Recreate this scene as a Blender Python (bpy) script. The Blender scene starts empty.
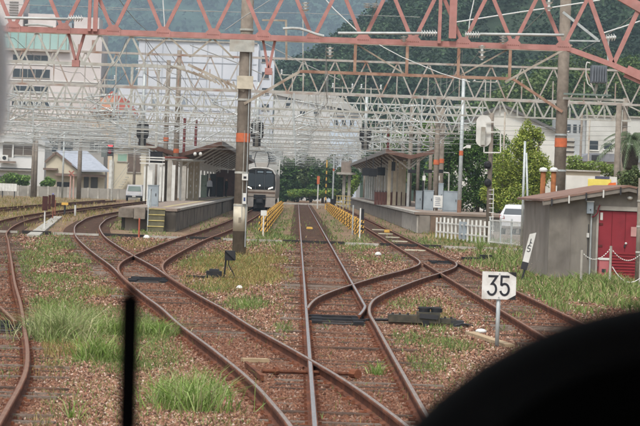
import bpy, math, random
import numpy as np
from mathutils import Vector, Matrix

rng = np.random.default_rng(11)
random.seed(11)
scene = bpy.context.scene
col = scene.collection

# ------------------------------------------------------------------ camera, sky, sun, exposure
F, ROLL, VPX, VPY, CAMZ = 2800.0, 0.035, 297.0, 185.4, 2.42      # focal length in photo pixels, roll, vanishing point of the tracks
CR_, SR_ = math.cos(ROLL), math.sin(ROLL)
cam_d = bpy.data.cameras.new('camera'); cam = bpy.data.objects.new('camera', cam_d); col.objects.link(cam)
cam_d.sensor_width = 36.0; cam_d.lens = 36.0 * F / 640.0
cam_d.shift_x = (320 - VPX) / 640.0; cam_d.shift_y = -(213 - VPY) / 640.0
cam_d.clip_start = 0.1; cam_d.clip_end = 9000
cam.matrix_world = Matrix(((CR_, -SR_, 0, 0), (0, 0, -1, 0), (SR_, CR_, 0, CAMZ), (0, 0, 0, 1)))
cam_d.dof.use_dof = True; cam_d.dof.focus_distance = 85; cam_d.dof.aperture_fstop = 15
scene.camera = cam

w = bpy.data.worlds.new('World'); scene.world = w; w.use_nodes = True
nt = w.node_tree; nt.nodes.clear()
sky = nt.nodes.new('ShaderNodeTexSky'); sky.sky_type = 'NISHITA'; sky.sun_disc = False
SUN_EL, SUN_AZ = math.radians(58), math.radians(200)
sky.sun_elevation = SUN_EL; sky.sun_rotation = SUN_AZ; sky.dust_density = 4.0; sky.air_density = 1.0
hs = nt.nodes.new('ShaderNodeHueSaturation'); hs.inputs['Saturation'].default_value = 0.28
bg = nt.nodes.new('ShaderNodeBackground'); bg.inputs['Strength'].default_value = 0.125
ow = nt.nodes.new('ShaderNodeOutputWorld')
nt.links.new(sky.outputs[0], hs.inputs['Color']); nt.links.new(hs.outputs[0], bg.inputs['Color']); nt.links.new(bg.outputs[0], ow.inputs['Surface'])
sd = bpy.data.lights.new('sun', 'SUN'); sd.energy = 1.5; sd.angle = math.radians(14); sd.color = (1, .97, .92)
so = bpy.data.objects.new('sun', sd); col.objects.link(so)
sdir = Vector((math.sin(SUN_AZ) * math.cos(SUN_EL), math.cos(SUN_AZ) * math.cos(SUN_EL), math.sin(SUN_EL)))
so.rotation_euler = (-sdir).to_track_quat('-Z', 'Y').to_euler(); so.location = (0, 0, 60)
scene.view_settings.view_transform = 'Standard'; scene.view_settings.look = 'None'
scene.view_settings.gamma = 1; scene.view_settings.use_curve_mapping = False
scene.view_settings.exposure = 0.85
scene.cycles.use_denoising = True
scene.cycles.max_bounces = 5; scene.cycles.diffuse_bounces = 2; scene.cycles.glossy_bounces = 2; scene.cycles.volume_bounces = 0

# ------------------------------------------------------------------ helpers
def ray(px, py):
    dx, dy = px - VPX, py - VPY
    return dx * CR_ + dy * SR_, -dx * SR_ + dy * CR_
def G(px, py, z=0.0):                         # photo pixel -> point on a level plane
    x0, y0 = ray(px, py); Y = F * (CAMZ - z) / y0
    return Vector((x0 * Y / F, Y, z))
def A(px, py, Y):                             # photo pixel -> point at a known distance
    x0, y0 = ray(px, py)
    return Vector((x0 * Y / F, Y, CAMZ - y0 * Y / F))
def hx(s):
    s = s.lstrip('#'); o = []
    for i in (0, 2, 4):
        c = int(s[i:i + 2], 16) / 255; o.append(c / 12.92 if c <= .04045 else ((c + .055) / 1.055) ** 2.4)
    return (o[0], o[1], o[2], 1)

MATS = {}
def mat(name, c1, c2=None, scale=3.0, rough=.85, metal=0.0, bump=0.0, bscale=None, stain=None, sscale=.6, samt=.5, attr=None, transl=0.0, spec=.3, stretch=None, emit=None):
    if name in MATS: return MATS[name]
    m = bpy.data.materials.new(name); m.use_nodes = True; n = m.node_tree.nodes; l = m.node_tree.links
    b = n['Principled BSDF']; b.inputs['Roughness'].default_value = rough; b.inputs['Metallic'].default_value = metal
    b.inputs['Specular IOR Level'].default_value = spec
    geo = n.new('ShaderNodeNewGeometry'); vec = geo.outputs['Position']
    if stretch:
        mp = n.new('ShaderNodeMapping'); mp.inputs['Scale'].default_value = stretch; l.new(vec, mp.inputs['Vector']); vec = mp.outputs['Vector']
    c1 = hx(c1) if isinstance(c1, str) else c1
    c2 = hx(c2) if isinstance(c2, str) else (c2 or tuple(x * .8 for x in c1[:3]) + (1,))
    nz = n.new('ShaderNodeTexNoise'); nz.inputs['Scale'].default_value = scale; nz.inputs['Detail'].default_value = 5; l.new(vec, nz.inputs['Vector'])
    rp = n.new('ShaderNodeMapRange'); rp.inputs[1].default_value = .35; rp.inputs[2].default_value = .68; l.new(nz.outputs['Fac'], rp.inputs[0])
    mx = n.new('ShaderNodeMix'); mx.data_type = 'RGBA'; l.new(rp.outputs[0], mx.inputs['Factor'])
    mx.inputs['A'].default_value = c1; mx.inputs['B'].default_value = c2; out = mx.outputs['Result']
    if attr:
        at = n.new('ShaderNodeAttribute'); at.attribute_name = attr
        m2 = n.new('ShaderNodeMix'); m2.data_type = 'RGBA'; m2.blend_type = 'MULTIPLY'; m2.inputs['Factor'].default_value = 1
        l.new(out, m2.inputs['A']); l.new(at.outputs['Color'], m2.inputs['B']); out = m2.outputs['Result']
    if stain:
        n2 = n.new('ShaderNodeTexNoise'); n2.inputs['Scale'].default_value = sscale; n2.inputs['Detail'].default_value = 6; l.new(geo.outputs['Position'], n2.inputs['Vector'])
        r2 = n.new('ShaderNodeMapRange'); r2.inputs[1].default_value = .48; r2.inputs[2].default_value = .7; r2.inputs[4].default_value = samt; l.new(n2.outputs['Fac'], r2.inputs[0])
        m3 = n.new('ShaderNodeMix'); m3.data_type = 'RGBA'; l.new(r2.outputs[0], m3.inputs['Factor']); l.new(out, m3.inputs['A']); m3.inputs['B'].default_value = hx(stain); out = m3.outputs['Result']
    l.new(out, b.inputs['Base Color'])
    if bump:
        n3 = n.new('ShaderNodeTexNoise'); n3.inputs['Scale'].default_value = bscale or scale * 3; n3.inputs['Detail'].default_value = 4; l.new(vec, n3.inputs['Vector'])
        bp = n.new('ShaderNodeBump'); bp.inputs['Strength'].default_value = bump; bp.inputs['Distance'].default_value = .05; l.new(n3.outputs['Fac'], bp.inputs['Height']); l.new(bp.outputs[0], b.inputs['Normal'])
    if transl:
        tr = n.new('ShaderNodeBsdfTranslucent'); l.new(out, tr.inputs['Color'])
        ms = n.new('ShaderNodeMixShader'); ms.inputs['Fac'].default_value = transl; l.new(b.outputs[0], ms.inputs[1]); l.new(tr.outputs[0], ms.inputs[2]); l.new(ms.outputs[0], n['Material Output'].inputs['Surface'])
    if emit:
        b.inputs['Emission Color'].default_value = hx(emit[0]); b.inputs['Emission Strength'].default_value = emit[1]
    MATS[name] = m; return m

class MB:
    def __init__(s): s.v = []; s.f = []
    def add(s, vs, fs):
        k = len(s.v); s.v += [tuple(p) for p in vs]; s.f += [tuple(i + k for i in q) for q in fs]; return s
    def box(s, x0, x1, y0, y1, z0, z1):
        return s.add([(x0, y0, z0), (x1, y0, z0), (x1, y1, z0), (x0, y1, z0), (x0, y0, z1), (x1, y0, z1), (x1, y1, z1), (x0, y1, z1)],
                     [(0, 3, 2, 1), (4, 5, 6, 7), (0, 1, 5, 4), (1, 2, 6, 5), (2, 3, 7, 6), (3, 0, 4, 7)])
    def bar(s, a, b, w, h=None, up=(0, 0, 1)):
        a, b = Vector(a), Vector(b); h = h or w; d = (b - a).normalized(); u = Vector(up)
        if abs(d.dot(u)) > .98: u = Vector((0, 1, 0))
        x = d.cross(u).normalized() * w / 2; z = x.cross(d).normalized() * h / 2
        return s.add([a - x - z, a + x - z, a + x + z, a - x + z, b - x - z, b + x - z, b + x + z, b - x + z],
                     [(0, 3, 2, 1), (4, 5, 6, 7), (0, 1, 5, 4), (1, 2, 6, 5), (2, 3, 7, 6), (3, 0, 4, 7)])
    def tube(s, a, b, r, r2=None, n=8):
        a, b = Vector(a), Vector(b); r2 = r if r2 is None else r2; d = (b - a).normalized()
        u = Vector((1, 0, 0)) if abs(d.x) < .9 else Vector((0, 1, 0))
        x = d.cross(u).normalized(); y = d.cross(x)
        vs = [a + (x * math.cos(t) + y * math.sin(t)) * r for t in (2 * math.pi * i / n for i in range(n))] + [b + (x * math.cos(t) + y * math.sin(t)) * r2 for t in (2 * math.pi * i / n for i in range(n))]
        return s.add(vs, [(i, (i + 1) % n, n + (i + 1) % n, n + i) for i in range(n)] + [tuple(range(n))[::-1], tuple(range(n, 2 * n))])
    def path(s, pts, r, n=6):
        for a, b in zip(pts[:-1], pts[1:]): s.tube(a, b, r, n=n)
        return s
    def prism(s, poly, axis, d0, d1):
        n = len(poly)
        P = {'y': lambda u, v, d: (u, d, v), 'x': lambda u, v, d: (d, u, v), 'z': lambda u, v, d: (u, v, d)}[axis]
        return s.add([P(u, v, d0) for u, v in poly] + [P(u, v, d1) for u, v in poly],
                     [tuple(range(n)), tuple(range(2 * n - 1, n - 1, -1))] + [(i, n + i, n + (i + 1) % n, (i + 1) % n) for i in range(n)])
    def lathe(s, c, prof, n=12):
        vs = []; c = Vector(c)
        for r, z in prof: vs += [c + Vector((r * math.cos(2 * math.pi * i / n), r * math.sin(2 * math.pi * i / n), z)) for i in range(n)]
        fs = [(j * n + i, j * n + (i + 1) % n, (j + 1) * n + (i + 1) % n, (j + 1) * n + i) for j in range(len(prof) - 1) for i in range(n)]
        return s.add(vs, fs + [tuple(range(n))[::-1], tuple(range((len(prof) - 1) * n, len(prof) * n))])
    def ell(s, c, rx, ry, rz, n=14, m=8):
        c = Vector(c); vs = []; fs = []
        for j in range(m + 1):
            p = math.pi * j / m
            vs += [c + Vector((rx * math.sin(p) * math.cos(2 * math.pi * i / n), ry * math.sin(p) * math.sin(2 * math.pi * i / n), rz * math.cos(p))) for i in range(n)]
        for j in range(m): fs += [(j * n + i, (j + 1) * n + i, (j + 1) * n + (i + 1) % n, j * n + (i + 1) % n) for i in range(n)]
        return s.add(vs, fs)

WL = {}
def _mesh(name, mb, m, off, smooth):
    me = bpy.data.meshes.new(name); me.from_pydata([(x - off[0], y - off[1], z - off[2]) for x, y, z in mb.v], [], mb.f)
    me.materials.append(m)
    if smooth:
        me.shade_smooth()
    me.update(); return me
def part(parent, name, mb, m, smooth=False, label=None, kind=None):
    off = WL[parent]; o = bpy.data.objects.new(name, _mesh(name, mb, m, off, smooth)); col.objects.link(o); o.parent = parent; WL[o] = off
    if label: o['label'] = label
    if kind: o['kind'] = kind
    return o
def tag(o, label, cat, group=None, kind=None):
    o['label'] = label
    if cat: o['category'] = cat
    if group: o['group'] = group
    if kind: o['kind'] = kind
    return o
def thing(name, label, cat, loc, group=None):
    o = bpy.data.objects.new(name, None); col.objects.link(o); o.location = loc; o.empty_display_size = .2; WL[o] = tuple(loc)
    return tag(o, label, cat, group)
def single(name, mb, m, label, cat, group=None, smooth=False, kind=None):
    a = np.array(mb.v); off = ((a[:, 0].min() + a[:, 0].max()) / 2, (a[:, 1].min() + a[:, 1].max()) / 2, a[:, 2].min())
    o = bpy.data.objects.new(name, _mesh(name, mb, m, off, smooth)); col.objects.link(o); o.location = off; WL[o] = off
    return tag(o, label, cat, group, kind)
def npmesh(name, verts, faces_list, m, colors=None, smooth=False):
    """verts (n,3); faces_list: list of int arrays (k,3) or (k,4)"""
    me = bpy.data.meshes.new(name); me.vertices.add(len(verts)); me.vertices.foreach_set('co', np.ascontiguousarray(verts, dtype=np.float32).ravel())
    idx = np.concatenate([f.ravel() for f in faces_list]); tot = np.concatenate([np.full(len(f), f.shape[1]) for f in faces_list])
    me.loops.add(len(idx)); me.loops.foreach_set('vertex_index', idx.astype(np.int32))
    me.polygons.add(len(tot)); me.polygons.foreach_set('loop_start', (np.cumsum(tot) - tot).astype(np.int32))
    me.polygons.foreach_set('loop_total', tot.astype(np.int32)); me.update(calc_edges=True); me.validate()
    if colors is not None:
        a = me.color_attributes.new('tint', 'FLOAT_COLOR', 'POINT'); c4 = np.ones((len(verts), 4), np.float32); c4[:, :3] = colors; a.data.foreach_set('color', c4.ravel())
    me.materials.append(m)
    if smooth: me.shade_smooth()
    return me
def npobj(name, me, parent=None, label=None, cat=None, kind=None, loc=(0, 0, 0)):
    o = bpy.data.objects.new(name, me); col.objects.link(o); o.location = loc
    if parent: o.parent = parent
    if label: o['label'] = label
    if cat: o['category'] = cat
    if kind: o['kind'] = kind
    WL[o] = tuple(loc); return o

# ------------------------------------------------------------------ materials
RED = mat('faded red paint', '#b0817a', '#a4736b', 5, .8, stain='#8f6f68', sscale=3, samt=.6)
STEEL = mat('pale grey steel', '#b4b3aa', '#9b9a92', 4, .6, stain='#8a7a68', sscale=2.5, samt=.5)
STEELB = mat('beige steel', '#a59d8f', '#90887b', 4, .7, stain='#7d5f48', sscale=2, samt=.7)
RUSTST = mat('rust brown steel', '#8d6a58', '#a58a76', 5, .8, stain='#6e4a3c', sscale=2, samt=.6)
GALV = mat('galvanised pipe', '#b5bab8', '#a0a5a4', 6, .45, .2)
WHITEPIPE = mat('white pipe', '#bfc2bf', '#adb0ad', 5, .6, stain='#94918a', sscale=2, samt=.5)
CONC = mat('pole concrete', '#8a8074', '#776d62', 6, .9, bump=.2, stain='#5f564c', sscale=1.2, samt=.6)
CONC2 = mat('platform concrete', '#8d867c', '#7a736a', 2, .9, bump=.2, stain='#4f4842', sscale=.8, samt=.8)
CONCL = mat('pale concrete', '#b3aea4', '#9c968c', 3, .9, bump=.15, stain='#7a7268', sscale=1.2, samt=.6)
ASPH = mat('platform top', '#96867a', '#857668', 1.5, .95, stain='#6a5d52', sscale=.5, samt=.5)
CREAM = mat('cream paint', '#c9c0ac', '#b7ae9a', 4, .7, stain='#8f8676', sscale=3, samt=.5)
ORANGE = mat('orange band', '#c56a45', '#b45e3c', 6, .7, stain='#96604a', sscale=5, samt=.5)
INSUL = mat('porcelain', '#d9dad6', '#c9cac6', 4, .25, spec=.6)
WIRE = mat('copper wire', '#8a8c8a', '#9a9994', 3, .6)
BLACK = mat('black steel', '#1c1d1f', '#26262a', 5, .6, stain='#3c332c', sscale=6, samt=.4)
DARK = mat('dark grey', '#38383a', '#2c2c2e', 3, .6)
WHITE = mat('white paint', '#d8d7d1', '#cbcac3', 3, .6, stain='#a09a8e', sscale=2, samt=.35)
RAILR = mat('rusty rail', '#6b412e', '#4f3124', 12, .9, bump=.3, bscale=40, stain='#925a3e', sscale=2.2, samt=.65)
HEADS = mat('polished rail head', '#a39e9c', '#8f8884', 6, .4, .5, stretch=(6, .6, 1))
HEADR = mat('dull rail head', '#8a6a56', '#755543', 6, .6, .2, stretch=(6, .6, 1))
SLEEPG = mat('weathered grey sleeper', '#85776b', '#65564b', 9, .95, bump=.5, bscale=30, stain='#5a4034', sscale=2, samt=.7, stretch=(1, 8, 1))
HEADM = mat('worn rail head', '#a0948c', '#83705f', 6, .45, .4, stretch=(6, .6, 1))
SLEEP = mat('old sleeper wood', '#5f4c40', '#483830', 10, .95, bump=.5, bscale=30, stain='#7a5a48', sscale=2, samt=.7, stretch=(1, 8, 1))
YEL = mat('yellow paint', '#d6ab55', '#c99c4c', 5, .7, stain='#94774a', sscale=3, samt=.4)
STRIPK = mat('black stripe paint', '#2b2724', '#38312c', 5, .7)
GLASS = mat('dark window glass', '#2c343a', '#394147', .5, .12, spec=.8)
FASCIA = mat('brown canopy fascia', '#6d5146', '#5b443a', 4, .8, stain='#8a6f5e', sscale=2, samt=.5)
ROOFU = mat('canopy underside', '#7b6c60', '#6b5e54', 2, .9)
ROOFT = mat('canopy roof sheet', '#8c8a88', '#7a7876', 2, .7, stain='#5f5852', sscale=.8, samt=.5)
BEIGEW = mat('beige panel', '#b5a892', '#a5987f', 2, .85, stain='#80735f', sscale=1, samt=.4)
BROWNP = mat('brown fence panel', '#5c3a33', '#4e312b', 3, .8)
GREYBOX = mat('grey cabinet', '#9aa3a8', '#8b9499', 2, .6, stain='#6e7276', sscale=1.5, samt=.3)

# ------------------------------------------------------------------ track layout (metres; x across, y along)
def curve(pts, y0=None, y1=None, step=.5):
    p = np.array(pts, float); x, y = p[:, 0], p[:, 1]; d = np.diff(x) / np.diff(y)
    m = np.concatenate([[d[0]], (d[:-1] + d[1:]) / 2, [d[-1]]])
    yy = np.arange(y[0] if y0 is None else y0, (y[-1] if y1 is None else y1) + 1e-6, step)
    k = np.clip(np.searchsorted(y, yy, 'right') - 1, 0, len(y) - 2); h = y[k + 1] - y[k]; t = (yy - y[k]) / h
    xx = (2 * t**3 - 3 * t**2 + 1) * x[k] + (t**3 - 2 * t**2 + t) * h * m[k] + (-2 * t**3 + 3 * t**2) * x[k + 1] + (t**3 - t**2) * h * m[k + 1]
    return np.column_stack([xx, yy])
LP = [(.8, 20), (.62, 25.5), (.39, 28.8), (.1, 32.2), (-.46, 37.5), (-1.2, 44), (-1.8, 49.9), (-2.3, 54.3), (-3.2, 62.7), (-4.1, 71.8), (-5.4, 83.6), (-6.37, 92.7), (-7.84, 107.5), (-8.9, 120), (-9.8, 132), (-10.6, 146), (-11.2, 158), (-11.65, 176), (-11.8, 200), (-11.8, 340)]
TRK = {
 'M': curve([(.8125, 20), (.8125, 100), (.8125, 362)]),
 'R': curve([(4.565, 36), (4.565, 100), (4.565, 362)]),
 'C': curve([(.8125, 20), (.8125, 46), (.83, 51), (1.03, 56), (1.36, 59.8), (2.06, 66), (2.8, 71.9), (3.52, 77.2), (4.2, 83), (4.49, 87.5), (4.565, 93)]),
 'L': curve(LP),
 'T': curve([(-2.3, 54.3), (-3.22, 63), (-3.64, 67.5), (-3.95, 72), (-4.12, 76), (-4.2, 81), (-4.21, 90), (-4.17, 100), (-4.08, 111), (-3.9, 122), (-3.67, 139), (-3.42, 171), (-3.3, 220), (-3.25, 362)]),
 'F': curve([(-2.9, 20), (-3.25, 26.3), (-3.6, 32), (-3.92, 35.6), (-4.44, 40.6), (-5.33, 49), (-6.4, 58.6), (-8.1, 74.5), (-10.4, 96), (-12, 111), (-13.9, 136), (-14.9, 158), (-15.4, 185), (-15.6, 220), (-15.6, 330)]),
 'S': curve([(-4.44, 40.6), (-4.95, 43.9), (-5.52, 47.5), (-7.5, 58.5), (-10, 72), (-13.4, 92), (-16.3, 112), (-18.5, 135), (-19.5, 160), (-19.8, 300)]),
}
def tx(k, y): return np.interp(y, TRK[k][:, 1], TRK[k][:, 0])
def offs(P, d):
    t = np.gradient(P, axis=0); t /= np.linalg.norm(t, axis=1)[:, None]
    return P + np.column_stack([t[:, 1], -t[:, 0]]) * d
GA = .5335 + .033

# ------------------------------------------------------------------ ground
PATCH = [  # photo ellipse of vegetation: cx, cy, rx, ry, amount, kind (g green, d dry, t tall weeds, l lush)
 (60, 262, 62, 20, .8, 'g'), (75, 240, 45, 6, .7, 'g'), (45, 278, 40, 8, .5, 'g'), (20, 222, 45, 6, .6, 'd'), (30, 205, 60, 8, .9, 'd'), (70, 300, 60, 14, .5, 'g'),
 (110, 325, 70, 26, .38, 'g'), (60, 330, 36, 16, .3, 'l'), (40, 375, 30, 10, .35, 'd'), (100, 368, 60, 8, .5, 'g'), (70, 352, 50, 8, .4, 'd'), (155, 330, 30, 14, .8, 'g'), (150, 360, 40, 12, .3, 'g'),
 (190, 398, 40, 12, .12, 'l'), (240, 392, 26, 8, .4, 'g'), (245, 305, 22, 7, .8, 'g'), (225, 275, 50, 18, .8, 'd'), (215, 262, 45, 10, .8, 'g'), (250, 268, 60, 16, .7, 'd'), (210, 288, 22, 6, .7, 'g'),
 (255, 240, 40, 10, .5, 'g'), (285, 245, 16, 20, .45, 'g'), (270, 225, 18, 12, .5, 'g'), (290, 215, 8, 9, .5, 'g'), (280, 262, 22, 14, .5, 'd'), (150, 225, 26, 12, .9, 'g'), (130, 222, 22, 10, .8, 'g'), (125, 245, 40, 5, .3, 'd'),
 (345, 248, 40, 6, .55, 'g'), (390, 258, 28, 8, .4, 'g'), (365, 250, 20, 12, .45, 'g'), (400, 236, 14, 6, .4, 'g'), (385, 243, 10, 5, .5, 'g'), (330, 225, 12, 14, .3, 'g'), (470, 243, 55, 10, .8, 'g'), (450, 236, 26, 8, .8, 'd'), (505, 262, 36, 12, .9, 't'),
 (540, 280, 36, 16, .8, 'g'), (575, 278, 50, 14, 1, 't'), (615, 280, 50, 16, 1, 't'), (600, 300, 60, 14, 1, 't'), (540, 258, 18, 10, .8, 't'), (460, 300, 26, 8, .6, 'g'), (445, 340, 40, 20, .7, 'g'), (430, 320, 26, 8, .4, 'd'), (470, 345, 26, 14, .7, 'g'), (425, 365, 22, 14, .6, 'g'), (410, 305, 30, 6, .4, 'g'),
 (500, 325, 22, 8, .7, 'g'), (520, 315, 20, 7, .8, 'g'), (400, 345, 18, 12, .4, 'g'), (375, 373, 8, 5, .9, 'l'), (322, 328, 10, 4, .8, 'g'), (290, 330, 16, 5, .4, 'g'), (8, 340, 10, 14, .4, 'g'), (5, 375, 8, 8, .5, 'g'), (25, 300, 26, 6, .5, 'g'),
 (110, 300, 30, 10, .4, 'd'), (180, 350, 40, 12, .15, 'g'), (350, 300, 14, 5, .15, 'd'), (310, 196, 40, 3.5, 1, 'g'), (700, 300, 60, 40, 1, 't'), (-60, 320, 50, 50, .8, 'g'), (-40, 240, 50, 20, .8, 'g'),
]
xs = np.unique(np.concatenate([np.linspace(-4500, -60, 22), np.arange(-60, -22, 2), np.arange(-22, 24, .4), np.arange(24, 60, 2), np.linspace(60, 4500, 22)]))
ys = np.unique(np.concatenate([np.array([-300, -60, -10, 5, 15]), np.arange(18, 130, .6), np.arange(130, 380, 2), np.linspace(380, 7200, 40)]))
XX, YY = np.meshgrid(xs, ys)
def veg_at(X, Y):
    Yc = np.maximum(Y, 5.0); x0 = X * F / Yc; y0 = F * CAMZ / Yc
    px = VPX + x0 * CR_ - y0 * SR_; py = VPY + x0 * SR_ + y0 * CR_
    v = np.zeros(X.shape); dr = np.zeros(X.shape)
    for cx, cy, rx, ry, a, k in PATCH:
        e = np.clip(1.25 - np.sqrt(((px - cx) / rx) ** 2 + ((py - cy) / ry) ** 2), 0, .5) * 2 * a
        v = np.maximum(v, e)
        if k == 'd': dr = np.maximum(dr, e)
    return v, dr
veg, dry = veg_at(XX, YY)
far = np.clip((YY - 150) / 120, 0, 1) * np.clip((np.abs(XX + 4) - 14) / 6, 0, 1)
veg = np.maximum(veg, far * .8); dry = np.maximum(dry, far * .6)
trk_d = np.full(XX.shape, 99.0)
for k, P in TRK.items():
    inside = (YY >= P[0, 1]) & (YY <= P[-1, 1] + 20)
    trk_d = np.where(inside, np.minimum(trk_d, np.abs(XX - tx(k, YY))), trk_d)
rust = np.clip(1.35 - trk_d / 1.2, 0, 1)
veg = veg * (1 - .75 * np.clip(1.4 - trk_d / .8, 0, 1))
zz = rng.normal(0, .008, XX.shape) * (np.abs(XX) < 24) * (YY < 380)
zz -= .0
gm = bpy.data.materials.new('yard ground'); gm.use_nodes = True; n = gm.node_tree.nodes; l = gm.node_tree.links; b = n['Principled BSDF']; b.inputs['Roughness'].default_value = .95; b.inputs['Specular IOR Level'].default_value = .15
geo = n.new('ShaderNodeNewGeometry'); at = n.new('ShaderNodeAttribute'); at.attribute_name = 'tint'; sep = n.new('ShaderNodeSeparateColor'); l.new(at.outputs['Color'], sep.inputs[0])
def noise(sc, det=5):
    z = n.new('ShaderNodeTexNoise'); z.inputs['Scale'].default_value = sc; z.inputs['Detail'].default_value = det; l.new(geo.outputs['Position'], z.inputs['Vector']); return z.outputs['Fac']
def mixc(f, a, bb):
    z = n.new('ShaderNodeMix'); z.data_type = 'RGBA'
    if isinstance(f, float): z.inputs['Factor'].default_value = f
    else: l.new(f, z.inputs['Factor'])
    for s_, v_ in (('A', a), ('B', bb)):
        if isinstance(v_, str): z.inputs[s_].default_value = hx(v_)
        else: l.new(v_, z.inputs[s_])
    return z.outputs['Result']
def rng_(f, a, bb, lo=0, hi=1):
    z = n.new('ShaderNodeMapRange'); z.inputs[1].default_value = a; z.inputs[2].default_value = bb; z.inputs[3].default_value = lo; z.inputs[4].default_value = hi; l.new(f, z.inputs[0]); return z.outputs[0]
def mth(op, a, bb):
    z = n.new('ShaderNodeMath'); z.operation = op
    for i, v_ in enumerate((a, bb)):
        if isinstance(v_, (int, float)): z.inputs[i].default_value = v_
        else: l.new(v_, z.inputs[i])
    return z.outputs[0]
vor = n.new('ShaderNodeTexVoronoi'); vor.inputs['Scale'].default_value = 19; l.new(geo.outputs['Position'], vor.inputs['Vector'])
sv = n.new('ShaderNodeSeparateColor'); l.new(vor.outputs['Color'], sv.inputs[0])
stone = mixc(rng_(sv.outputs[0], .1, .9), '#644838', '#a5836d'); stone = mixc(rng_(sv.outputs[1], .86, .9), stone, '#b5a591'); stone = mixc(rng_(noise(.7), .4, .65), stone, '#87715b')
rustc = mixc(rng_(sv.outputs[2], .1, .9), '#50301f', '#865440')
base = mixc(mth('MULTIPLY', sep.outputs[1], rng_(noise(1.2), .3, .6, .35, 1)), stone, rustc)
soil = mixc(rng_(noise(5), .35, .65), '#6e6a42', '#8a7a58'); dryc = mixc(rng_(noise(6), .35, .65), '#93805f', '#7d6a4e')
soil = mixc(sep.outputs[2], soil, dryc)
vf = mth('MULTIPLY', sep.outputs[0], rng_(noise(3.5, 8), .38, .6, 0, 1.1))
base = mixc(vf, base, soil)
base = mixc(rng_(noise(.55, 6), .46, .62, 0, .5), base, '#5a4436'); base = mixc(rng_(noise(2.3, 6), .54, .68, 0, .55), base, '#a8957f'); base = mixc(mth('MULTIPLY', rng_(noise(.9, 7), .52, .62, 0, .6), rng_(sep.outputs[1], 0.0, .9, 1, .15)), base, '#7a7a4c')
l.new(base, b.inputs['Base Color'])
bp = n.new('ShaderNodeBump'); bp.inputs['Strength'].default_value = .9; bp.inputs['Distance'].default_value = .04; l.new(vor.outputs['Distance'], bp.inputs['Height']); l.new(bp.outputs[0], b.inputs['Normal'])
nx, ny = len(xs), len(ys)
ii = np.arange((ny - 1) * (nx - 1)); q = (ii // (nx - 1)) * nx + ii % (nx - 1)
gme = npmesh('ground', np.column_stack([XX.ravel(), YY.ravel(), zz.ravel()]), [np.column_stack([q, q + 1, q + nx + 1, q + nx])], gm, np.column_stack([veg.ravel(), rust.ravel(), dry.ravel()]))
npobj('ground', gme, kind='structure')['label'] = 'rust brown ballast yard ground with weedy patches'

# loose ballast stones
STONE = mat('ballast stone', '#ffffff', '#d8cfc8', 30, .9, attr='tint')
N = 400000
px = rng.uniform(-70, 710, N); py = rng.uniform(236, 440, N)
dx, dy = px - VPX, py - VPY; x0 = dx * CR_ + dy * SR_; y0 = -dx * SR_ + dy * CR_
ok = y0 > 55; px, py, x0, y0 = px[ok], py[ok], x0[ok], y0[ok]
Yp = F * CAMZ / y0; Xp = x0 * Yp / F
hidden = (px > 400) & (py > 426 - (px - 400) * .55) & (py > 335)
dens = np.minimum(480 * Yp**3 / (F * F * CAMZ), 1.0)
v_, d_ = veg_at(Xp, Yp)
keep = (rng.random(len(px)) < dens * (1 - .75 * np.clip(v_, 0, 1))) & ~hidden
Xp, Yp = Xp[keep], Yp[keep]; ns = len(Xp)
rd = np.full(ns, 99.0)
for k, P in TRK.items():
    rd = np.where((Yp >= P[0, 1]) & (Yp <= P[-1, 1]), np.minimum(rd, np.abs(Xp - tx(k, Yp))), rd)
base6 = np.array([(1, 0, 0), (0, 1, 0), (-1, 0, 0), (0, -1, 0), (0, 0, .75), (0, 0, -.75)])
sz = rng.uniform(.014, .034, ns) * (1 + (Yp - 30).clip(0, 80) / 110)
V = base6[None] * rng.uniform(.6, 1.25, (ns, 6, 1)) + rng.normal(0, .16, (ns, 6, 3)); an = rng.uniform(0, 6.28, ns); ca, sa = np.cos(an), np.sin(an)
V = np.stack([V[..., 0] * ca[:, None] - V[..., 1] * sa[:, None], V[..., 0] * sa[:, None] + V[..., 1] * ca[:, None], V[..., 2]], -1) * sz[:, None, None]
V += np.stack([Xp, Yp, sz * .3], -1)[:, None]
T6 = np.array([(0, 1, 4), (1, 2, 4), (2, 3, 4), (3, 0, 4), (1, 0, 5), (2, 1, 5), (3, 2, 5), (0, 3, 5)])
FF = (np.arange(ns)[:, None, None] * 6 + T6[None]).reshape(-1, 3)
pal = np.array([hx(c)[:3] for c in ('#87614d', '#6c4a39', '#9a7661', '#b0937e', '#50382c', '#a27b66', '#cbb6a6')])
ci = rng.choice(7, ns, p=[.21, .18, .2, .13, .12, .1, .06]); cc = pal[ci] * rng.uniform(.6, 1.25, (ns, 1))
rf = np.clip(1.35 - rd, 0, 1)[:, None] * .6; cc = cc * (1 - rf) + np.array(hx('#6e4633')[:3]) * rf * rng.uniform(.45, 1.4, (ns, 1))
bo = npobj('ballast_stones', npmesh('ballast_stones', V.reshape(-1, 3), [FF], STONE, np.repeat(cc, 6, 0)), kind='stuff'); bo['label'] = 'loose rust brown ballast stones strewn over the yard'

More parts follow.
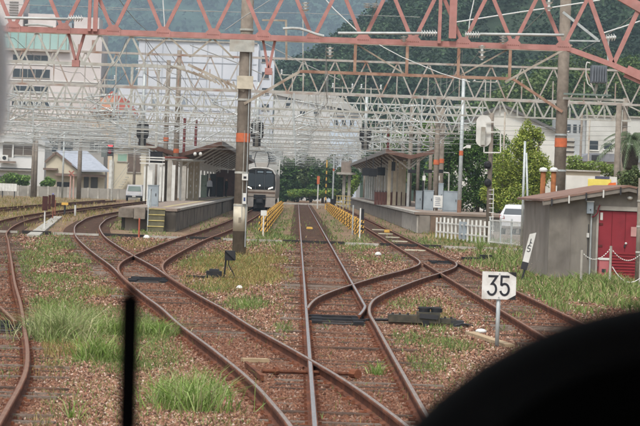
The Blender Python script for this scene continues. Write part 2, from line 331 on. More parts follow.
# grass and weeds
GRASS = mat('grass blade', '#ffffff', '#dcd8c8', 8, .8, attr='tint', transl=.35)
def blades(X, Y, Z, h, wd, lean, cols, name):
    n_ = len(X); a = rng.uniform(0, 6.283, n_); ox, oy = np.cos(a), np.sin(a); b_ = rng.uniform(0, 6.283, n_); wx, wy = np.cos(b_) * wd / 2, np.sin(b_) * wd * .5 / 2
    L = lean * h * rng.uniform(.3, 1.1, n_)
    def lev(t, k): return X + ox * L * t * t, Y + oy * L * t * t, Z + h * t * (1 - .28 * t * np.clip(lean, 0, 1.4)), wx * k, wy * k
    x, y, z, u, v = lev(0, 1); p0 = np.stack([x - u, y - v, z - .02], -1); p1 = np.stack([x + u, y + v, z - .02], -1)
    x, y, z, u, v = lev(.55, .8); p2 = np.stack([x - u, y - v, z], -1); p3 = np.stack([x + u, y + v, z], -1)
    x, y, z, u, v = lev(1, 0); p4 = np.stack([x, y, z], -1)
    VV = np.stack([p0, p1, p2, p3, p4], 1).reshape(-1, 3); k = np.arange(n_)[:, None] * 5
    return npmesh(name, VV, [k + np.array([[0, 1, 3, 2]]), k + np.array([[2, 3, 4]])], GRASS, np.repeat(cols, 5, 0))
gpal = {'g': ['#758a4a', '#84965a', '#68804a', '#959c68'], 'd': ['#a8925f', '#94814f', '#b8a574', '#7f8a4a'], 't': ['#728a48', '#86985a', '#a39c70', '#647e40', '#b5ac86', '#7d9450', '#8aa05e'], 'l': ['#86a050', '#94ac62', '#74904a', '#a5b478']}
acc = {'g': [], 'd': [], 't': [], 'l': []}
for cx, cy, rx, ry, a, k in PATCH:
    n_ = int(rx * ry * math.pi * a * (2.2 if k != 't' else 1.7)); r_ = np.sqrt(rng.random(n_)) * rng.uniform(.75, 1.25, n_); t_ = rng.uniform(0, 6.283, n_)
    acc[k].append(np.column_stack([cx + rx * r_ * np.cos(t_), cy + ry * r_ * np.sin(t_)]))
n_ = 16000; acc['g'].append(np.column_stack([rng.uniform(-60, 700, n_), rng.uniform(225, 430, n_)]))
n_ = 5000; acc['g'].append(np.column_stack([rng.uniform(200, 480, n_), rng.uniform(203, 245, n_)])); n_ = 6000; acc['d'].append(np.column_stack([rng.uniform(-20, 150, n_), rng.uniform(198, 222, n_)]))
n_ = 9000; acc['d'].append(np.column_stack([rng.uniform(-60, 700, n_), rng.uniform(225, 430, n_)]))
def fbm(x, y):
    return np.sin(x * 1.3 + 2.1 * np.sin(y * .21)) * np.sin(y * .43 + 1.7 * np.sin(x * .9)) + .6 * np.sin(x * 3.1 + y * .9) * np.sin(y * 1.1 - x * 1.7)
for k, nm in (('g', 'short_grass'), ('d', 'dry_grass'), ('t', 'tall_weeds'), ('l', 'lush_grass')):
    P = np.concatenate(acc[k]); x0 = (P[:, 0] - VPX) * CR_ + (P[:, 1] - VPY) * SR_; y0 = -(P[:, 0] - VPX) * SR_ + (P[:, 1] - VPY) * CR_
    ok = y0 > 14; P, x0, y0 = P[ok], x0[ok], y0[ok]; Y = F * CAMZ / y0; X = x0 * Y / F
    td = np.full(len(X), 9.0); rl = np.full(len(X), 9.0)
    for kk, Q in TRK.items():
        ins = (Y >= Q[0, 1]) & (Y <= Q[-1, 1]); dd = np.abs(X - tx(kk, Y)); td = np.where(ins, np.minimum(td, dd), td)
    sparse = fbm(X * .9, Y * .5) + rng.normal(0, .35, len(X)) > (-.25 if k != 't' else -.45)
    if k in 'gd': sparse &= (rng.random(len(X)) < np.where(td < .8, .12, 1))
    else: sparse &= td > .85
    shed = (X > 6.9) & (Y > 79.3) & (Y < 92)
    ok = sparse & ~shed; X, Y = X[ok], Y[ok]; m_ = len(X)
    # tussocks: pull blades together
    jit = .05
    h = {'g': .10, 'd': .13, 't': .21, 'l': .34}[k] * rng.uniform(.3, 1.5, m_) * (1 + (.55 * np.clip(fbm(X * 1.9, Y * .6), -1, 1.2) if k == 't' else 0)) * np.clip(.75 + Y / 160, .8, 2.0)
    wd = {'g': .012, 'd': .010, 't': .016, 'l': .014}[k] * np.clip(Y / 40, .8, 4)
    pc = np.array([hx(c)[:3] for c in gpal[k]]); cc = pc[rng.integers(0, len(pc), m_)] * rng.uniform(.75, 1.2, (m_, 1))
    o = npobj(nm, blades(X, Y, np.zeros(m_), h, wd, np.full(m_, {'g': .9, 'd': .8, 't': .9, 'l': .9}[k]), cc, nm), kind='stuff'); o['label'] = {'g': 'short green weeds scattered between the tracks', 'd': 'dry straw coloured grass on the yard ground', 't': 'tall flowering weeds in front of the grey shed', 'l': 'lush long grass at the left of the yard'}[k]
# white flowers among the weeds
n_ = 420; P = np.column_stack([np.concatenate([rng.normal(512, 12, n_ // 2), rng.normal(543, 9, n_ // 2)]), np.concatenate([rng.normal(262, 6, n_ // 2), rng.normal(268, 5, n_ // 2)])])
fl = MB()
for x_, y_ in P:
    if ray(x_, y_)[1] < 45: continue
    g_ = G(x_, y_); z_ = random.uniform(.35, .8) if x_ < 525 else random.uniform(.3, .6); r_ = random.uniform(.015, .03)
    if 6.9 < g_.x and 79 < g_.y < 92: continue
    fl.add([(g_.x - r_, g_.y, z_), (g_.x, g_.y - r_, z_ + r_ * .6), (g_.x + r_, g_.y, z_), (g_.x, g_.y + r_, z_ + r_ * .6)], [(0, 1, 2, 3)])
o = single('wild_flowers', fl, mat('white petals', '#d9d8cc', '#c6c4b4', 9, .8), 'small white wild flowers among the weeds by the shed', None, kind='stuff')
# separate big tussocks
def tussock(px_, py_, n_, rad, hh, label, colr):
    g_ = G(px_, py_); a = rng.uniform(0, 6.283, n_); r = np.abs(rng.normal(0, rad * .6, n_)); X = r * np.cos(a); Y = r * np.sin(a)
    pc = np.array([hx(c)[:3] for c in colr]); cc = pc[rng.integers(0, len(pc), n_)] * rng.uniform(.75, 1.25, (n_, 1))
    me = blades(X, Y, np.zeros(n_), hh * rng.uniform(.2, 1.1, n_), np.full(n_, .013), rng.uniform(.4, 2.2, n_), cc, 'grass_clump')
    o = npobj('grass_clump', me, loc=g_); tag(o, label, 'grass', 'long grass clumps left of the main track')
LC, LD = ['#8fa85c', '#7d9a4e', '#a6ba78', '#6f8a44', '#b8b48a', '#8aa552'], ['#a3ac78', '#8fa066', '#b5b88c', '#7f9258', '#c2b996', '#9aa870']
tussock(62, 343, 900, .5, .75, 'large arching pale green grass clump near the left siding', LD)
tussock(48, 338, 500, .4, .6, 'grass clump on the far left touching the largest clump', LD)
tussock(82, 332, 600, .45, .6, 'feathery grass clump between large clump and wiper', LD)
tussock(98, 362, 600, .4, .5, 'bright green rounded grass clump below the feathery clump', LC)
tussock(112, 336, 400, .35, .5, 'green grass clump just left of the wiper tip', LC)
tussock(157, 337, 500, .35, .42, 'small green grass clump right of the wiper', LC)
tussock(192, 412, 520, .42, .52, 'vivid green long grass clump at the bottom left foreground', LC)
tussock(168, 406, 240, .3, .45, 'arching grass clump leaning left of the vivid foreground clump', LC)
tussock(377, 376, 90, .1, .3, 'tiny green grass tuft between the rails near the right points', LC)
tussock(246, 308, 160, .3, .3, 'low leafy weed beside the turnout left of the straight track', LC)
tussock(72, 420, 30, .08, .4, 'thin pale grass sprig in the lower left gravel', LC)
tussock(480, 250, 160, .12, 1.0, 'tall green weed beside the white picket fence', LC)

# ------------------------------------------------------------------ railway tracks
RP = [(-.064, 0), (-.064, .012), (-.01, .03), (-.01, .108), (-.033, .118), (-.033, .143), (-.028, .15), (.028, .15), (.033, .143), (.033, .118), (.01, .108), (.01, .03), (.064, .012), (.064, 0)]
HP = [(-.021, .1508), (.021, .1508)]
def sweep(P, prof, z0, closed):
    t = np.gradient(P, axis=0); t /= np.linalg.norm(t, axis=1)[:, None]; nrm = np.column_stack([t[:, 1], -t[:, 0]]); k = len(prof); mb = MB()
    for p, nn in zip(P, nrm): mb.v += [(p[0] + nn[0] * u, p[1] + nn[1] * u, z0 + z) for u, z in prof]
    e = k if closed else k - 1
    for i in range(len(P) - 1): mb.f += [(i * k + j, i * k + (j + 1) % k, (i + 1) * k + (j + 1) % k, (i + 1) * k + j) for j in range(e)]
    mb.f += [tuple(range(k)), tuple(range((len(P) - 1) * k, len(P) * k))[::-1]] if closed else []
    return mb
smesh = []
for i in range(4):
    mb = MB(); L_ = 1.05
    mb.add([(-L_, -.1, -.1), (L_, -.1, -.1), (L_, .1, -.1), (-L_, .1, -.1)] + [(sx * (L_ - random.uniform(0, .04)), sy * random.uniform(.085, .1), random.uniform(-.012, .008)) for sx, sy in ((-1, -1), (1, -1), (1, 1), (-1, 1))], [(0, 3, 2, 1), (4, 5, 6, 7), (0, 1, 5, 4), (1, 2, 6, 5), (2, 3, 7, 6), (3, 0, 4, 7)])
    smesh.append(_mesh('sleeper', mb, SLEEP if i % 2 else SLEEPG, (0, 0, 0), False))
SPALE = mat('pale new sleeper', '#b39c7e', '#9c8669', 6, .9)
def track(key, label, dz, rails, head, y_near, y_indiv, y_far, skip=None, sl0=None):
    P = TRK[key]; t = thing('railway_track', label, 'track', (float(tx(key, y_near)), y_near, 0), 'tracks in the station throat')
    for side, y0, y1, bend in rails:
        Q = P[(P[:, 1] >= y0 - .01) & (P[:, 1] <= y1 + .01)]
        if y1 > 200: Q = np.concatenate([Q[Q[:, 1] <= 150], Q[Q[:, 1] > 150][::8]])
        R_ = offs(Q, side * GA)
        if bend: R_[:, 0] += bend[0] * np.clip((bend[1] - R_[:, 1]) / (bend[1] - y0), 0, 1) ** 1.3
        r_ = part(t, 'rail', sweep(R_, RP, .02 + dz, True), RAILR); part(r_, 'rail_head', sweep(R_, HP, .0202 + dz, False), head)
        pl = MB()
        for y in np.arange(max(y0, 22), min(y1, 75), .6):
            x = np.interp(y, R_[:, 1], R_[:, 0]); pl.box(x - .13, x + .13, y - .07, y + .07, .012, .034 + dz + random.uniform(0, .006)); pl.box(x - .085, x - .055, y - .03, y + .03, .03, .065); pl.box(x + .055, x + .085, y - .03, y + .03, .03, .065)
        if pl.v: part(r_, 'tie_plates', pl, RAILR, kind='stuff')
    y = (sl0 or y_near); far_ = MB(); i = 0
    while y < y_far:
        x = float(tx(key, y)); sp = .6 + random.uniform(-.03, .03)
        if not (skip and skip(x, y)):
            j = min(max(int((y - P[0, 1]) / .5), 1), len(P) - 2); d = P[j + 1] - P[j - 1]; a = -math.atan2(d[0], d[1])
            if y < y_indiv:
                o = bpy.data.objects.new('sleeper', smesh[random.randrange(4)]); col.objects.link(o); o.parent = t; o.location = (x - WL[t][0] + random.uniform(-.05, .05), y - WL[t][1], random.uniform(.008, .055)); o.rotation_euler.z = a + random.uniform(-.045, .045); o.scale.x = random.uniform(.92, 1.08)
            else:
                far_.box(x - 1.05, x + 1.05, y - .1, y + .1, -.05, .025)
        y += sp; i += 1
    if far_.v: part(t, 'far_sleepers', far_, SLEEP, kind='stuff')
    return t
sepf = lambda k, d: (lambda x, y: abs(x - float(tx(k, y))) < d)
track('M', 'straight central track running from the foreground to the station', 0, [(-1, 20, 362, None), (1, 49.5, 362, (-.2, 53.5))], HEADS, 20.5, 110, 362)
track('C', 'curved crossover track linking the central track to the right track', .003, [(-1, 51.5, 93, None), (1, 20, 88.5, None)], HEADM, 20.5, 95, 93, lambda x, y: abs(x - .8125) < 1.7 or abs(x - 4.565) < 1.0, sl0=60)
track('R', 'rusty right hand track passing the thirty five sign', -.003, [(-1, 36, 86.5, None), (-1, 93, 362, None), (1, 36, 362, None)], HEADR, 36.2, 110, 362)
track('L', 'left diverging track sweeping away behind the left platform', .006, [(-1, 22, 340, None), (1, 20, 340, None)], HEADM, 22, 115, 340, sepf('M', 1.9), sl0=38)
track('T', 'curved track leading to the waiting train', .009, [(-1, 57.8, 362, None), (1, 57.8, 362, None)], HEADR, 57.8, 115, 362, sepf('L', 1.8), sl0=76)
track('F', 'rusty curving siding at the far left edge', .0, [(-1, 20, 330, None), (1, 20, 330, None)], HEADR, 20.5, 112, 330)
track('S', 'short rusty branch joining the left siding at the frame edge', .004, [(-1, 43, 300, None), (1, 43, 300, None)], HEADR, 43, 70, 300, sepf('F', 1.8), sl0=56)
# points gear: slide plates and stretcher bars at each switch toe
def points(px_, py_, w_, label, dark=True):
    g_ = G(px_, py_, .06); t = thing('point_rodding', label, 'points', (g_.x, g_.y, 0), 'points gear')
    OIL = mat('oily dark plate', '#2d2724', '#3b322c', 8, .5)
    for k in range(4):
        y = g_.y - .9 + k * .6; part(t, 'slide_plate', MB().box(g_.x - w_ / 2 + .05, g_.x + w_ / 2 - .02, y - .16, y + .16, .02, .046 + .002 * k), OIL)
        if k % 2: part(t, 'stretcher_bar', MB().box(g_.x - w_ / 2, g_.x + w_ / 2, y - .04, y + .05, .06, .1), BLACK)
        for s_ in (-1, 1): part(t, 'chair_block', MB().box(g_.x + s_ * w_ * .36 - .09, g_.x + s_ * w_ * .36 + .09, y - .13, y + .12, .05, .09 + .01 * (k % 2)), BLACK)
points(337, 320, 1.0, 'black points bars between the rails where the crossover leaves')
points(443, 262.5, .9, 'dark points bars at the end of the crossover on the right track')
points(150, 280, 1.0, 'dark points bars across the left diverging track')
points(4, 326, .9, 'dark points bars in the siding at the left edge')
t = thing('stretcher_rod', 'brown tie rod crossing the rails by the lower frog', 'rod', G(318, 374), None)
part(t, 'rod', MB().tube(G(262, 371, .1), G(356, 374, .07), .026), RAILR); part(t, 'collar', MB().tube(G(352, 373.5, .1), G(358, 374.3, .1), .06), RAILR); part(t, 'collar', MB().tube(G(274, 371, .1), G(278, 371, .1), .055), RAILR)
single('timber_block', MB().bar(G(242, 360, .05), G(268, 360.5, .05), .16, .05), SPALE, 'pale timber plank lying between the left diverging rails', 'timber')
single('check_rail', MB().bar(G(246, 364, .07), G(262, 378, .07), .045, .07), RAILR, 'short brown check rail inside the left diverging track', 'rail')
for i, (a_, b_, c_) in enumerate(((380, 229.5, 'farthest'), (387, 233.5, 'second farthest'), (395, 237, 'middle'), (402, 241, 'second nearest'), (416, 249.8, 'nearest'))):
    g_ = G(a_, b_, .06); single('pale_sleeper', MB().box(g_.x - .45, g_.x + .45, g_.y - .35, g_.y + .35, .02, .06), mat('pale concrete slab', '#c3bda6', '#aca68f', 3, .9), f'{c_} of the pale slabs between the right track rails', 'slab', 'pale slabs in the right track')

# cable duct crossing every track
t = thing('cable_duct', 'low cable duct crossing all tracks in dark and pale lengths', 'cable duct', (-3, 117, 0))
Yd = 117.0
for a_, b_, dark in ((-16.5, -11.6, 0), (-11.4, -10.2, 1), (-10.1, -8.2, 0), (-8.1, -6.3, 1), (-6.2, -4.5, 0), (-4.4, -3.1, 1), (-3.0, -1.6, 0), (-1.5, -.55, 0), (-.5, 2.05, 1), (2.1, 3.5, 0), (3.55, 6.1, 1), (6.2, 9.5, 0)):
    part(t, 'duct_length', MB().box(a_, b_, Yd - .12, Yd + .12, .0, .14 if dark else .11), mat('black rubber duct', '#2c2826', '#3a3430', 4, .8) if dark else CONCL)

# ------------------------------------------------------------------ gantries
def insulator(mb, a, b, n_=6, r=.07):
    a, b = Vector(a), Vector(b); d = b - a
    mb.tube(a, b, r * .35, n=6)
    for i in range(n_):
        c = a + d * ((i + .5) / n_); mb.tube(c - d * (.3 / n_), c + d * (.12 / n_), r, r * .55, n=8)
    return mb
def zig(t, Y, xa, xb, zb, zt, panel, wd, m, pieces, verts_=False, name='diagonal'):
    k = max(1, round((xb - xa) / panel)); p = (xb - xa) / k; J = MB()
    for i in range(k):
        x = xa + i * p
        for a_, b_ in (((x, Y, zb), (x + p / 2, Y, zt)), ((x + p / 2, Y, zt), (x + p, Y, zb))):
            if pieces: part(t, name, MB().bar(a_, b_, wd, wd * .7, up=(0, 1, 0)), m)
            else: J.bar(a_, b_, wd, wd * .7, up=(0, 1, 0))
        if verts_:
            if pieces: part(t, 'vertical', MB().bar((x + p / 2, Y + .05, zb), (x + p / 2, Y + .05, zb + (zt - zb) * .62), wd * .8, up=(0, 1, 0)), m)
            else: J.bar((x + p / 2, Y + .05, zb), (x + p / 2, Y + .05, zt), wd * .8, up=(0, 1, 0))
    if J.v: part(t, 'lattice', J, m)
def cpole(t, x, Y, ztop, r=.2, bands=(), m=None, name='post', r2=None):
    p = part(t, name, MB().tube((x, Y, -.1), (x, Y, ztop), r, r2 or r * .8, n=18), m or CONC, smooth=True)
    for z in bands: part(p, 'orange_band', MB().tube((x, Y, z), (x, Y, z + .3), r * 1.015, n=18), ORANGE)
    return p
def cantilever(t, x, Y, zb, side, piece=True):
    """drop post, arm, registration pipe and insulators above one track"""
    m1 = MB().bar((x + side * 1.1, Y - .1, zb), (x + side * 1.1, Y - .1, zb - 1.35), .07)
    m1.tube((x + side * 1.1, Y - .1, zb - .35), (x - side * .3, Y - .1, zb - .55), .03, n=6); m1.tube((x + side * 1.1, Y - .1, zb - 1.2), (x - side * .2, Y - .1, zb - .6), .028, n=6)
    m1.tube((x + side * 1.1, Y - .1, zb - 1.25), (x - side * .1, Y - .1, zb - 1.42), .022, n=6)
    c = part(t, 'cantilever', m1, GALV)
    i1 = insulator(MB(), (x + side * 1.0, Y - .1, zb - .36), (x + side * .6, Y - .1, zb - .42), 4, .06)
    part(c, 'insulator', i1, INSUL); part(c, 'insulator', insulator(MB(), (x + side * 1.0, Y - .1, zb - 1.14), (x + side * .7, Y - .1, zb - .99), 4, .06), INSUL)

# -- red gantry nearest the camera
YR = 76.0; t = thing('red_gantry', 'faded red lattice gantry spanning the top of the frame', 'gantry', (0, YR, 0))
zb, zt = 6.40, 7.9; xn = A(563, 47, YR).x; pn = 50 * YR / F; nodes = [xn - pn * i for i in range(15)][::-1]
part(t, 'bottom_chord', MB().box(nodes[0] - .3, xn, YR - .07, YR + .07, zb - .075, zb + .075), RED)
part(t, 'top_chord', MB().box(nodes[0] - .3, A(618, 0, YR).x, YR - .07, YR + .07, zt - .075, zt + .075), RED)
for i, x in enumerate(nodes):
    if i: part(t, 'diagonal', MB().bar((x - pn / 2, YR, zt), (x, YR, zb), .1, .07, up=(0, 1, 0)), RED)
    part(t, 'diagonal', MB().bar((x, YR, zb), (x + pn / 2, YR, zt), .1, .07, up=(0, 1, 0)), RED)
    part(t, 'gusset_plate', MB().prism([(x - .2, zb - .08), (x + .2, zb - .08), (x + .2, zb + .09), (x + .09, zb + .2), (x - .09, zb + .2), (x - .2, zb + .09)], 'y', YR - .085, YR - .071), RED)
    bl = MB()
    for k in range(6): bl.box(x - .15 + k * .055, x - .13 + k * .055, YR - .095, YR - .085, zb + .02, zb + .04)
    part(t, 'bolts', bl, mat('dark bolt heads', '#6e453e', '#7d5047', 8, .7))
def rbar(nm, a_, b_, w1, w2=None): return part(t, nm, MB().bar(a_, b_, w1, w2 or w1 * .7, up=(0, 1, 0)), RED)
h1, h2, h3 = A(563, 47, YR), A(613, 65, YR), A(668, 90, YR)
rbar('haunch_chord', h1, h2, .14, .13); rbar('haunch_chord', h2, h3, .15, .13)
u1, u2 = A(617, -6, YR), A(672, 26, YR); rbar('haunch_top', u1, u2, .26, .15)
rbar('diagonal', A(588, -6, YR), h2, .12); rbar('diagonal', h2, A(640, 6, YR), .12); rbar('diagonal', A(640, 8, YR), h3, .12)
rbar('haunch_plate', A(626, 71, YR + .02), A(650, 82, YR + .02), .34, .02)
px1 = A(684, 100, YR).x
for dx_ in (-.32, .32): part(t, 'post', MB().box(px1 + dx_ - .07, px1 + dx_ + .07, YR - .08, YR + .08, -.1, zt), RED)
zig(t, YR, px1 - .32, px1 + .32, 0, 0.001, 1, .01, RED, False) if False else None
for k in range(9): part(t, 'post_brace', MB().bar((px1 - .32, YR, .4 + k * .8), (px1 + .32, YR, .8 + k * .8), .06, .05, up=(0, 1, 0)), RED)
xl = nodes[0] - .3
for dx_ in (-.32, .32): part(t, 'post', MB().box(xl + dx_ - .07, xl + dx_ + .07, YR - .09, YR + .09, -.1, zt + .1), RED)
rbar('post_brace', h3, (px1 - .32, YR, h3.z - .3), .14)
# hanger posts, insulated arms and hanging brackets of the red gantry
for a_, w_ in ((89.5, .09), (95.5, .12), (439, .09), (452, .2)):
    p1_, p2_ = A(a_, 38 if a_ > 400 else 31, YR), A(a_ + 2, -12, YR); part(t, 'hanger', MB().box(p1_.x - w_ / 2, p1_.x + w_ / 2, YR - .2, YR - .1, zb if a_ < 445 else zb + .15, zt + .6), RED)
for (a_, b_, c_, d_, e_) in ((68, 84, 75.5, 33, 62), (263, 275, 268.5, 40, 70)):
    q1, q2, q3 = A(a_, d_, YR), A(b_, d_, YR), A(c_, e_, YR)
    for k in (0, .12): rbar('bracket_leg', q1 + Vector((0, .1 + k, 0)), q3 + Vector((0, .1 + k, 0)), .07); rbar('bracket_leg', q2 + Vector((0, .1 + k, 0)), q3 + Vector((0, .1 + k, 0)), .07)
    part(t, 'bracket_foot', MB().box(q3.x - .1, q3.x + .1, YR + .02, YR + .3, q3.z - .12, q3.z + .06), RED)
def arm(x1, y1, x2, y2, ix1, ix2, Y):
    part(t, 'insulated_arm', MB().tube(A(x1, y1, Y), A(x2, y2, Y), .038, n=8), WHITEPIPE, smooth=True)
    part(t, 'insulator', insulator(MB(), A(ix1, y1 + (y2 - y1) * .5, Y), A(ix2, y1 + (y2 - y1) * .5, Y), 6, .1), INSUL)
arm(338, 33, 421, 33.2, 421, 437, YR - .5); arm(480, 34, 564, 35, 465, 480, YR - .5); arm(5, 17.5, 68, 19, 68, 83, YR - .5)
for a_, b_, c_ in ((330, 47, 58), (482, 45, 60), (305.5, 2, 12), (549, -4, 11), (404, 36, 42), (503, 36, 44), (367, 3, 8), (375, 3, 8)):
    part(t, 'insulator', insulator(MB(), A(a_, b_, YR - .3), A(a_, c_, YR - .3), 3, .11), INSUL)
part(t, 'bird_spike_fitting', insulator(MB(), A(606, 38, YR), A(616, 37, YR), 4, .11), INSUL)
part(t, 'fitting_arm', MB().bar(A(608, 38, YR), A(608, 62, YR), .05, up=(0, 1, 0)), GALV); part(t, 'fitting_arm', MB().bar(A(563, 12, YR), A(598, 40, YR), .07, .05, up=(0, 1, 0)), GALV); part(t, 'fitting_arm', MB().bar(A(569, 40.5, YR), A(600, 41, YR), .04, up=(0, 1, 0)), GALV)
part(t, 'bent_pipe', MB().path([A(x, y, YR - .3) for x, y in ((283, 28.5), (292, 28), (300, 28.5), (308, 31), (316, 34), (324, 36))], .035), WHITEPIPE)
part(t, 'bent_pipe', MB().path([A(x, y, YR - .3) for x, y in ((25, 25), (30, 24.6), (38, 24.4), (46, 25.4), (53, 27))], .03), WHITEPIPE)
part(t, 'drop_frame', MB().bar(A(286, 20, YR + 3), A(286.5, 60, YR + 3), .06, up=(0, 1, 0)).bar(A(262, 20, YR + 3), A(287, 20.5, YR + 3), .05, up=(0, 1, 0)), STEELB)

# -- second gantry on two tall concrete poles
Y2 = 94.0; t = thing('concrete_pole_gantry', 'beige haunched gantry on two tall concrete poles behind red gantry', 'gantry', (0, Y2, 0)); xa, xb = A(239, 252, Y2).x, A(559.5, 180, Y2).x
z0, z1 = 6.25, 7.27
pa = cpole(t, xa, Y2, 11.5, .235, (A(240, 142, Y2).z,), r2=.2); pb = cpole(t, xb, Y2, 11.5, .205, (A(560, 147, Y2).z,), r2=.18)
zz0 = A(239, 231, Y2).z; part(pa, 'cream_paint_band', MB().tube((xa, Y2, zz0), (xa, Y2, A(239, 204, Y2).z), .24, .238, n=18), CREAM, smooth=True)
part(pa, 'stencil_mark', MB().box(xa - .05, xa + .04, Y2 - .246, Y2 - .24, 1.1, 1.28), mat('stencil brown', '#7d7465', '#8a8070', 3))
def plate_on(parent, px_, py_, w_, h_, Y, m, mark=None):
    p_ = A(px_, py_, Y); o = part(parent, 'number_plate', MB().box(p_.x - w_ / 2, p_.x + w_ / 2, Y - .02, Y, p_.z - h_ / 2, p_.z + h_ / 2), m)
    if mark: part(parent, 'plate_mark', MB().box(p_.x - w_ * .25, p_.x + w_ * .25, Y - .024, Y - .021, p_.z - h_ * .25, p_.z + h_ * .1), mark)
plate_on(pa, 245, 177, .2, .22, Y2 - .26, WHITE, DARK); plate_on(pa, 244.5, 198.5, .12, .36, Y2 - .26, WHITE, mat('blue plate', '#3d4f7d', '#34456e', 3))
plate_on(pb, 554, 189, .2, .22, Y2 - .26, WHITE, DARK)
for z in (1.65, 2.75, 5.2, 7.55):
    part(pa, 'steel_band', MB().tube((xa, Y2, z), (xa, Y2, z + .07), .242, n=18), STEEL)
part(pa, 'conduit', MB().tube((xa + .2, Y2 - .2, .3), (xa + .14, Y2 - .2, 7), .018, n=6), GALV); part(pa, 'conduit', MB().tube((xa + .05, Y2 - .25, 1.2), (xa + .05, Y2 - .22, 4.2), .012, n=6), STEEL)
for z in (4.4, 3.2): part(pb, 'steel_band', MB().tube((xb, Y2, z), (xb, Y2, z + .06), .212, n=18), GALV)
part(pa, 'gusset_box', MB().box(xa - .55, xa + .28, Y2 - .3, Y2 - .26, A(240, 52, Y2).z, A(240, 40, Y2).z), STEEL)
part(pa, 'gusset_box', MB().box(xa - .26, xa + .28, Y2 - .32, Y2 - .26, A(240, 89, Y2).z, A(240, 76, Y2).z), CREAM)
part(t, 'top_chord', MB().box(-12.6, xb, Y2 - .06, Y2 + .06, z1 - .05, z1 + .05), STEELB)
xk1, xk2, xk3 = A(300, 70, Y2).x, A(513, 78, Y2).x, A(185, 72, Y2).x
part(t, 'bottom_chord', MB().box(xk1, xk2, Y2 - .06, Y2 + .06, z0 - .05, z0 + .05), RUSTST)
part(t, 'bottom_chord', MB().box(-12.6, xk3, Y2 - .07, Y2 + .05, z0 - .05, z0 + .05), STEEL)
zk = A(245, 104, Y2).z
def strut(a_, b_, m_, lat=True):
    part(t, 'haunch_strut', MB().bar(a_, b_, .09, .08, up=(0, 1, 0)), m_)
strut((xk1, Y2, z0), (xa, Y2 - .2, zk), STEELB); strut((xk2, Y2, z0), (xb, Y2 - .2, A(560, 112, Y2).z), RUSTST); strut((xk3 + .1, Y2, z0 + .1), (xa, Y2 - .2, A(240, 91, Y2).z), STEELB)
for k in range(12):
    u = k / 12; p_ = Vector((xk3 - .5, Y2 - .1, z0 + .02)).lerp(Vector((xa - .2, Y2 - .2, A(240, 83, Y2).z)), u); q_ = Vector((xk3 + .1, Y2 - .1, z0 - .12)).lerp(Vector((xa - .2, Y2 - .2, A(240, 93, Y2).z)), u + .05)
    part(t, 'strut_lacing', MB().bar(p_, q_, .05, .04, up=(0, 1, 0)), STEELB)
zig(t, Y2, -12.6, -5.2, z0, z1, 1.04, .07, STEEL, True); zig(t, Y2, -5.2, xa - .4, z0 + .35, z1, 1.5, .06, STEELB, True)
for a_ in (355, 407, 458.5, 510): x = A(a_, 60, Y2).x; part(t, 'vertical', MB().box(x - .05, x + .05, Y2 - .05, Y2 + .05, z0, z1), RUSTST)
for a_, b_ in ((355, 407), (510, 458)):
    part(t, 'long_brace', MB().bar((A(a_, 45, Y2).x, Y2 + .1, z1), (A(b_, 76, Y2).x, Y2 + .1, z0), .05, .04, up=(0, 1, 0)), STEELB)
part(t, 'laced_arm', MB().bar(A(505, 82, Y2 - 1), A(572, 45, Y2 - 1), .07, up=(0, 1, 0)), STEELB)
xl = -12.6; cpole(t, xl, Y2, 9, .2)
# equipment platform and transformer on the right pole
part(t, 'platform_beam', MB().box(xb, A(624, 97, Y2).x, Y2 - .2, Y2 - .1, A(590, 99, Y2).z - .05, A(590, 99, Y2).z + .03), STEEL)
part(t, 'platform_beam', MB().box(xb, A(610, 97, Y2).x, Y2 - .4, Y2 - .3, A(590, 95, Y2).z - .03, A(590, 95, Y2).z + .03), mat('green grey steel', '#75817a', '#67736c', 4))
tb = thing('transformer', 'grey ribbed transformer box hanging near right concrete pole', 'transformer', A(598, 83, Y2 - .1)); c0, c1 = A(590, 83, Y2), A(606, 66, Y2)
body = part(tb, 'tank', MB().box(c0.x, c1.x, Y2 - .35, Y2 + .1, c0.z, c1.z), mat('transformer grey', '#5f656b', '#6c7278', 4, .6))
for k in range(6): x = c0.x + (c1.x - c0.x) * (k + .5) / 6; part(tb, 'fin', MB().box(x - .012, x + .012, Y2 - .45, Y2 - .352, c0.z + .04, c1.z - .04), mat('transformer fin', '#7b8187', '#6d7379', 4))
part(tb, 'bushing_cable', MB().path([A(x, y, Y2 - .2) for x, y in ((590, 63), (587, 62), (586, 66), (586, 76), (588, 84), (593, 88))], .02), WHITE)
part(tb, 'bracket', MB().bar(A(594, 95, Y2), A(597, 84, Y2), .09, up=(0, 1, 0)), STEEL); part(tb, 'bracket', MB().bar(A(607, 97, Y2), A(606, 62, Y2), .05, up=(0, 1, 0)), STEEL)

# -- third gantry and the row of gantries down the station
def gantry(Y, xl, xr, zb, zt, panel, label, m, posts, pieces, tracks=(), depth=.5, name='grey_gantry', group='grey gantries down the station', wd=.07, chord=.09, verts_=False):
    global t
    t = thing(name, label, 'gantry', ((xl + xr) / 2, Y, 0), group)
    planes = (Y, Y + depth) if depth else (Y,)
    for k, y in enumerate(planes):
        part(t, 'top_chord', MB().box(xl, xr, y - chord / 2, y + chord / 2, zt - chord / 2, zt + chord / 2), m)
        part(t, 'bottom_chord', MB().box(xl, xr, y - chord / 2, y + chord / 2, zb - chord / 2, zb + chord / 2), m)
        zig(t, y, xl, xr, zb, zt, panel, wd, m, pieces and k == 0, verts_)
    for x, r_, zt_, bands, mm in posts: cpole(t, x, Y + depth / 2, zt_, r_, bands, mm)
    for x, s_ in tracks: cantilever(t, x, Y, zb, s_)
    return t
Y3 = 130.0
RUSTGREY = mat('rust streaked grey steel', '#aca79f', '#97918a', 4, .7, stain='#86604a', sscale=1.2, samt=.9)
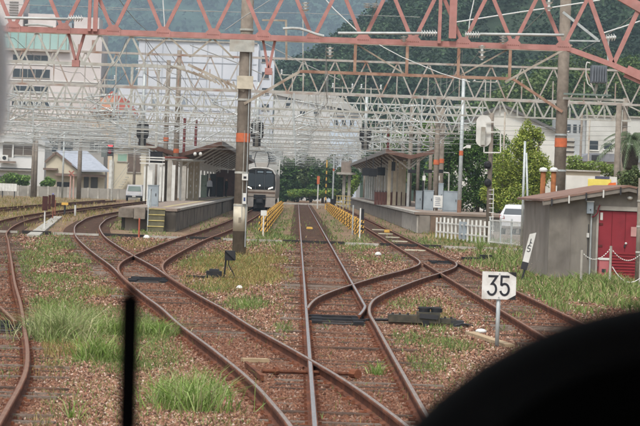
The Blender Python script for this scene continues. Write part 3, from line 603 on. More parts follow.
gantry(Y3, -18, A(662, 100, Y3).x, 6.7, 8.28, 1.44, 'rust streaked grey lattice gantry third from the camera', RUSTGREY, [(A(619, 110, Y3).x, .16, 6.7, (), CONC), (-18.3, .2, 9, (), CONC)], True, [(.81, -1), (4.56, 1), (-3.8, 1), (-9.7, 1), (-13.4, -1)], .0, wd=.065, chord=.1, verts_=True, name='grey_gantry')
part(t, 'stay_wire', MB().bar(A(625, 104, Y3), A(662, 122, Y3), .06, up=(0, 1, 0)), STEEL)
names = ['fourth', 'fifth', 'sixth', 'seventh', 'eighth', 'ninth', 'tenth', 'eleventh', 'twelfth', 'thirteenth', 'fourteenth', 'fifteenth']
P4 = [(152, -18, 18, 6.55, 7.5), (172, -21, 11.5, 6.6, 7.6), (193, -22, 11.5, 6.4, 7.6), (214, -24, 11.5, 6.7, 7.7), (236, -26, 11.5, 6.5, 7.5), (260, -29, 11.5, 6.7, 7.7), (286, -31, 11, 6.5, 7.5), (314, -30, 10.5, 6.6, 7.6), (338, -20, 10.5, 6.5, 7.5), (362, -20, 10.5, 6.8, 7.7), (390, -20, 10.5, 6.5, 7.6), (425, -20, 10.5, 6.7, 7.8)]
for i, (Y, xl, xr, zb, zt) in enumerate(P4):
    posts = [(xl + .3, .18, zt + .5, (), CONC)]
    if Y == 193:
        posts += [(A(176, 150, 193).x, .2, A(180, 50, 193).z, (A(176, 153, 193).z,), CONC), (A(441.5, 160, 193).x, .2, A(444, 108, 193).z, (A(441.5, 163, 193).z,), CONC)]
    elif Y == 172: posts += [(A(427, 160, 193).x * 172 / 193 + .6, .19, 8.2, (4.0,), CONC)]
    elif Y == 214: posts += [(A(165.5, 150, 214).x, .2, A(170, 60, 214).z, (A(165.5, 141, 214).z,), CONC), (A(411, 140, 214).x, .19, 9.0, (), CONC)]
    else: posts += [(xr - .3, .18, zt + .3, (), CONC)]
    trs = [(float(tx('M', Y)), -1), (4.56, 1), (float(tx('T', Y)), 1), (float(tx('L', min(Y, 339))), 1), (float(tx('F', min(Y, 329))), -1)]
    if xl < -20: trs += [(-19.7, -1)]
    if xl < -25: trs += [(-23.5, 1)]
    gantry(Y, xl, xr, zb, zt, .95, f'pale grey lattice gantry {names[i]} from the camera over the tracks', (STEEL, WHITEPIPE, STEEL, STEELB)[i % 4], posts, Y < 160, trs, .55, wd=.05, chord=.075, verts_=i % 2 == 0)
    # long level pipes and feeder cross arms
    for k in range(4):
        z_ = zb - .35 - .3 * k; a_ = random.uniform(xl, xl + 8); b_ = a_ + random.uniform(5, 12); part(t, 'cross_pipe', MB().tube((a_, Y - .3, z_), (min(b_, xr), Y - .3, z_ + random.uniform(-.15, .15)), .021, n=6), (GALV, WHITEPIPE)[k % 2])
    for k in range(18):
        x = random.uniform(xl + 1, xr - 1); d_ = random.uniform(.5, 1.5); part(t, 'stay_rod', MB().bar((x, Y - .2, zb - random.uniform(0, .3)), (x + random.choice((-1.8, -.9, 0, .9, 1.8)), Y - .2, zb - d_), .026, up=(0, 1, 0)), (STEEL, WHITEPIPE, GALV)[k % 3])
    for k in range(5):
        z_ = zb - .3 - .25 * k; part(t, 'span_wire', MB().path([(xl + (xr - xl) * u, Y + .1 + .05 * k, z_ - .35 * 4 * u * (1 - u)) for u in np.linspace(0, 1, 9)], .011, 4), WIRE)
    for k in range(7):
        x = random.uniform(xl + 1, xr - 1); z_ = zb - random.uniform(.3, 1.4); part(t, 'insulator', insulator(MB(), (x, Y - .25, z_), (x + random.choice((-.4, .4)), Y - .25, z_ + random.uniform(-.1, .1)), 4, .05), INSUL)
    for k in range(3):
        x = random.uniform(xl + 2, xr - 2); part(t, 'feeder_arm', MB().bar((x, Y, zt), (x, Y, zt + 1.0), .06, up=(0, 1, 0)).bar((x - .7, Y, zt + .9), (x + .7, Y, zt + .9), .05, up=(0, 1, 0)), STEEL)
        part(t, 'insulator', insulator(MB(), (x - .6, Y, zt + .92), (x - .6, Y, zt + 1.2), 3, .07), INSUL); part(t, 'insulator', insulator(MB(), (x + .6, Y, zt + .92), (x + .6, Y, zt + 1.2), 3, .07), INSUL)

# ------------------------------------------------------------------ overhead wires
def wires(key, label, y0, y1, z=5.35, zig_=.15):
    x_, y_ = float(tx(key, y0)), y0; t = thing('overhead_wire', label, 'wire', (x_, y_, z), 'overhead line wires')
    P = TRK[key]; yy = [y for y in np.arange(y0, y1 + 1, 21.0)]
    cw = [Vector((float(tx(key, y)) + (zig_ if i % 2 else -zig_), y, z)) for i, y in enumerate(yy)]
    part(t, 'contact_wire', MB().path(cw, .008, 5), WIRE)
    mw = []; J = MB()
    for a_, b_ in zip(cw[:-1], cw[1:]):
        for k in range(4):
            u = k / 4; p_ = a_.lerp(b_, u); zz_ = z + .95 - .9 * u * (1 - u); mw.append(Vector((p_.x, p_.y, zz_)))
            J.tube((p_.x, p_.y, z), (p_.x, p_.y, zz_), .006, n=4)
    mw.append(cw[-1] + Vector((0, 0, .95)))
    part(t, 'messenger_wire', MB().path(mw, .007, 5), WIRE); part(t, 'droppers', J, WIRE, kind='stuff')
wires('M', 'overhead wire above the straight central track', 77, 420 if False else 360)
wires('R', 'overhead wire above the right hand platform track', 77, 360)
wires('T', 'overhead wire above the train track', 77, 360)
wires('L', 'overhead wire above the left diverging track', 77, 335)
wires('F', 'overhead wire above the far left siding', 77, 325)
wires('C', 'overhead wire above the crossover', 77, 92, 5.5)
def feeder(label, x, z, y0, y1, sag=.5, r=.014, span=42.0):
    pts = []; y = y0
    while y < y1:
        for k in range(6): u = k / 6; pts.append(Vector((x + .0 * y, y + span * u, z - sag * 4 * u * (1 - u))))
        y += span
    o = single('feeder_cable', MB().path(pts, r, 5), WIRE, label, 'cable', 'feeder cables over the yard')
for x, z, lb in ((-7.6, 9.2, 'feeder cable high above the left platform'), (-6.8, 9.4, 'second high feeder cable left of centre'), (8.6, 9.2, 'feeder cable high above the right platform'), (2.6, 9.3, 'feeder cable above the space right of centre'), (-14, 9.1, 'feeder cable above the far left siding'), (11.5, 8.9, 'outermost right feeder cable')):
    feeder(lb, x, z, 94, 330)
def span(label, pts, Y, r=.016, m=None, Yb=None):
    P_ = [A(x, y, Y + ((Yb or Y) - Y) * i / max(1, len(pts) - 1)) for i, (x, y) in enumerate(pts)]
    single('span_wire', MB().path(P_, r, 5), m or WIRE, label, 'wire', 'cross span wires')
span('dark wire crossing behind the red gantry at upper left', [(0, 4), (110, 7.5), (220, 11.5), (270, 13)], 140); span('lower dark wire crossing at upper left', [(100, 9), (180, 11), (300, 13), (420, 17)], 150)
span('pale twisted wire rising to the right above the red gantry', [(450, 23), (520, 12), (548, 8), (600, 0)], 84, .02, INSUL); span('pale twisted wire at the upper right', [(600, 34), (622, 27), (640, 21)], 84, .02, INSUL)
span('white wire sloping down from the arm at centre right', [(366, 37), (385, 48), (402, 57), (440, 73), (470, 82)], 88, .014, INSUL); span('pale wire sloping between the red diagonals', [(326, 0), (334, 9), (353, 27), (362, 35)], 84, .018, INSUL)
span('vertical pale stay near the upper centre left', [(163, 0), (165, 32)], 84, .016, INSUL); span('vertical pale stay right of centre', [(474, 0), (470, 18), (467, 46)], 84, .016, INSUL); span('thin stay sloping across the concrete pole top', [(270, 0), (245, 16), (225, 30)], 90, .014)
span('thin wire dipping below the red gantry left of centre', [(190, 45), (235, 62), (262, 74)], 100, .02); span('dark wire behind the pole running to the right', [(258, 40), (300, 62), (340, 80)], 100, .018)
for x_, yb_, lb in ((303, 130, 'thin pale mast behind the red gantry right of the pole'),): 
    single('thin_mast', MB().bar(A(x_, 14, 140), (A(x_, 95, 140).x, 140, 6.9), .05, up=(0, 1, 0)), STEEL, lb, 'mast')
# suspended signals seen from behind
def signal(px_, pt, pb_, Y, label, cage):
    c = A(px_, pb_, Y); top = A(px_, pt, Y).z; t = thing('railway_signal', label, 'signal', (c.x, Y, c.z), 'signals hung from the gantries')
    part(t, 'signal_post', MB().tube((c.x, Y, c.z), (c.x, Y, top), .11, n=12), GALV, smooth=True)
    zc = c.z + 1.05
    part(t, 'backplate', MB().prism([(c.x + .42 * math.cos(a_), zc + (.25 if math.sin(a_) > 0 else -.25) + .42 * math.sin(a_)) for a_ in np.linspace(0, 2 * math.pi, 24, endpoint=False)], 'y', Y + .16, Y + .2), BLACK)
    for k in range(3): part(t, 'lamp_hood', MB().tube((c.x, Y + .2, zc - .4 + k * .4), (c.x, Y + .5, zc - .42 + k * .4), .13, n=12), BLACK)
    part(t, 'relay_box', MB().box(c.x - .25, c.x + .25, Y + .15, Y + .35, c.z + .05, c.z + .45), DARK)
    if cage:
        x0_, x1_ = c.x - .85, c.x + .95; z0_, z1_ = c.z - .05, top - .2
        for x in (x0_, x1_):
            for y in (Y - .4, Y + .6): part(t, 'cage_post', MB().box(x - .06, x + .06, y - .05, y + .05, z0_, z1_), STEEL)
        for z in (z0_, z0_ + 1.2, z1_):
            part(t, 'cage_rail', MB().box(x0_, x1_, Y - .44, Y - .38, z - .06, z + .06), STEEL); part(t, 'cage_rail', MB().box(x0_, x1_, Y + .58, Y + .64, z - .04, z + .04), STEEL)
        part(t, 'cage_floor', MB().box(x0_, x1_, Y - .4, Y + .6, z0_ - .06, z0_ - .041), STEELB)
signal(142, 62, 146, 190, 'caged signal with dark round back above the left platform', True)
signal(256.5, 82, 147, 176, 'hanging signal just right of the big concrete pole', False)
signal(365, 96, 150, 196, 'signal with black back above the right platform canopy', False)

# ------------------------------------------------------------------ platforms
t = thing('island_platform', 'left island platform with dark weathered concrete sides', 'platform', (-7.8, 133, 0))
PX0, PX1, PY0, PY1 = -8.35, -5.65, 133.0, 352.0
PDARK = mat('blackened platform wall', '#857c70', '#5d564c', 1.2, .95, bump=.3, stain='#3b352f', sscale=.9, samt=.85, stretch=(1, 1.2, .25))
part(t, 'platform_body', MB().box(PX0 + .25, PX1 - .12, PY0, PY1, -.1, .98), PDARK); part(t, 'platform_top', MB().box(PX0, PX1, PY0 - .05, PY1, .985, 1.1), ASPH)
part(t, 'edge_strip', MB().box(PX1 - .32, PX1 + .03, PY0 + 4, PY1, 1.0, 1.112), CONCL); part(t, 'tactile_strip', MB().box(PX1 - 1.1, PX1 - .8, PY0 + 8, PY1, 1.09, 1.108), mat('dull cream yellow', '#b5a57d', '#a3946e', 3, .8))
y = PY0
while y < 215:
    part(t, 'wall_panel', MB().box(PX1 - .12, PX1 - .06, y + .03, y + 2.95, .02, .93), PDARK); y += 3.0
for y in np.arange(215, 350, 15): part(t, 'wall_panel', MB().box(PX1 - .12, PX1 - .06, y + .05, y + 14.9, .02, .93), PDARK)
xs0, xs1 = A(147, 220, 131).x, A(163, 220, 131).x
for k in range(4):
    st = part(t, 'stair_step', MB().box(xs0, xs1, PY0 - .35 * (4 - k), PY0 - .02, .0 if k == 0 else .27 * k, .27 * (k + 1) - .012 * k), mat('mossy step', '#6f6a55', '#5c5844', 3, .9)); part(st, 'step_edge', MB().box(xs0 - .02, xs1 + .02, PY0 - .35 * (4 - k) - .03, PY0 - .35 * (4 - k) + .05, .27 * (k + 1) - .03, .27 * (k + 1) + .012), mat('worn yellow edge', '#c4b476', '#b0a066', 5, .8))
part(t, 'handrail', MB().path([(xs0, PY0 - 1.3, 0), (xs0, PY0 - 1.3, 1.1), (xs0, PY0 - .1, 2.0), (xs0, PY0 + .8, 2.0), (xs0, PY0 + .8, 1.1)], .03), GALV)
part(t, 'end_block', MB().box(A(119, 212, PY0).x, A(134, 212, PY0).x, PY0 - .4, PY0 + 3, .62, 1.05), CONC); part(t, 'end_block', MB().box(A(135, 212, PY0).x, A(146, 212, PY0).x, PY0 - .9, PY0 + 2, .58, 1.12), CONC)
part(t, 'end_pier', MB().box(A(121, 212, PY0).x, A(146, 212, PY0).x, PY0 + .6, PY0 + 4, -.1, .62), mat('hollow shade concrete', '#57524a', '#4a453e', 3, .9))  # dark colour stands in for the shade inside the hollow platform end
def canopy(name, label, xc, xl, xr, zc, ze, Y0, Y1, group, wl, wr):
    t = thing(name, label, 'canopy', (xc, Y0, 1.1), group); T_ = .16
    for nm, x, z_ in (('roof_slope', xr, wr), ('roof_slope', xl, wl)):
        part(t, nm, MB().prism([(xc, zc), (x, z_), (x, z_ + .05), (xc, zc + .05)], 'y', Y0 + .03, Y1), ROOFT); part(t, 'soffit', MB().prism([(xc, zc - T_), (x, z_ - T_), (x, z_ - T_ + .03), (xc, zc - T_ + .03)], 'y', Y0 + .05, Y1), ROOFU)
        part(t, 'end_fascia', MB().prism([(xc, zc - T_ - .06), (x, z_ - T_ - .06), (x, z_ + .07), (xc, zc + .07)], 'y', Y0 - .05, Y0 + .02), FASCIA)
        part(t, 'eave_fascia', MB().box(x - .04, x + .04, Y0, Y1, z_ - T_ - .08, z_ + .08), mat('grey eave trim', '#86807a', '#75706a', 4, .7))
    for y in np.arange(Y0 + 3, Y1, 9.0):
        p_ = part(t, 'canopy_post', MB().box(xc - .09, xc + .09, y - .09, y + .09, 1.1, zc - T_), WHITE)
        part(t, 'rafter', MB().bar((xc, y, zc - .9), (xr - .3, y, wr - T_ - .04), .1), WHITE); part(t, 'rafter', MB().bar((xc, y, zc - .9), (xl + .3, y, wl - T_ - .04), .1), WHITE)
        part(t, 'cross_beam', MB().bar((xl + .2, y + .02, wl - T_ - .08), (xc, y + .02, zc - T_ - .1), .1), ROOFU); part(t, 'cross_beam', MB().bar((xc, y + .02, zc - T_ - .1), (xr - .2, y + .02, wr - T_ - .08), .1), ROOFU)
    return t
cx_ = A(180, 152, 194).x
t = canopy('platform_canopy', 'brown edged butterfly canopy over the left platform', cx_, cx_ - 2.9, A(222, 142, 194).x, A(180, 154, 194).z, 0, 194, 345, 'platform canopies', A(180, 152, 194).z + .6, A(222, 142, 194).z)
for a_ in (196, 199, 203, 207, 212, 218): p_ = A(a_, 150, 215); part(t, 'hanging_rod', MB().box(p_.x - .03, p_.x + .03, 215 + (a_ - 196) * 1.5, 215.06 + (a_ - 196) * 1.5, 3.3, 4.6), WHITE)
part(t, 'duct', MB().tube(A(150, 159, 185), A(204, 161, 197), .09), STEEL); part(t, 'duct', MB().tube(A(165, 157.5, 185), A(188, 158, 195), .07), mat('red pipe', '#8d4a3c', '#7d4034', 4))
for a_ in (195, 200.5): p_ = A(a_, 154, 193.5); part(t, 'lamp', MB().ell(p_, .12, .12, .14, 10, 6), WHITE, smooth=True)
t2 = canopy('platform_canopy', 'brown edged butterfly canopy over the right platform', A(411, 155, 200).x, A(386, 150, 200).x, A(436, 150, 200).x, A(411, 156, 200).z, 0, 200, 335, 'platform canopies', A(386, 150, 200).z, A(436, 150, 200).z)
# things under the left canopy
def boxthing(name, label, cat, x0, x1, y0, y1, z0, z1, m, extra=None, group=None):
    t = thing(name, label, cat, ((x0 + x1) / 2, (y0 + y1) / 2, z0), group); part(t, 'cabinet', MB().box(x0, x1, y0, y1, z0, z1), m)
    part(t, 'lid', MB().box(x0 - .02, x1 + .02, y0 - .02, y1 + .02, z1, z1 + .04), m); part(t, 'door', MB().box(x0 + .05, x1 - .05, y0 - .015, y0 - .001, z0 + .08, z1 - .06), m); part(t, 'handle', MB().box(x1 - .14, x1 - .1, y0 - .04, y0 - .015, (z0 + z1) / 2, (z0 + z1) / 2 + .14), DARK)
    return t
for i, (a_, b_, Y) in enumerate(((182, 187, 198), (188, 193.5, 199), (194, 199, 200))):
    x0_, x1_ = A(a_, 180, Y).x, A(b_, 180, Y).x; tt = thing('wall_panel_screen', f'{("leftmost", "middle", "rightmost")[i]} beige tall screen panel under the left canopy', 'screen', (x0_, Y, 1.1), 'beige platform screens'); part(tt, 'panel', MB().box(x0_, x1_, Y, Y + .1, 1.1, 3.9), BEIGEW)
    for k in range(5): part(tt, 'slot', MB().box((x0_ + x1_) / 2 - .03, (x0_ + x1_) / 2 + .03, Y - .004, Y - .001, 1.6 + k * .45, 1.75 + k * .45), WHITE)
boxthing('vending_machine', 'dark tall kiosk behind the standing passenger', 'kiosk', -8.6, -7.6, 262, 263.2, 1.1, 3.2, DARK)
boxthing('vending_machine', 'dark vending machine right of the standing passenger', 'vending machine', -7.5, -6.9, 262, 263, 1.1, 2.9, BLACK)
boxthing('notice_cabinet', 'pale green notice cabinet under the left canopy', 'cabinet', A(201, 180, 240).x, A(207, 180, 240).x, 240, 240.5, 1.1, 3.0, mat('pale green panel', '#8d9a8c', '#7c897b', 3))
boxthing('waiting_room', 'dark reddish waiting room beneath the left canopy', 'room', -8.4, -6.4, 285, 300, 1.1, 3.7, mat('dark brown wall', '#5a4440', '#4b3936', 2))
# people
def person(px_, py_, label, ramp, lean=0.0):
    g_ = G(px_, py_, 1.1); me = bpy.data.meshes.new('person')
    V_ = [(0, 0, .95), (0, 0, 1.15), (0, 0, 1.38), (0, 0, 1.5), (0, .02, 1.6), (0, .02, 1.72), (.1, 0, .88), (.12, -.02, .48), (.12, .03, .08), (.12, -.12, .04), (-.1, 0, .88), (-.13, .06, .48), (-.13, .1, .08), (-.13, -.05, .04),
          (.19, 0, 1.38), (.25, .02, 1.1), (.24, -.06, .86), (.24, -.08, .76), (-.19, 0, 1.38), (-.25, .02, 1.1), (-.24, -.06, .86), (-.24, -.08, .76)]
    E_ = [(0, 1), (1, 2), (2, 3), (3, 4), (4, 5), (0, 6), (6, 7), (7, 8), (8, 9), (0, 10), (10, 11), (11, 12), (12, 13), (2, 14), (14, 15), (15, 16), (16, 17), (2, 18), (18, 19), (19, 20), (20, 21)]
    Rr = [.15, .14, .16, .06, .095, .08, .1, .07, .05, .04, .1, .07, .05, .04, .07, .05, .035, .03, .07, .05, .035, .03]
    me.from_pydata(V_, E_, []); o = bpy.data.objects.new('person', me); col.objects.link(o); o.location = g_; o.rotation_euler.z = lean
    sm = o.modifiers.new('skin', 'SKIN'); lay = me.skin_vertices[0].data if me.skin_vertices else None
    if lay is None: return o
    for i, r in enumerate(Rr): lay[i].radius = (r, r); lay[i].use_root = (i == 0)
    o.modifiers.new('sub', 'SUBSURF').levels = 2; o.modifiers['sub'].render_levels = 2
    m = bpy.data.materials.new('clothes'); m.use_nodes = True; n = m.node_tree.nodes; l = m.node_tree.links
    tc = n.new('ShaderNodeTexCoord'); sp = n.new('ShaderNodeSeparateXYZ'); l.new(tc.outputs['Object'], sp.inputs[0]); mr = n.new('ShaderNodeMapRange'); mr.inputs[2].default_value = 1.85; l.new(sp.outputs[2], mr.inputs[0])
    cr = n.new('ShaderNodeValToRGB'); cr.color_ramp.interpolation = 'CONSTANT'; el = cr.color_ramp.elements; el[0].position = 0; el[0].color = hx(ramp[0][1]); el[1].position = ramp[1][0]; el[1].color = hx(ramp[1][1])
    for p_, c_ in ramp[2:]: e = el.new(p_); e.color = hx(c_)
    l.new(mr.outputs[0], cr.inputs[0]); l.new(cr.outputs[0], n['Principled BSDF'].inputs['Base Color']); n['Principled BSDF'].inputs['Roughness'].default_value = .85
    me.materials.append(m); WL[o] = tuple(g_); return tag(o, label, 'person', 'people on the left platform')
bpy.context.view_layer.update()
def ensure_skin():
    pass
person(209.3, 197, 'standing person in white shirt and dark trousers on left platform', [(0, '#1f2126'), (.5, '#d6d8dc'), (.81, '#b58a70'), (.93, '#1d1a18')], .6)
person(226, 197, 'person in dark clothes farther along the left platform', [(0, '#2a2a2c'), (.5, '#26262b'), (.81, '#b58a70'), (.93, '#1d1a18')], 2.0)
# platform end clutter, left
boxthing('relay_cabinet', 'light grey relay cabinet at the end of the left platform', 'cabinet', A(147.5, 200, 142).x, A(158, 200, 142).x, 142, 142.6, 1.1, 2.15, GREYBOX)
boxthing('equipment_box', 'dark equipment box on a frame above the left platform end', 'box', A(150, 158, 178).x, A(162, 158, 178).x, 178, 179, A(156, 163, 178).z, A(156, 152, 178).z, BLACK)
tt = thing('equipment_stand', 'pale steel stand carrying the dark equipment box', 'stand', A(156, 204, 178))
for a_ in (145, 148.5, 161, 164): p_ = A(a_, 170, 178); part(tt, 'frame_post', MB().box(p_.x - .06, p_.x + .06, 177.8, 177.95, 1.1, p_.z + .3), WHITE)
for z_ in (157.5, 160, 163.5): part(tt, 'frame_rail', MB().box(A(140, z_, 178).x, A(165, z_, 178).x, 177.7, 177.78, A(155, z_, 178).z - .04, A(155, z_, 178).z + .04), WHITE)
for i, (a_, pt, Y, lb) in enumerate(((149.5, 170, 150, 'thick white post at the left platform end'), (169, 160, 182, 'pale post left of the banded concrete pole'), (172.5, 165, 186, 'white post in front of the banded concrete pole'), (183.5, 166, 190, 'white post right of the banded concrete pole'))):
    x = A(a_, 190, Y).x; single('platform_post', MB().box(x - .14, x + .14, Y, Y + .25, 1.1, A(a_, pt, Y).z), (WHITE, CONCL)[i % 2], lb, 'post', 'posts on the left platform')
for i, (a_, b_, c_) in enumerate(((184.5, 118, 153), (196, 120, 146))):
    x = A(a_, 130, 200).x; single('red_pipe_stand', MB().tube((x, 200, A(a_, c_, 200).z), (x, 200, A(a_, b_, 200).z), .1, n=10), mat('dark red paint', '#6d3230', '#5e2a29', 4), ('left', 'right')[i] + ' dark red upright above the left canopy', 'post', 'dark red uprights on the canopy')
x = A(388.5, 130, 215).x; single('red_pipe_stand', MB().tube((x, 215, A(388, 150, 215).z), (x, 215, A(388, 128, 215).z), .1, n=10), MATS['dark red paint'], 'dark red upright above the right canopy', 'post', 'dark red uprights on the canopy')

t = thing('side_platform', 'right platform with pale concrete side panels', 'platform', (8, 155, 0))
QX0, QX1, QY0, QY1 = 6.68, 12.5, 155.0, 352.0
part(t, 'platform_body', MB().box(QX0 + .1, QX1, QY0, QY1, -.1, 1.03), CONC2); part(t, 'platform_top', MB().box(QX0 - .1, QX1, QY0 - .08, QY1, 1.035, 1.17), ASPH); part(t, 'edge_strip', MB().box(QX0 - .13, QX0 + .25, QY0 + 1, QY1, 1.05, 1.182), CONCL)
y = QY0
i = 0
while y < 200:
    part(t, 'wall_panel', MB().box(QX0 + .02, QX0 + .1, y + .03, y + 1.9, .02, .98), CONCL if y < 176 else CONC2); y += 2.0
for y in np.arange(200, 350, 10): part(t, 'wall_panel', MB().box(QX0 + .03, QX0 + .1, y + .05, y + 9.9, .02, .98), CONC2)
for k in range(3): part(t, 'end_panel', MB().box(QX0 + .15 + k * .62, QX0 + .74 + k * .62, QY0 - .05, QY0, .02, 1.0), (CONC2, mat('brown stained concrete', '#7d6a5a', '#6c5b4d', 3, .9), CONC2)[k])
bx0, bx1 = A(372, 200, 232).x, A(407, 200, 232).x
tt = thing('platform_screen', 'beige slatted screen wall with brown dado under right canopy', 'screen', (7.8, 206, 1.17))
def scr(px_): return A(px_, 195, 1).x
ax, ay = 8.15, 212.0; bx_, by_ = 7.95, 300.0
for k in range(26):
    u0 = k / 26; y0_ = ay + (by_ - ay) * u0; y1_ = y0_ + (by_ - ay) / 26 - .25
    part(tt, 'upper_slat', MB().box(ax + (k % 2) * .05, ax + .08 + (k % 2) * .05, y0_, y1_, 2.2, 4.45), BEIGEW); part(tt, 'dado_panel', MB().box(ax - .03, ax + .02, y0_, y1_ + .1, 1.2, 2.19), BROWNP)
for k, a_ in enumerate((389, 394.5, 399.5, 404)):
    p_ = A(a_, 190, 206); part(tt, 'end_slat', MB().box(p_.x - .12, p_.x + .12, 206 + k * .1, 206.1 + k * .1, 1.2, 4.5), BEIGEW)
for k in range(11):
    p_ = A(375.5 + 3 * k, 197, 208); part(tt, 'dado_board', MB().box(p_.x - .1, p_.x + .1, 207.4, 207.5, 1.2, 2.15), BROWNP)
for k, (a_, b_) in enumerate(((366, 172), (372, 173), (379, 172))):
    p_ = A(a_, b_, 230); tt = thing('hanging_sign', f'{("far", "middle", "near")[k]} dark sign hung under the right canopy', 'sign', p_, 'dark signs under the right canopy'); part(tt, 'sign_box', MB().box(p_.x - .32, p_.x + .32, 230 - k * 3, 230.25 - k * 3, p_.z - .3, p_.z + .35), BLACK); part(tt, 'hanger', MB().box(p_.x - .03, p_.x + .03, 230.1 - k * 3, 230.16 - k * 3, p_.z + .35, 4.9), DARK)
tt = thing('platform_clock', 'small dark speaker and clock near the right canopy end', 'clock', A(393.5, 166, 204)); p_ = A(393.5, 166, 204); part(tt, 'clock_case', MB().box(p_.x - .14, p_.x + .14, 204, 204.3, p_.z - .35, p_.z + .3), DARK); part(tt, 'bracket', MB().box(p_.x - .03, p_.x + .03, 204.1, 204.16, p_.z + .3, 4.9), DARK)
for i, (a_, b_, Y, h, lb) in enumerate(((416, 422, 176, 1.15, 'leftmost grey cabinet at the right platform end'), (424, 433.5, 172, 1.2, 'second grey cabinet behind the white notice'), (443.5, 458, 166, 1.2, 'wide grey cabinet at the right platform end'), (433, 443, 185, 1.7, 'tall grey cabinet behind the others on right platform'))):
    boxthing('relay_cabinet', lb, 'cabinet', A(a_, 200, Y).x, A(b_, 200, Y).x, Y, Y + .8, 1.17, 1.17 + h, GREYBOX, group='grey cabinets on the right platform')
p_ = A(438, 201.5, 165); tt = thing('notice_board', 'white notice board with grey writing on the right platform', 'notice', (p_.x, 165, 1.17)); part(tt, 'board', MB().box(p_.x - .27, p_.x + .27, 165, 165.05, p_.z - .36, p_.z + .36), WHITE); part(tt, 'leg', MB().box(p_.x - .2, p_.x - .16, 165.05, 165.1, 1.17, p_.z), STEEL); part(tt, 'leg', MB().box(p_.x + .16, p_.x + .2, 165.05, 165.1, 1.17, p_.z), STEEL)
for k in range(5): part(tt, 'text_line', MB().box(p_.x - .17 + .02 * (k % 2), p_.x + .15 - .03 * (k % 3), 164.993, 164.999, p_.z - .25 + k * .11, p_.z - .21 + k * .11), mat('grey print', '#8a8f98', '#7a7f88', 4))
tt = thing('pipe_portal', 'pale pipe portal carrying dark lamps over the right platform', 'frame', A(430, 200, 180))
part(tt, 'portal_pipe', MB().path([(A(424.5, 170, 180).x, 180, 1.17), A(424.5, 171, 180), A(449, 173, 180), (A(449.5, 172, 180).x, 180, 1.17)], .05, 8), STEEL)
for a_ in (412, 428, 439): part(tt, 'lamp_box', MB().box(A(a_ - 4, 171, 180).x, A(a_ + 4, 171, 180).x, 179.8, 180.1, A(a_, 173, 180).z, A(a_, 169.5, 180).z), BLACK)
for a_ in (424, 438): p_ = A(a_, 178, 179.7); part(tt, 'plate', MB().box(p_.x - .1, p_.x + .1, 179.6, 179.65, p_.z - .15, p_.z + .15), WHITE)
part(tt, 'black_post', MB().box(A(423.3, 180, 178).x - .06, A(423.3, 180, 178).x + .06, 178, 178.12, 1.17, 3), BLACK)
for i, (a_, b_, c_, d_) in enumerate(((395, 113, 441, 143), (408, 138, 429, 147), (395, 141, 412, 152))):
    single('diagonal_arm', MB().tube(A(a_, b_, 188), A(c_, d_, 190), .05), WHITEPIPE, ('upper', 'middle', 'lower')[i] + ' white sloping stay pipe above the right platform', 'pipe', 'white stay pipes right')
for i, (a_, b_, c_, d_) in enumerate(((164, 134, 188, 125), (176, 132, 208, 112), (200, 142, 222, 130))):
    single('diagonal_arm', MB().tube(A(a_, b_, 186), A(c_, d_, 189), .045), WHITEPIPE, ('left', 'middle', 'right')[i] + ' white rising stay pipe above the left platform', 'pipe', 'white stay pipes left')

# ------------------------------------------------------------------ waiting train
TY, TX = 245.0, A(259.5, 200, 245).x
t = thing('commuter_train', 'silver commuter train with black front waiting beside left platform', 'train', (TX, TY, .17))
half = [(0, 3.92), (.75, 3.88), (1.15, 3.72), (1.36, 3.42), (1.44, 3.0), (1.46, 1.9), (1.42, 1.25), (1.38, 1.1)]
prof = [(x, z) for x, z in half] + [(-x, z) for x, z in half[::-1][:-1]]
mb = MB(); secs = [(TY, .955, .96), (TY + .25, .985, .99), (TY + .8, 1, 1), (TY + 44, 1, 1)]
for y, sx_, sz_ in secs: mb.v += [(TX + x * sx_, y, 1.1 + (z - 1.1) * sz_) for x, z in prof]
k = len(prof)
for i in range(3): mb.f += [(i * k + j, i * k + (j + 1) % k, (i + 1) * k + (j + 1) % k, (i + 1) * k + j) for j in range(k)]
mb.f += [tuple(range(k)), tuple(range(3 * k, 4 * k))[::-1]]
SILV = mat('train stainless', '#b0aaa2', '#a39d95', 2, .45, .25, stain='#8a8078', sscale=1.5, samt=.3)
part(t, 'body', mb, SILV)
def fr(x0, x1, z0, z1, c=.12): return [(TX + x0, z0), (TX + x1, z0), (TX + x1, z1 - c), (TX + x1 - c, z1), (TX + x0 + c, z1), (TX + x0, z1 - c)]
part(t, 'front_mask', MB().prism([(TX - 1.3, 1.95), (TX + 1.3, 1.95), (TX + 1.36, 2.4), (TX + 1.28, 3.3), (TX + 1.0, 3.62), (TX + .5, 3.74), (TX - .5, 3.74), (TX - 1.0, 3.62), (TX - 1.28, 3.3), (TX - 1.36, 2.4)], 'y', TY - .05, TY - .004), mat('black train mask', '#16181b', '#1d2023', 3, .2, spec=.6))
for x0, x1, nm in ((-1.18, -.45, 'windscreen'), (.45, 1.18, 'windscreen'), (-.36, .36, 'door_window')):
    part(t, nm, MB().prism(fr(x0, x1, 2.2, 3.35), 'y', TY - .062, TY - .052), GLASS)
for x0, x1 in ((-.25, .25), (.52, 1.0)): part(t, 'destination_display', MB().box(TX + x0, TX + x1, TY - .064, TY - .0535, 3.42, 3.56), mat('display panel', '#8a9aa2', '#4a555c', 30, .4))
for s_ in (-1, 1): part(t, 'door_pillar', MB().box(TX + s_ * .4 - .02, TX + s_ * .4 + .02, TY - .075, TY - .055, 1.9, 3.65), mat('grey trim', '#5c6166', '#50555a', 3))
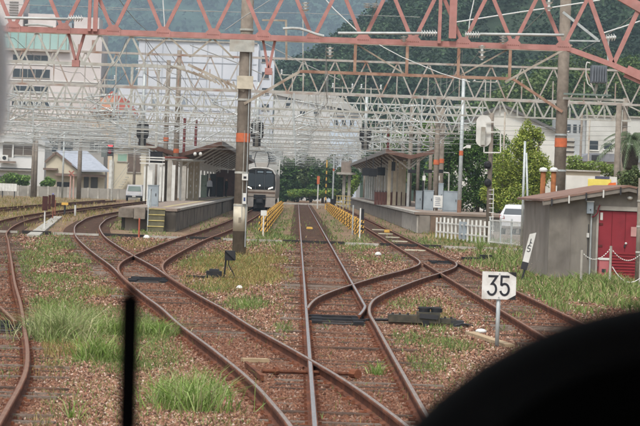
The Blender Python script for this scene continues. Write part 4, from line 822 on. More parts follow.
for s_ in (-1, 1):
    part(t, 'headlight', MB().prism([(TX + s_ * .72, 1.98), (TX + s_ * 1.12, 2.12), (TX + s_ * 1.12, 2.22), (TX + s_ * .76, 2.08)], 'y', TY - .09, TY - .06), mat('lit headlight', '#fff2dc', '#fff2dc', 1, .3, emit=('#fff0d8', 3.0)))
part(t, 'marker_lamp', MB().ell((TX - .02, TY - .07, 2.3), .05, .03, .05, 8, 6), MATS['lit headlight'])
part(t, 'bumper_panel', MB().box(TX - 1.34, TX + 1.34, TY - .1, TY - .004, 1.35, 1.9), mat('train beige panel', '#a59a8e', '#968b80', 3, .5))
part(t, 'dark_band', MB().box(TX - 1.33, TX + 1.33, TY - .12, TY - .101, 1.62, 1.76), mat('brown band', '#6e5a4c', '#604e42', 3))
for s_ in (-1, 1): part(t, 'skirt', MB().box(TX + s_ * .95 - .42, TX + s_ * .95 + .42, TY - .05, TY + .3, .42, 1.3), mat('skirt grey', '#a39d96', '#928c85', 3, .6))
cp = part(t, 'coupler', MB().box(TX - .3, TX + .3, TY - .55, TY + .3, .75, 1.2), BLACK); part(cp, 'coupler_head', MB().box(TX - .2, TX + .2, TY - .7, TY - .55, .82, 1.12), DARK); part(t, 'jumper_box', MB().box(TX - .52, TX + .52, TY - .2, TY + .2, 1.22, 1.5), BLACK); part(t, 'plough', MB().prism([(TX - .5, .3), (TX + .5, .3), (TX + .38, .74), (TX - .38, .74)], 'y', TY - .1, TY + .1), BLACK)
for y in (TY + 2.5, TY + 4.6):
    for s_ in (-1, 1): part(t, 'wheel', MB().tube((TX + s_ * .53, y, .6), (TX + s_ * .65, y, .6), .43, n=16), BLACK)
part(t, 'underframe', MB().box(TX - 1.2, TX + 1.2, TY + .4, TY + 44, .55, 1.09), BLACK)
part(t, 'roof_rim', MB().path([(TX + x * .97, TY - .03, z + .0) for x, z in [(-1.36, 3.3), (-1.12, 3.66), (-.7, 3.82), (0, 3.86), (.7, 3.82), (1.12, 3.66), (1.36, 3.3)]], .05), WHITE)
pg = part(t, 'pantograph', MB().path([(TX - .5, TY + 6, 3.9), (TX - .7, TY + 7.2, 4.6), (TX - .5, TY + 6.2, 5.3), (TX + .5, TY + 6.2, 5.3), (TX + .7, TY + 7.2, 4.6), (TX + .5, TY + 6, 3.9)], .035), DARK); part(pg, 'pan_head', MB().path([(TX - .9, TY + 6.2, 5.2), (TX - .6, TY + 6.2, 5.32), (TX + .6, TY + 6.2, 5.32), (TX + .9, TY + 6.2, 5.2)], .03), DARK)
part(t, 'roof_unit', MB().box(TX - .6, TX + .6, TY + 8, TY + 11, 3.9, 4.35), SILV)

# ------------------------------------------------------------------ yellow and black barriers between the tracks
def barrier(label, a_, b_, n_, h):
    a_, b_ = Vector(a_), Vector(b_); t = thing('striped_barrier', label, 'barrier', a_, 'yellow and black barriers'); d = (b_ - a_) / n_; u = d.normalized()
    for i in range(n_ + 1):
        p_ = a_ + d * i; part(t, 'post', MB().box(p_.x - .05, p_.x + .05, p_.y - .05, p_.y + .05, 0, h + .05), YEL)
    for i in range(n_ + 1):
        p_ = a_ + d * i; w2 = .22
        for k in range(3):
            z0_ = h * (.32 + .29 * k); zq = h * .085
            bp_ = part(t, 'cross_board', MB().box(p_.x - w2, p_.x + w2, p_.y - .09, p_.y - .055, z0_ - zq, z0_ + zq), YEL); st = MB()
            for j in range(3):
                xa_ = p_.x - w2 + w2 * 2 * j / 3; st.prism([(xa_, z0_ - zq), (xa_ + w2 * .3, z0_ - zq), (xa_ + w2 * .62, z0_ + zq), (xa_ + w2 * .32, z0_ + zq)], 'y', p_.y - .095, p_.y - .091)
            part(bp_, 'stripes', st, STRIPK, kind='stuff')
    for i in range(n_):
        for k in range(4):
            z0_ = h * (.22 + .22 * k); p_, q_ = a_ + d * i, a_ + d * (i + 1); dz = .0
            p_ = Vector((p_.x, p_.y, z0_)); q_ = Vector((q_.x, q_.y, z0_)); m_ = 6
            bd = part(t, 'board', MB().bar(p_, q_, .03, h * .14), YEL); st = MB()
            for j in range(m_):
                r1 = p_.lerp(q_, (j + .1) / m_); r2 = p_.lerp(q_, (j + .55) / m_); sh = h * .068; sl = u * (.12 * d.length / m_)
                for sgn in (-1, 1):
                    ox = Vector((u.y, -u.x, 0)) * .018 * sgn
                    st.add([r1 + ox - Vector((0, 0, sh)), r2 + ox - Vector((0, 0, sh)), r2 + ox + sl + Vector((0, 0, sh)), r1 + ox + sl + Vector((0, 0, sh))], [(0, 1, 2, 3)])
            part(bd, 'stripes', st, STRIPK, kind='stuff')
    return t
barrier('yellow and black striped barrier left of the straight track', G(263, 236), (-1.35, 250, 0), 14, .95)
barrier('yellow and black striped barrier right of the straight track', G(359, 237), (3.0, 262, 0), 15, .85)
p_ = G(263, 236); single('barrier_sign', MB().box(p_.x - .14, p_.x + .14, p_.y - .1, p_.y - .06, .95, 1.2).box(p_.x - .03, p_.x + .03, p_.y - .12, p_.y - .09, 0, 1.0), WHITE, 'small cream plate at the near end of the left barrier', 'plate')
for i, (a_, b_, c_) in enumerate(((352.3, 205, 235), (359.5, 208, 240))):
    g_ = G(a_, c_); single('marker_post', MB().tube((g_.x, g_.y, 0), (g_.x, g_.y, A(a_, b_, g_.y).z), .035), (GALV, WHITE)[i], ('grey', 'white')[i] + ' thin stake at the near end of the right barrier', 'stake', 'stakes at the right barrier')
g_ = G(361.5, 233); single('black_post', MB().box(g_.x - .13, g_.x + .13, g_.y + 1, g_.y + 1.2, 0, A(361, 209, g_.y).z), BLACK, 'black upright board beside the right barrier end', 'post')
g_ = G(309.5, 229, .05); t = thing('track_magnet', 'small yellow box between rails of the straight track', 'track box', (g_.x, g_.y, 0)); part(t, 'case', MB().box(g_.x - .17, g_.x + .17, g_.y - .3, g_.y + .3, .03, .14), YEL); part(t, 'cover', MB().box(g_.x - .14, g_.x + .14, g_.y - .25, g_.y + .25, .14, .16), mat('pale yellow', '#d9bf6a', '#c9ae5c', 5)); part(t, 'foot', MB().box(g_.x - .22, g_.x + .22, g_.y - .7, g_.y - .35, .02, .05), DARK)
single('track_box', MB().box(G(381, 229.5).x - .2, G(381, 229.5).x + .2, 152, 152.6, .03, .18), YEL, 'small yellow box between rails of the right track', 'track box')
# foot crossing and its fittings at the far end
single('foot_crossing', MB().box(-2.2, 6.4, 352, 353.6, .0, .2), CONCL, 'pale foot crossing at the far end of the straight track', 'crossing')
for i, (a_, pt, pb2, m_, lb) in enumerate(((333, 155, 206, GALV, 'tall grey post right of the straight track far end'), (326, 160, 203, YEL, 'yellow and black striped pole at the far crossing'), (278.5, 160, 196, WHITE, 'white post right of the train'), (318, 180, 203, WHITE, 'white post with orange head at the far crossing'))):
    Y = 300; x = A(a_, 190, Y).x; t = thing('crossing_post', lb, 'post', (x, Y, 0), 'posts at the far crossing'); r_ = .09 if i < 1 else .07
    part(t, 'shaft', MB().tube((x, Y, 0), (x, Y, A(a_, pt, Y).z), r_), m_)
    if i == 1:
        for k in range(6): part(t, 'stripe', MB().tube((x, Y, .6 + k * .7), (x, Y, .95 + k * .7), r_ + .006), STRIPK)
    if i == 3: part(t, 'orange_head', MB().box(x - .14, x + .14, Y - .1, Y + .1, A(a_, 184, Y).z, A(a_, 176, Y).z), ORANGE)
    if i == 0: part(t, 'control_box', MB().box(x - .25, x + .25, Y - .25, Y, .3, 1.1), BLACK); part(t, 'orange_band', MB().tube((x, Y, 4.1), (x, Y, 4.35), r_ + .01), ORANGE)
t = thing('yellow_railing', 'pale yellow railing beside the right platform far end', 'railing', A(343, 200, 290))
for k in range(5): p_ = A(337 + 3.2 * k, 200, 290); part(t, 'post', MB().box(p_.x - .04, p_.x + .04, 290, 290.08, 0, 1.5), mat('cream yellow', '#cbb878', '#bba868', 4))
for z_ in (.6, 1.0, 1.45): part(t, 'rail', MB().box(A(336, 200, 290).x, A(351, 200, 290).x, 289.95, 289.99, z_, z_ + .08), MATS['cream yellow'])
t = thing('small_shelter', 'small pale shelter beyond the right platform end', 'shelter', (A(346, 190, 330).x, 330, 0)); x0_, x1_ = A(340, 180, 330).x, A(353, 180, 330).x
part(t, 'roof', MB().box(x0_ - .4, x1_ + .3, 329, 333, 3.9, 4.15), CONCL)
for x in (x0_ + .3, x1_ - .6): part(t, 'post', MB().box(x, x + .35, 330, 330.3, 0, 3.9), CONCL)
part(t, 'parapet', MB().box(x0_ + .1, x1_ - .2, 331, 331.2, 4.15, 5.6), mat('dull brown wall', '#8a7d72', '#7a6e64', 3))

# ------------------------------------------------------------------ signs and point machines near the camera
def stroke(mb, pts, w_, Y, th=.004):
    P_ = [Vector((x, z)) for x, z in pts]; Lf, Rt = [], []
    for i, p_ in enumerate(P_):
        d0 = (P_[i] - P_[i - 1]).normalized() if i else None; d1 = (P_[i + 1] - P_[i]).normalized() if i < len(P_) - 1 else None
        d = ((d0 or d1) + (d1 or d0)).normalized(); nn = Vector((-d.y, d.x)); sc = 1.0
        if d0 is not None and d1 is not None: sc = min(1.0 / max(nn.dot(Vector((-d0.y, d0.x))), .4), 2)
        Lf.append(p_ + nn * w_ / 2 * sc); Rt.append(p_ - nn * w_ / 2 * sc)
    for i in range(len(P_) - 1): mb.prism([tuple(Lf[i]), tuple(Lf[i + 1]), tuple(Rt[i + 1]), tuple(Rt[i])], 'y', Y - th, Y)
def arc(cx, cz, rx, rz, a0, a1, n_=12): return [(cx + rx * math.cos(math.radians(a0 + (a1 - a0) * i / n_)), cz + rz * math.sin(math.radians(a0 + (a1 - a0) * i / n_))) for i in range(n_ + 1)]
g_ = G(497, 348); YS = g_.y; c0 = A(499, 285.6, YS); t = thing('speed_sign', 'white speed board reading 35 on a grey post by the right track', 'sign', (g_.x, YS, 0))
W_, H_ = 34 * YS / F, 27.5 * YS / F
part(t, 'post', MB().tube((g_.x, YS + .04, -.1), (g_.x, YS + .04, c0.z), .033, n=10), GALV, smooth=True)
bd = part(t, 'board', MB().box(c0.x - W_ / 2, c0.x + W_ / 2, YS - .012, YS, c0.z - H_ / 2, c0.z + H_ / 2), mat('sign white', '#dddbd6', '#cfccc6', 6, .5, stain='#a89f92', sscale=7, samt=.55))
for s_ in (-1, 1): part(bd, 'black_corner', MB().prism([(c0.x + W_ / 2, c0.z + s_ * H_ / 2), (c0.x + W_ / 2, c0.z + s_ * (H_ / 2 - .075)), (c0.x + W_ / 2 - .13, c0.z + s_ * H_ / 2)], 'y', YS - .017, YS - .0125), BLACK)
cw, ch = W_, H_; d3 = MB(); d5 = MB(); NUMK = mat('numeral black', '#24242a', '#2c2c32', 5, .6)
X3, X5, zt_, zb_ = c0.x - .20 * cw, c0.x + .175 * cw, c0.z + .335 * ch, c0.z - .355 * ch
r3 = .125 * cw
stroke(d3, [(X3 - r3, zt_), (X3 + r3 * 1.05, zt_), (X3 - r3 * .1, c0.z + .06 * ch)] + arc(X3 - .005, c0.z - .135 * ch, r3, .205 * ch, 70, -160, 14), .062 * cw * 1.05, YS - .0125)
stroke(d5, [(X5 + r3, zt_), (X5 - r3 * .85, zt_), (X5 - r3 * .9, c0.z + .04 * ch)] + arc(X5 - .005, c0.z - .135 * ch, r3, .205 * ch, 130, -165, 16), .062 * cw * 1.05, YS - .0125)
part(bd, 'numeral', d3, NUMK); part(bd, 'numeral', d5, NUMK)
for s_ in (-1, 1): part(bd, 'bolt', MB().tube((g_.x, YS - .02, c0.z + s_ * H_ * .43), (g_.x, YS - .01, c0.z + s_ * H_ * .43), .012), GALV)
# leaning white marker board
YB = 78.0; a_, b_ = A(525.5, 262, YB), A(532.5, 235, YB); d = (b_ - a_).normalized(); nn = Vector((d.z, 0, -d.x)) * .085
t = thing('leaning_board', 'white marker board leaning to the right against the shed corner', 'sign', (a_.x, YB, 0))
mb = MB(); tip = b_ + nn * 1.0 + d * .09; pts_ = [a_ - nn, a_ + nn, tip, b_ - nn]; mb.prism([(q.x, q.z) for q in pts_], 'y', YB - .03, YB); part(t, 'board', mb, WHITE)
part(t, 'stake', MB().bar(Vector((a_.x - d.x * .5, YB + .02, -.1)), b_ - d * .2 + Vector((.05, .03, 0)), .05), DARK); part(t, 'dark_base', MB().bar(a_ - d * .22 + Vector((0, .005, 0)), a_ - d * .005 + Vector((0, .005, 0)), .05, .18), DARK)
mk = MB(); 
def on(u, v): q = a_ + d * u + nn / .085 * v; return (q.x, q.z)
L_ = (b_ - a_).length
stroke(mk, [on(L_ * .86, -.01), on(L_ * .62, -.01)], .022, YB - .031); stroke(mk, [on(L_ * .74, -.01), on(L_ * .70, .045)], .02, YB - .031); stroke(mk, [on(L_ * .6, .045), on(L_ * .6, -.04), on(L_ * .5, -.04), on(L_ * .5, .03), on(L_ * .42, .04), on(L_ * .38, .0), on(L_ * .4, -.045)], .022, YB - .031)
part(t, 'lettering', mk, NUMK)
# point machine right of the crossover
g_ = G(432, 327); t = thing('point_machine', 'greenish black point machine on timbers right of the crossover', 'point machine', (g_.x, g_.y, 0)); OLV = mat('oily olive steel', '#4a473c', '#3a372f', 7, .6, stain='#6b5a48', sscale=6, samt=.5)
def PB(nm, x0, y0, x1, y1, dep, z0, z1, m_):
    p_, q_ = G(x0, 327).x, G(x1, 327).x; return part(t, nm, MB().box(p_, q_, g_.y + y0, g_.y + y1, z0, z1), m_)
PB('base_timber', 388, -.12, 470, .12, 0, 0, .06, SLEEP); PB('drive_case', 389, -.15, 417, .2, 0, .07, .2, OLV); PB('motor_box', 417, -.2, 439, .25, 0, .07, .26, OLV); PB('lock_case', 439, -.12, 455, .2, 0, .07, .16, OLV); PB('end_case', 450, -.16, 462, .16, 0, .0, .13, DARK)
for k, a_ in enumerate((424, 436)): p_ = G(a_, 327); part(t, 'hand_wheel', MB().tube((p_.x, g_.y, .26), (p_.x, g_.y, .33), .1, n=12), BLACK)
part(t, 'crank_bar', MB().tube((G(418, 327).x, g_.y, .33), (G(440, 327).x, g_.y, .335), .025), BLACK); part(t, 'cable', MB().path([G(455, 326, .1), G(462, 324, .12), G(468, 325, .06), G(474, 326, .02)], .02), DARK)
for k, (a_, zq) in enumerate(((393, .2), (400, .2), (408, .2), (444, .16), (450, .16))): p_ = G(a_, 327); part(t, 'cover_bolt', MB().tube((p_.x, g_.y - .08, zq), (p_.x, g_.y - .08, zq + .035), .022), DARK)
part(t, 'throw_rod', MB().tube((G(366, 327).x, g_.y + .05, .09), (G(392, 327).x, g_.y + .05, .1), .02), BLACK); part(t, 'throw_rod', MB().tube((G(368, 327).x, g_.y + .3, .07), (G(420, 327).x, g_.y + .22, .09), .016), BLACK); part(t, 'lid_flap', MB().bar((G(419, 327).x, g_.y - .22, .2), (G(437, 327).x, g_.y - .22, .18), .02, .08), DARK); part(t, 'lug', MB().box(G(424, 329).x, G(430, 329).x, g_.y - .3, g_.y - .2, 0, .12), BLACK)
single('white_rag', MB().ell(G(481, 331.5, .04), .1, .1, .05, 10, 6), WHITE, 'small white lump on the ground beside the 35 sign', 'rag', smooth=True)
single('fallen_plank', MB().bar(G(470, 333, .04), G(510, 346, .04), .16, .05), SPALE, 'weathered plank lying at the foot of the 35 sign', 'plank')
g_ = G(480, 261); t = thing('point_machine', 'low black point machine beside the far end of the crossover', 'point machine', (g_.x, g_.y, 0)); PB2 = lambda nm, a_, b_, y0, y1, z0, z1: part(t, nm, MB().box(G(a_, 261).x, G(b_, 261).x, g_.y + y0, g_.y + y1, z0, z1), BLACK); PB2('rod_cover', 463, 482, -.1, .15, .02, .12); PB2('motor_box', 480, 491, -.2, .2, .0, .22); PB2('end_case', 491, 500, -.15, .15, 0, .1)
# left point indicator
g_ = G(228, 279.5); t = thing('point_indicator', 'black square point indicator on a bent stand left of centre', 'indicator', (g_.x, g_.y, 0))
part(t, 'base_bar', MB().box(G(184, 280).x, G(245, 280).x, g_.y - .08, g_.y + .1, .0, .07), BLACK); part(t, 'point_motor', MB().box(G(205, 280).x, G(221, 280).x, g_.y - .2, g_.y + .25, .05, .2), BLACK); part(t, 'motor_cap', MB().box(G(208, 280).x, G(218, 280).x, g_.y - .15, g_.y + .2, .2, .25), DARK)
c1_ = A(230, 255.5, g_.y); hd = part(t, 'indicator_head', MB().box(c1_.x - .13, c1_.x + .13, g_.y - .06, g_.y + .1, c1_.z - .125, c1_.z + .125), BLACK); part(hd, 'visor', MB().prism([(c1_.x - .13, c1_.z + .125), (c1_.x + .13, c1_.z + .125), (c1_.x + .15, c1_.z - .11), (c1_.x + .13, c1_.z - .11)], 'y', g_.y - .1, g_.y - .061), DARK)
part(t, 'stand', MB().tube((g_.x - .1, g_.y, .05), (c1_.x - .1, g_.y, c1_.z - .12), .022), BLACK); part(t, 'stand', MB().path([(c1_.x - .03, g_.y, c1_.z - .12), (c1_.x - .02, g_.y, c1_.z - .25), (c1_.x + .12, g_.y, c1_.z - .48), (c1_.x + .14, g_.y, .05)], .015), BLACK)
for a_, b_, lb in ((239.5, 289.5, 'white dome marker below the black point indicator'), (378, 256, 'white dome marker right of the straight track'), (146.5, 239, 'white dome marker near the left platform stairs')):
    g_ = G(a_, b_); r_ = 3.5 * g_.y / F; t = thing('dome_marker', lb, 'marker', g_, 'white dome markers'); part(t, 'dome', MB().lathe(g_, [(r_, .03), (r_ * .98, r_ * .45), (r_ * .75, r_ * .9), (r_ * .4, r_ * 1.15), (.001, r_ * 1.2)], 14), WHITE, smooth=True); part(t, 'base', MB().lathe(g_, [(r_ * .85, -.05), (r_ * .85, .031)], 12), DARK)
g_ = G(138.8, 238); single('red_stake', MB().tube((g_.x, g_.y, 0), (g_.x, g_.y, A(139, 218, g_.y).z), .035), mat('orange red stake', '#b0604a', '#9c543f', 6), 'rusty red stake before the left platform end', 'stake')
# dwarf signals and stakes, far left
for i, (a_, b_, c_, d_, e_, lb) in enumerate(((42.5, 196, 210.5, 48, 233, 'left half of a dark red double board marker at far left'), (51.5, 195, 207, 55, 228, 'dark red board with purple lamp beside the siding'),)):
    g_ = G(45.5 + 9 * i, e_ - 2 if i == 0 else 220); Y = g_.y; x0_, x1_ = A(a_, 200, Y).x, A(d_, 200, Y).x; t = thing('board_marker', lb, 'marker', (g_.x, Y, 0), 'dark red board markers')
    part(t, 'board', MB().box(x0_, x1_, Y - .03, Y, A(a_, c_, Y).z, A(a_, b_, Y).z), mat('dark maroon board', '#4a2a26', '#3e2320', 4, .8)); part(t, 'post', MB().tube(((x0_ + x1_) / 2, Y + .03, 0), ((x0_ + x1_) / 2, Y + .03, A(a_, c_, Y).z + .3), .035), WHITE if i == 0 else mat('rust post', '#8d5a48', '#7d4e3e', 5))
    if i == 1: part(t, 'lamp', MB().ell((x0_ + .08, Y - .02, A(a_, 194, Y).z), .06, .06, .06, 10, 6), mat('lilac lamp', '#8a86b8', '#6a668f', 3, .3))
    else: part(t, 'second_board', MB().box(x1_ + .02, x1_ + (x1_ - x0_) * .55, Y - .02, Y + .01, A(a_, c_, Y).z + .06, A(a_, b_, Y).z + .05), MATS['dark maroon board'])
for i, (a_, b_, c_, lb) in enumerate(((64.5, 203, 217, 'short yellow topped marker post beside the siding'), (75, 205, 216, 'short white marker post beyond the siding'), (54.8, 200, 217, 'thin rusty stake beside the maroon boards'))):
    g_ = G(a_, c_); t = thing('marker_post', lb, 'marker', g_, 'short markers by the siding'); part(t, 'shaft', MB().tube(g_, (g_.x, g_.y, A(a_, b_, g_.y).z), .06 if i != 2 else .04), (DARK, WHITE, MATS['rust post'])[i])
    if i == 0: part(t, 'cap', MB().box(g_.x - .2, g_.x + .2, g_.y - .1, g_.y + .1, A(a_, b_ + 2, g_.y).z, A(a_, b_ - .5, g_.y).z), YEL)
single('concrete_kerb', MB().bar(G(33, 236, .05), G(58, 217, .05), .5, .1), CONCL, 'pale concrete strip running beside the left siding', 'kerb')
n_ = 0

# ------------------------------------------------------------------ shed with the red door
SY, SXL, SXP = 80.0, A(549, 230, 80).x, A(628, 190, 80).x; SXR = SXP + (SXP - SXL); SD = 9.0; ze, zp = 2.2, 2.64
WALLM = mat('grey render wall', '#8c867c', '#77716a', 1.6, .95, bump=.25, bscale=14, stain='#565048', sscale=1.1, samt=.75, stretch=(1, 1, .35))
t = thing('shed', 'low grey rendered shed with red door and rusty roof', 'shed', ((SXL + SXR) / 2, SY, 0))
dx0, dx1, dz1 = A(598, 240, SY).x, A(638.5, 240, SY).x, A(618, 211.5, SY).z
part(t, 'wall', MB().prism([(SXL, -.1), (dx0 - .06, -.1), (dx0 - .06, dz1 + .02), (SXP, dz1 + .02), (SXP, zp), (SXL, ze)], 'y', SY, SY + .15), WALLM, label='grey front wall left of the door')
part(t, 'wall', MB().prism([(SXP + .002, dz1 + .02), (dx1 + .06, dz1 + .02), (dx1 + .06, -.1), (SXR, -.1), (SXR, ze), (SXP + .002, zp)], 'y', SY, SY + .15), WALLM)
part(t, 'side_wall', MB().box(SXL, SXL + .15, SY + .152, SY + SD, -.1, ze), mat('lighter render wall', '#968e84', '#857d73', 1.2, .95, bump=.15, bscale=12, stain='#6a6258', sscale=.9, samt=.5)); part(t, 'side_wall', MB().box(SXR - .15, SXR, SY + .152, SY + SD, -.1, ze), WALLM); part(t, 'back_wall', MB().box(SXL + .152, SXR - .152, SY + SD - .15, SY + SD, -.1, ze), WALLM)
ROOFR = mat('rusty roof', '#7d5f52', '#91776a', 3, .85, stain='#5e463c', sscale=1.5, samt=.7)
for s_, xe in ((1, SXL - .22), (-1, SXR + .22)):
    zz_ = ze - (zp - ze) * .22 / (SXP - SXL)
    rf_ = part(t, 'roof', MB().prism([(xe, zz_ + .06), (SXP, zp + .06), (SXP, zp + .12), (xe, zz_ + .12)], 'y', SY - .3, SY + SD + .2), ROOFR)
    part(t, 'fascia', MB().prism([(xe, zz_ - .06), (SXP, zp - .06), (SXP, zp + .058), (xe, zz_ + .058)], 'y', SY - .28, SY - .02), CONC2)
    for k in range(5): x = xe + (SXP - xe) * (k + .5) / 5; zc_ = zz_ + (zp - zz_) * (k + .5) / 5; part(rf_, 'gutter_bracket', MB().box(x - .02, x + .02, SY - .34, SY - .285, zc_ - .12, zc_ + .1), WHITE if k % 2 else DARK)
part(t, 'lintel', MB().box(dx0 - .1, dx1 + .1, SY - .03, SY + .12, dz1 + .02, dz1 + .14), CONCL)
part(t, 'door_frame', MB().box(dx0 - .06, dx0, SY - .02, SY + .12, -.05, dz1 + .02), CONCL)
dr = part(t, 'door', MB().box(dx0, dx1, SY + .03, SY + .08, .02, dz1), mat('red door paint', '#93313a', '#872a32', 2, .6, stain='#702830', sscale=2.5, samt=.55, bump=.08, bscale=6), label='large red sheet door')
for k in range(9): part(dr, 'louvre', MB().bar((dx0 + .35, SY + .02, .12 + k * .085), (dx1 - .02, SY + .02, .12 + k * .085), .03, .045), mat('red louvre', '#9a343a', '#8c2e33', 3, .5))
for k in range(1, 3): x = dx0 + (dx1 - dx0) * k / 3; part(dr, 'seam', MB().box(x - .006, x + .006, SY + .022, SY + .029, .85, dz1 - .02), mat('dark red seam', '#6d2024', '#651d21', 3))
part(dr, 'paper_notice', MB().box(A(600.5, 215, SY).x, A(603, 215, SY).x, SY + .02, SY + .028, A(601, 220, SY).z, A(601, 212.5, SY).z), WHITE); part(dr, 'paper_notice', MB().box(A(631, 232, SY).x, A(637.5, 232, SY).x, SY + .015, SY + .022, A(634, 236.5, SY).z, A(634, 227, SY).z), mat('pink paper', '#c99a94', '#bb8d87', 5)); part(dr, 'padlock', MB().box(A(624, 244, SY).x, A(625.5, 244, SY).x, SY + .0, SY + .028, A(625, 247.5, SY).z, A(625, 245, SY).z), DARK)
for k in range(3): part(dr, 'hinge', MB().box(dx0 + .005, dx0 + .13, SY + .012, SY + .028, .35 + k * .62, .41 + k * .62), mat('rusty hinge', '#5e2a2a', '#6b3630', 8))
for k in range(5): part(t, 'render_joint', MB().box(SXL + .35 + k * .27, SXL + .362 + k * .27, SY - .004, SY - .0005, .02, ze - .1 + .05 * k), mat('wall seam', '#6b655c', '#7d776e', 6, .95)) if k in (1, 3) else None
part(dr, 'knob', MB().ell((A(626, 243, SY).x, SY + .01, A(626, 243.5, SY).z), .035, .03, .035, 10, 6), WHITE)
mbx = part(t, 'meter_box', MB().box(A(586.5, 208, SY).x, A(593, 208, SY).x, SY - .16, SY - .002, A(590, 213.5, SY).z, A(590, 202, SY).z), GREYBOX); part(mbx, 'meter_cap', MB().box(A(586, 208, SY).x, A(593.5, 208, SY).x, SY - .18, SY, A(590, 202, SY).z + .002, A(590, 201, SY).z), WHITE); part(mbx, 'meter_lock', MB().box(A(589.5, 208, SY).x, A(590.5, 208, SY).x, SY - .175, SY - .161, A(590, 210, SY).z, A(590, 209, SY).z), DARK)
part(t, 'conduit', MB().tube((A(590.5, 240, SY).x, SY - .05, .1), (A(590.5, 240, SY).x, SY - .05, A(590, 213, SY).z), .025), GALV); part(t, 'conduit', MB().tube((A(588, 240, SY).x, SY - .03, .6), (A(588, 240, SY).x, SY - .03, 1.6), .012), DARK); part(t, 'junction_box', MB().box(A(586.5, 235, SY).x, A(589, 235, SY).x, SY - .06, SY - .002, A(588, 237.5, SY).z, A(588, 233, SY).z), WHITE)
part(t, 'red_hose', MB().path([A(x, y, SY - .08) for x, y in ((592, 217), (595, 216), (597.5, 213), (598.5, 208), (600, 205))], .022), mat('red hose', '#7d3038', '#6d2a31', 4)); part(t, 'wall_lamp', MB().ell(A(630, 198, SY - .1), .08, .08, .05, 10, 6), WHITE)
for i, a_ in enumerate((543, 553.5)):
    YC = 91.5; x = A(a_, 180, YC).x; tt = thing('vent_stack', ('left', 'right')[i] + ' rusty vent stack with white cap behind the shed', 'vent', (x, YC, 0), 'rusty vent stacks'); part(tt, 'pipe', MB().tube((x, YC, 0), (x, YC, A(a_, 171, YC).z), .085, n=12), mat('orange rust pipe', '#9a6238', '#7d4c2c', 6, .8, stain='#5f3a24', sscale=5, samt=.6), smooth=True); part(tt, 'cap', MB().lathe((x, YC, A(a_, 171.5, YC).z), [(.13, 0), (.14, .06), (.1, .12), (.001, .14)], 12), WHITE)
# chain and posts in front of the door
YCH = 74.5; t = thing('chain_barrier', 'white chain hung on pale posts before the red door', 'chain', (A(600, 270, YCH).x, YCH, 0))
tops = [A(582, 250, YCH), A(611, 246, YCH), A(641, 252, YCH)]
for p_ in tops: part(t, 'post', MB().tube((p_.x, YCH, 0), p_, .035, n=10), CONCL)
for a_, b_ in zip(tops[:-1], tops[1:]):
    for k in range(16):
        u, v = k / 16, (k + .62) / 16; sg = lambda u: .28 * 4 * u * (1 - u) * .9; part(t, 'chain_link', MB().tube(a_.lerp(b_, u) - Vector((0, 0, .05 + sg(u))), a_.lerp(b_, v) - Vector((0, 0, .05 + sg(v))), .014, n=6), WHITE)
part(t, 'hanging_rope', MB().path([tops[1] - Vector((-.05, .02, .55)) + Vector((.9 * u, 0, -.35 * 4 * u * (1 - u) - .1 * u)) for u in np.linspace(0, 1, 10)], .013), WHITE)
YQ = 78.5; c1_ = A(604, 265, YQ); t = thing('post_box', 'small pink box with white lid before the red door', 'box', (c1_.x, YQ, 0)); part(t, 'case', MB().box(c1_.x - .13, c1_.x + .13, YQ, YQ + .2, .05, A(604, 260, YQ).z), mat('faded pink paint', '#b3686a', '#a45d5f', 4)); part(t, 'lid', MB().box(c1_.x - .15, c1_.x + .15, YQ - .02, YQ + .22, A(604, 260, YQ).z, A(604, 258, YQ).z), WHITE); part(t, 'label_plate', MB().box(c1_.x - .06, c1_.x + .06, YQ - .006, YQ - .001, .28, .38), DARK)
YP = 76.5; x = A(639.3, 240, YP).x; t = thing('trackside_pole', 'grey concrete pole at the right edge before the red door', 'pole', (x, YP, 0)); part(t, 'shaft', MB().tube((x, YP, -.1), (x, YP, 2.95), .09, .08, n=12), CONC, smooth=True)
for z_ in (.9, 1.6, 2.3): part(t, 'band', MB().tube((x, YP, z_), (x, YP, z_ + .05), .094, n=12), STEEL)

# ------------------------------------------------------------------ vegetation builders
LEAF = mat('leaf', '#ffffff', '#d2d6c2', 1.2, .7, attr='tint', transl=.25)
BARK = mat('bark', '#5a4a3c', '#4a3c30', 6, .95, bump=.4)
def leafmesh(C, size, cols, name, up=.35):
    n_ = len(C); nr = rng.normal(0, 1, (n_, 3)); nr[:, 2] = np.abs(nr[:, 2]) + up; nr /= np.linalg.norm(nr, axis=1)[:, None]
    a = np.cross(nr, rng.normal(0, 1, (n_, 3))); a /= np.linalg.norm(a, axis=1)[:, None] + 1e-9; b_ = np.cross(nr, a); s_ = size[:, None]
    V_ = np.stack([C - a * s_ * .5, C + b_ * s_ * .32, C + a * s_ * .5, C - b_ * s_ * .32], 1).reshape(-1, 3)
    k = np.arange(n_)[:, None] * 4
    return npmesh(name, V_, [k + np.array([[0, 1, 2, 3]])], LEAF, np.repeat(cols, 4, 0))
def blob_points(lobes, n_):
    L_ = np.array(lobes); vol = (L_[:, 3] * L_[:, 4] * L_[:, 5]) ** (2 / 3); idx = rng.choice(len(L_), n_, p=vol / vol.sum())
    d = rng.normal(0, 1, (n_, 3)); d /= np.linalg.norm(d, axis=1)[:, None]; r = rng.uniform(.5, 1.08, n_) ** .6
    sub = 1 + .22 * np.sin(d[:, 0] * 7 + idx) * np.sin(d[:, 1] * 6 + idx * 2) * np.sin(d[:, 2] * 7 + idx)
    return L_[idx, :3] + d * L_[idx, 3:6] * (r * sub)[:, None], idx
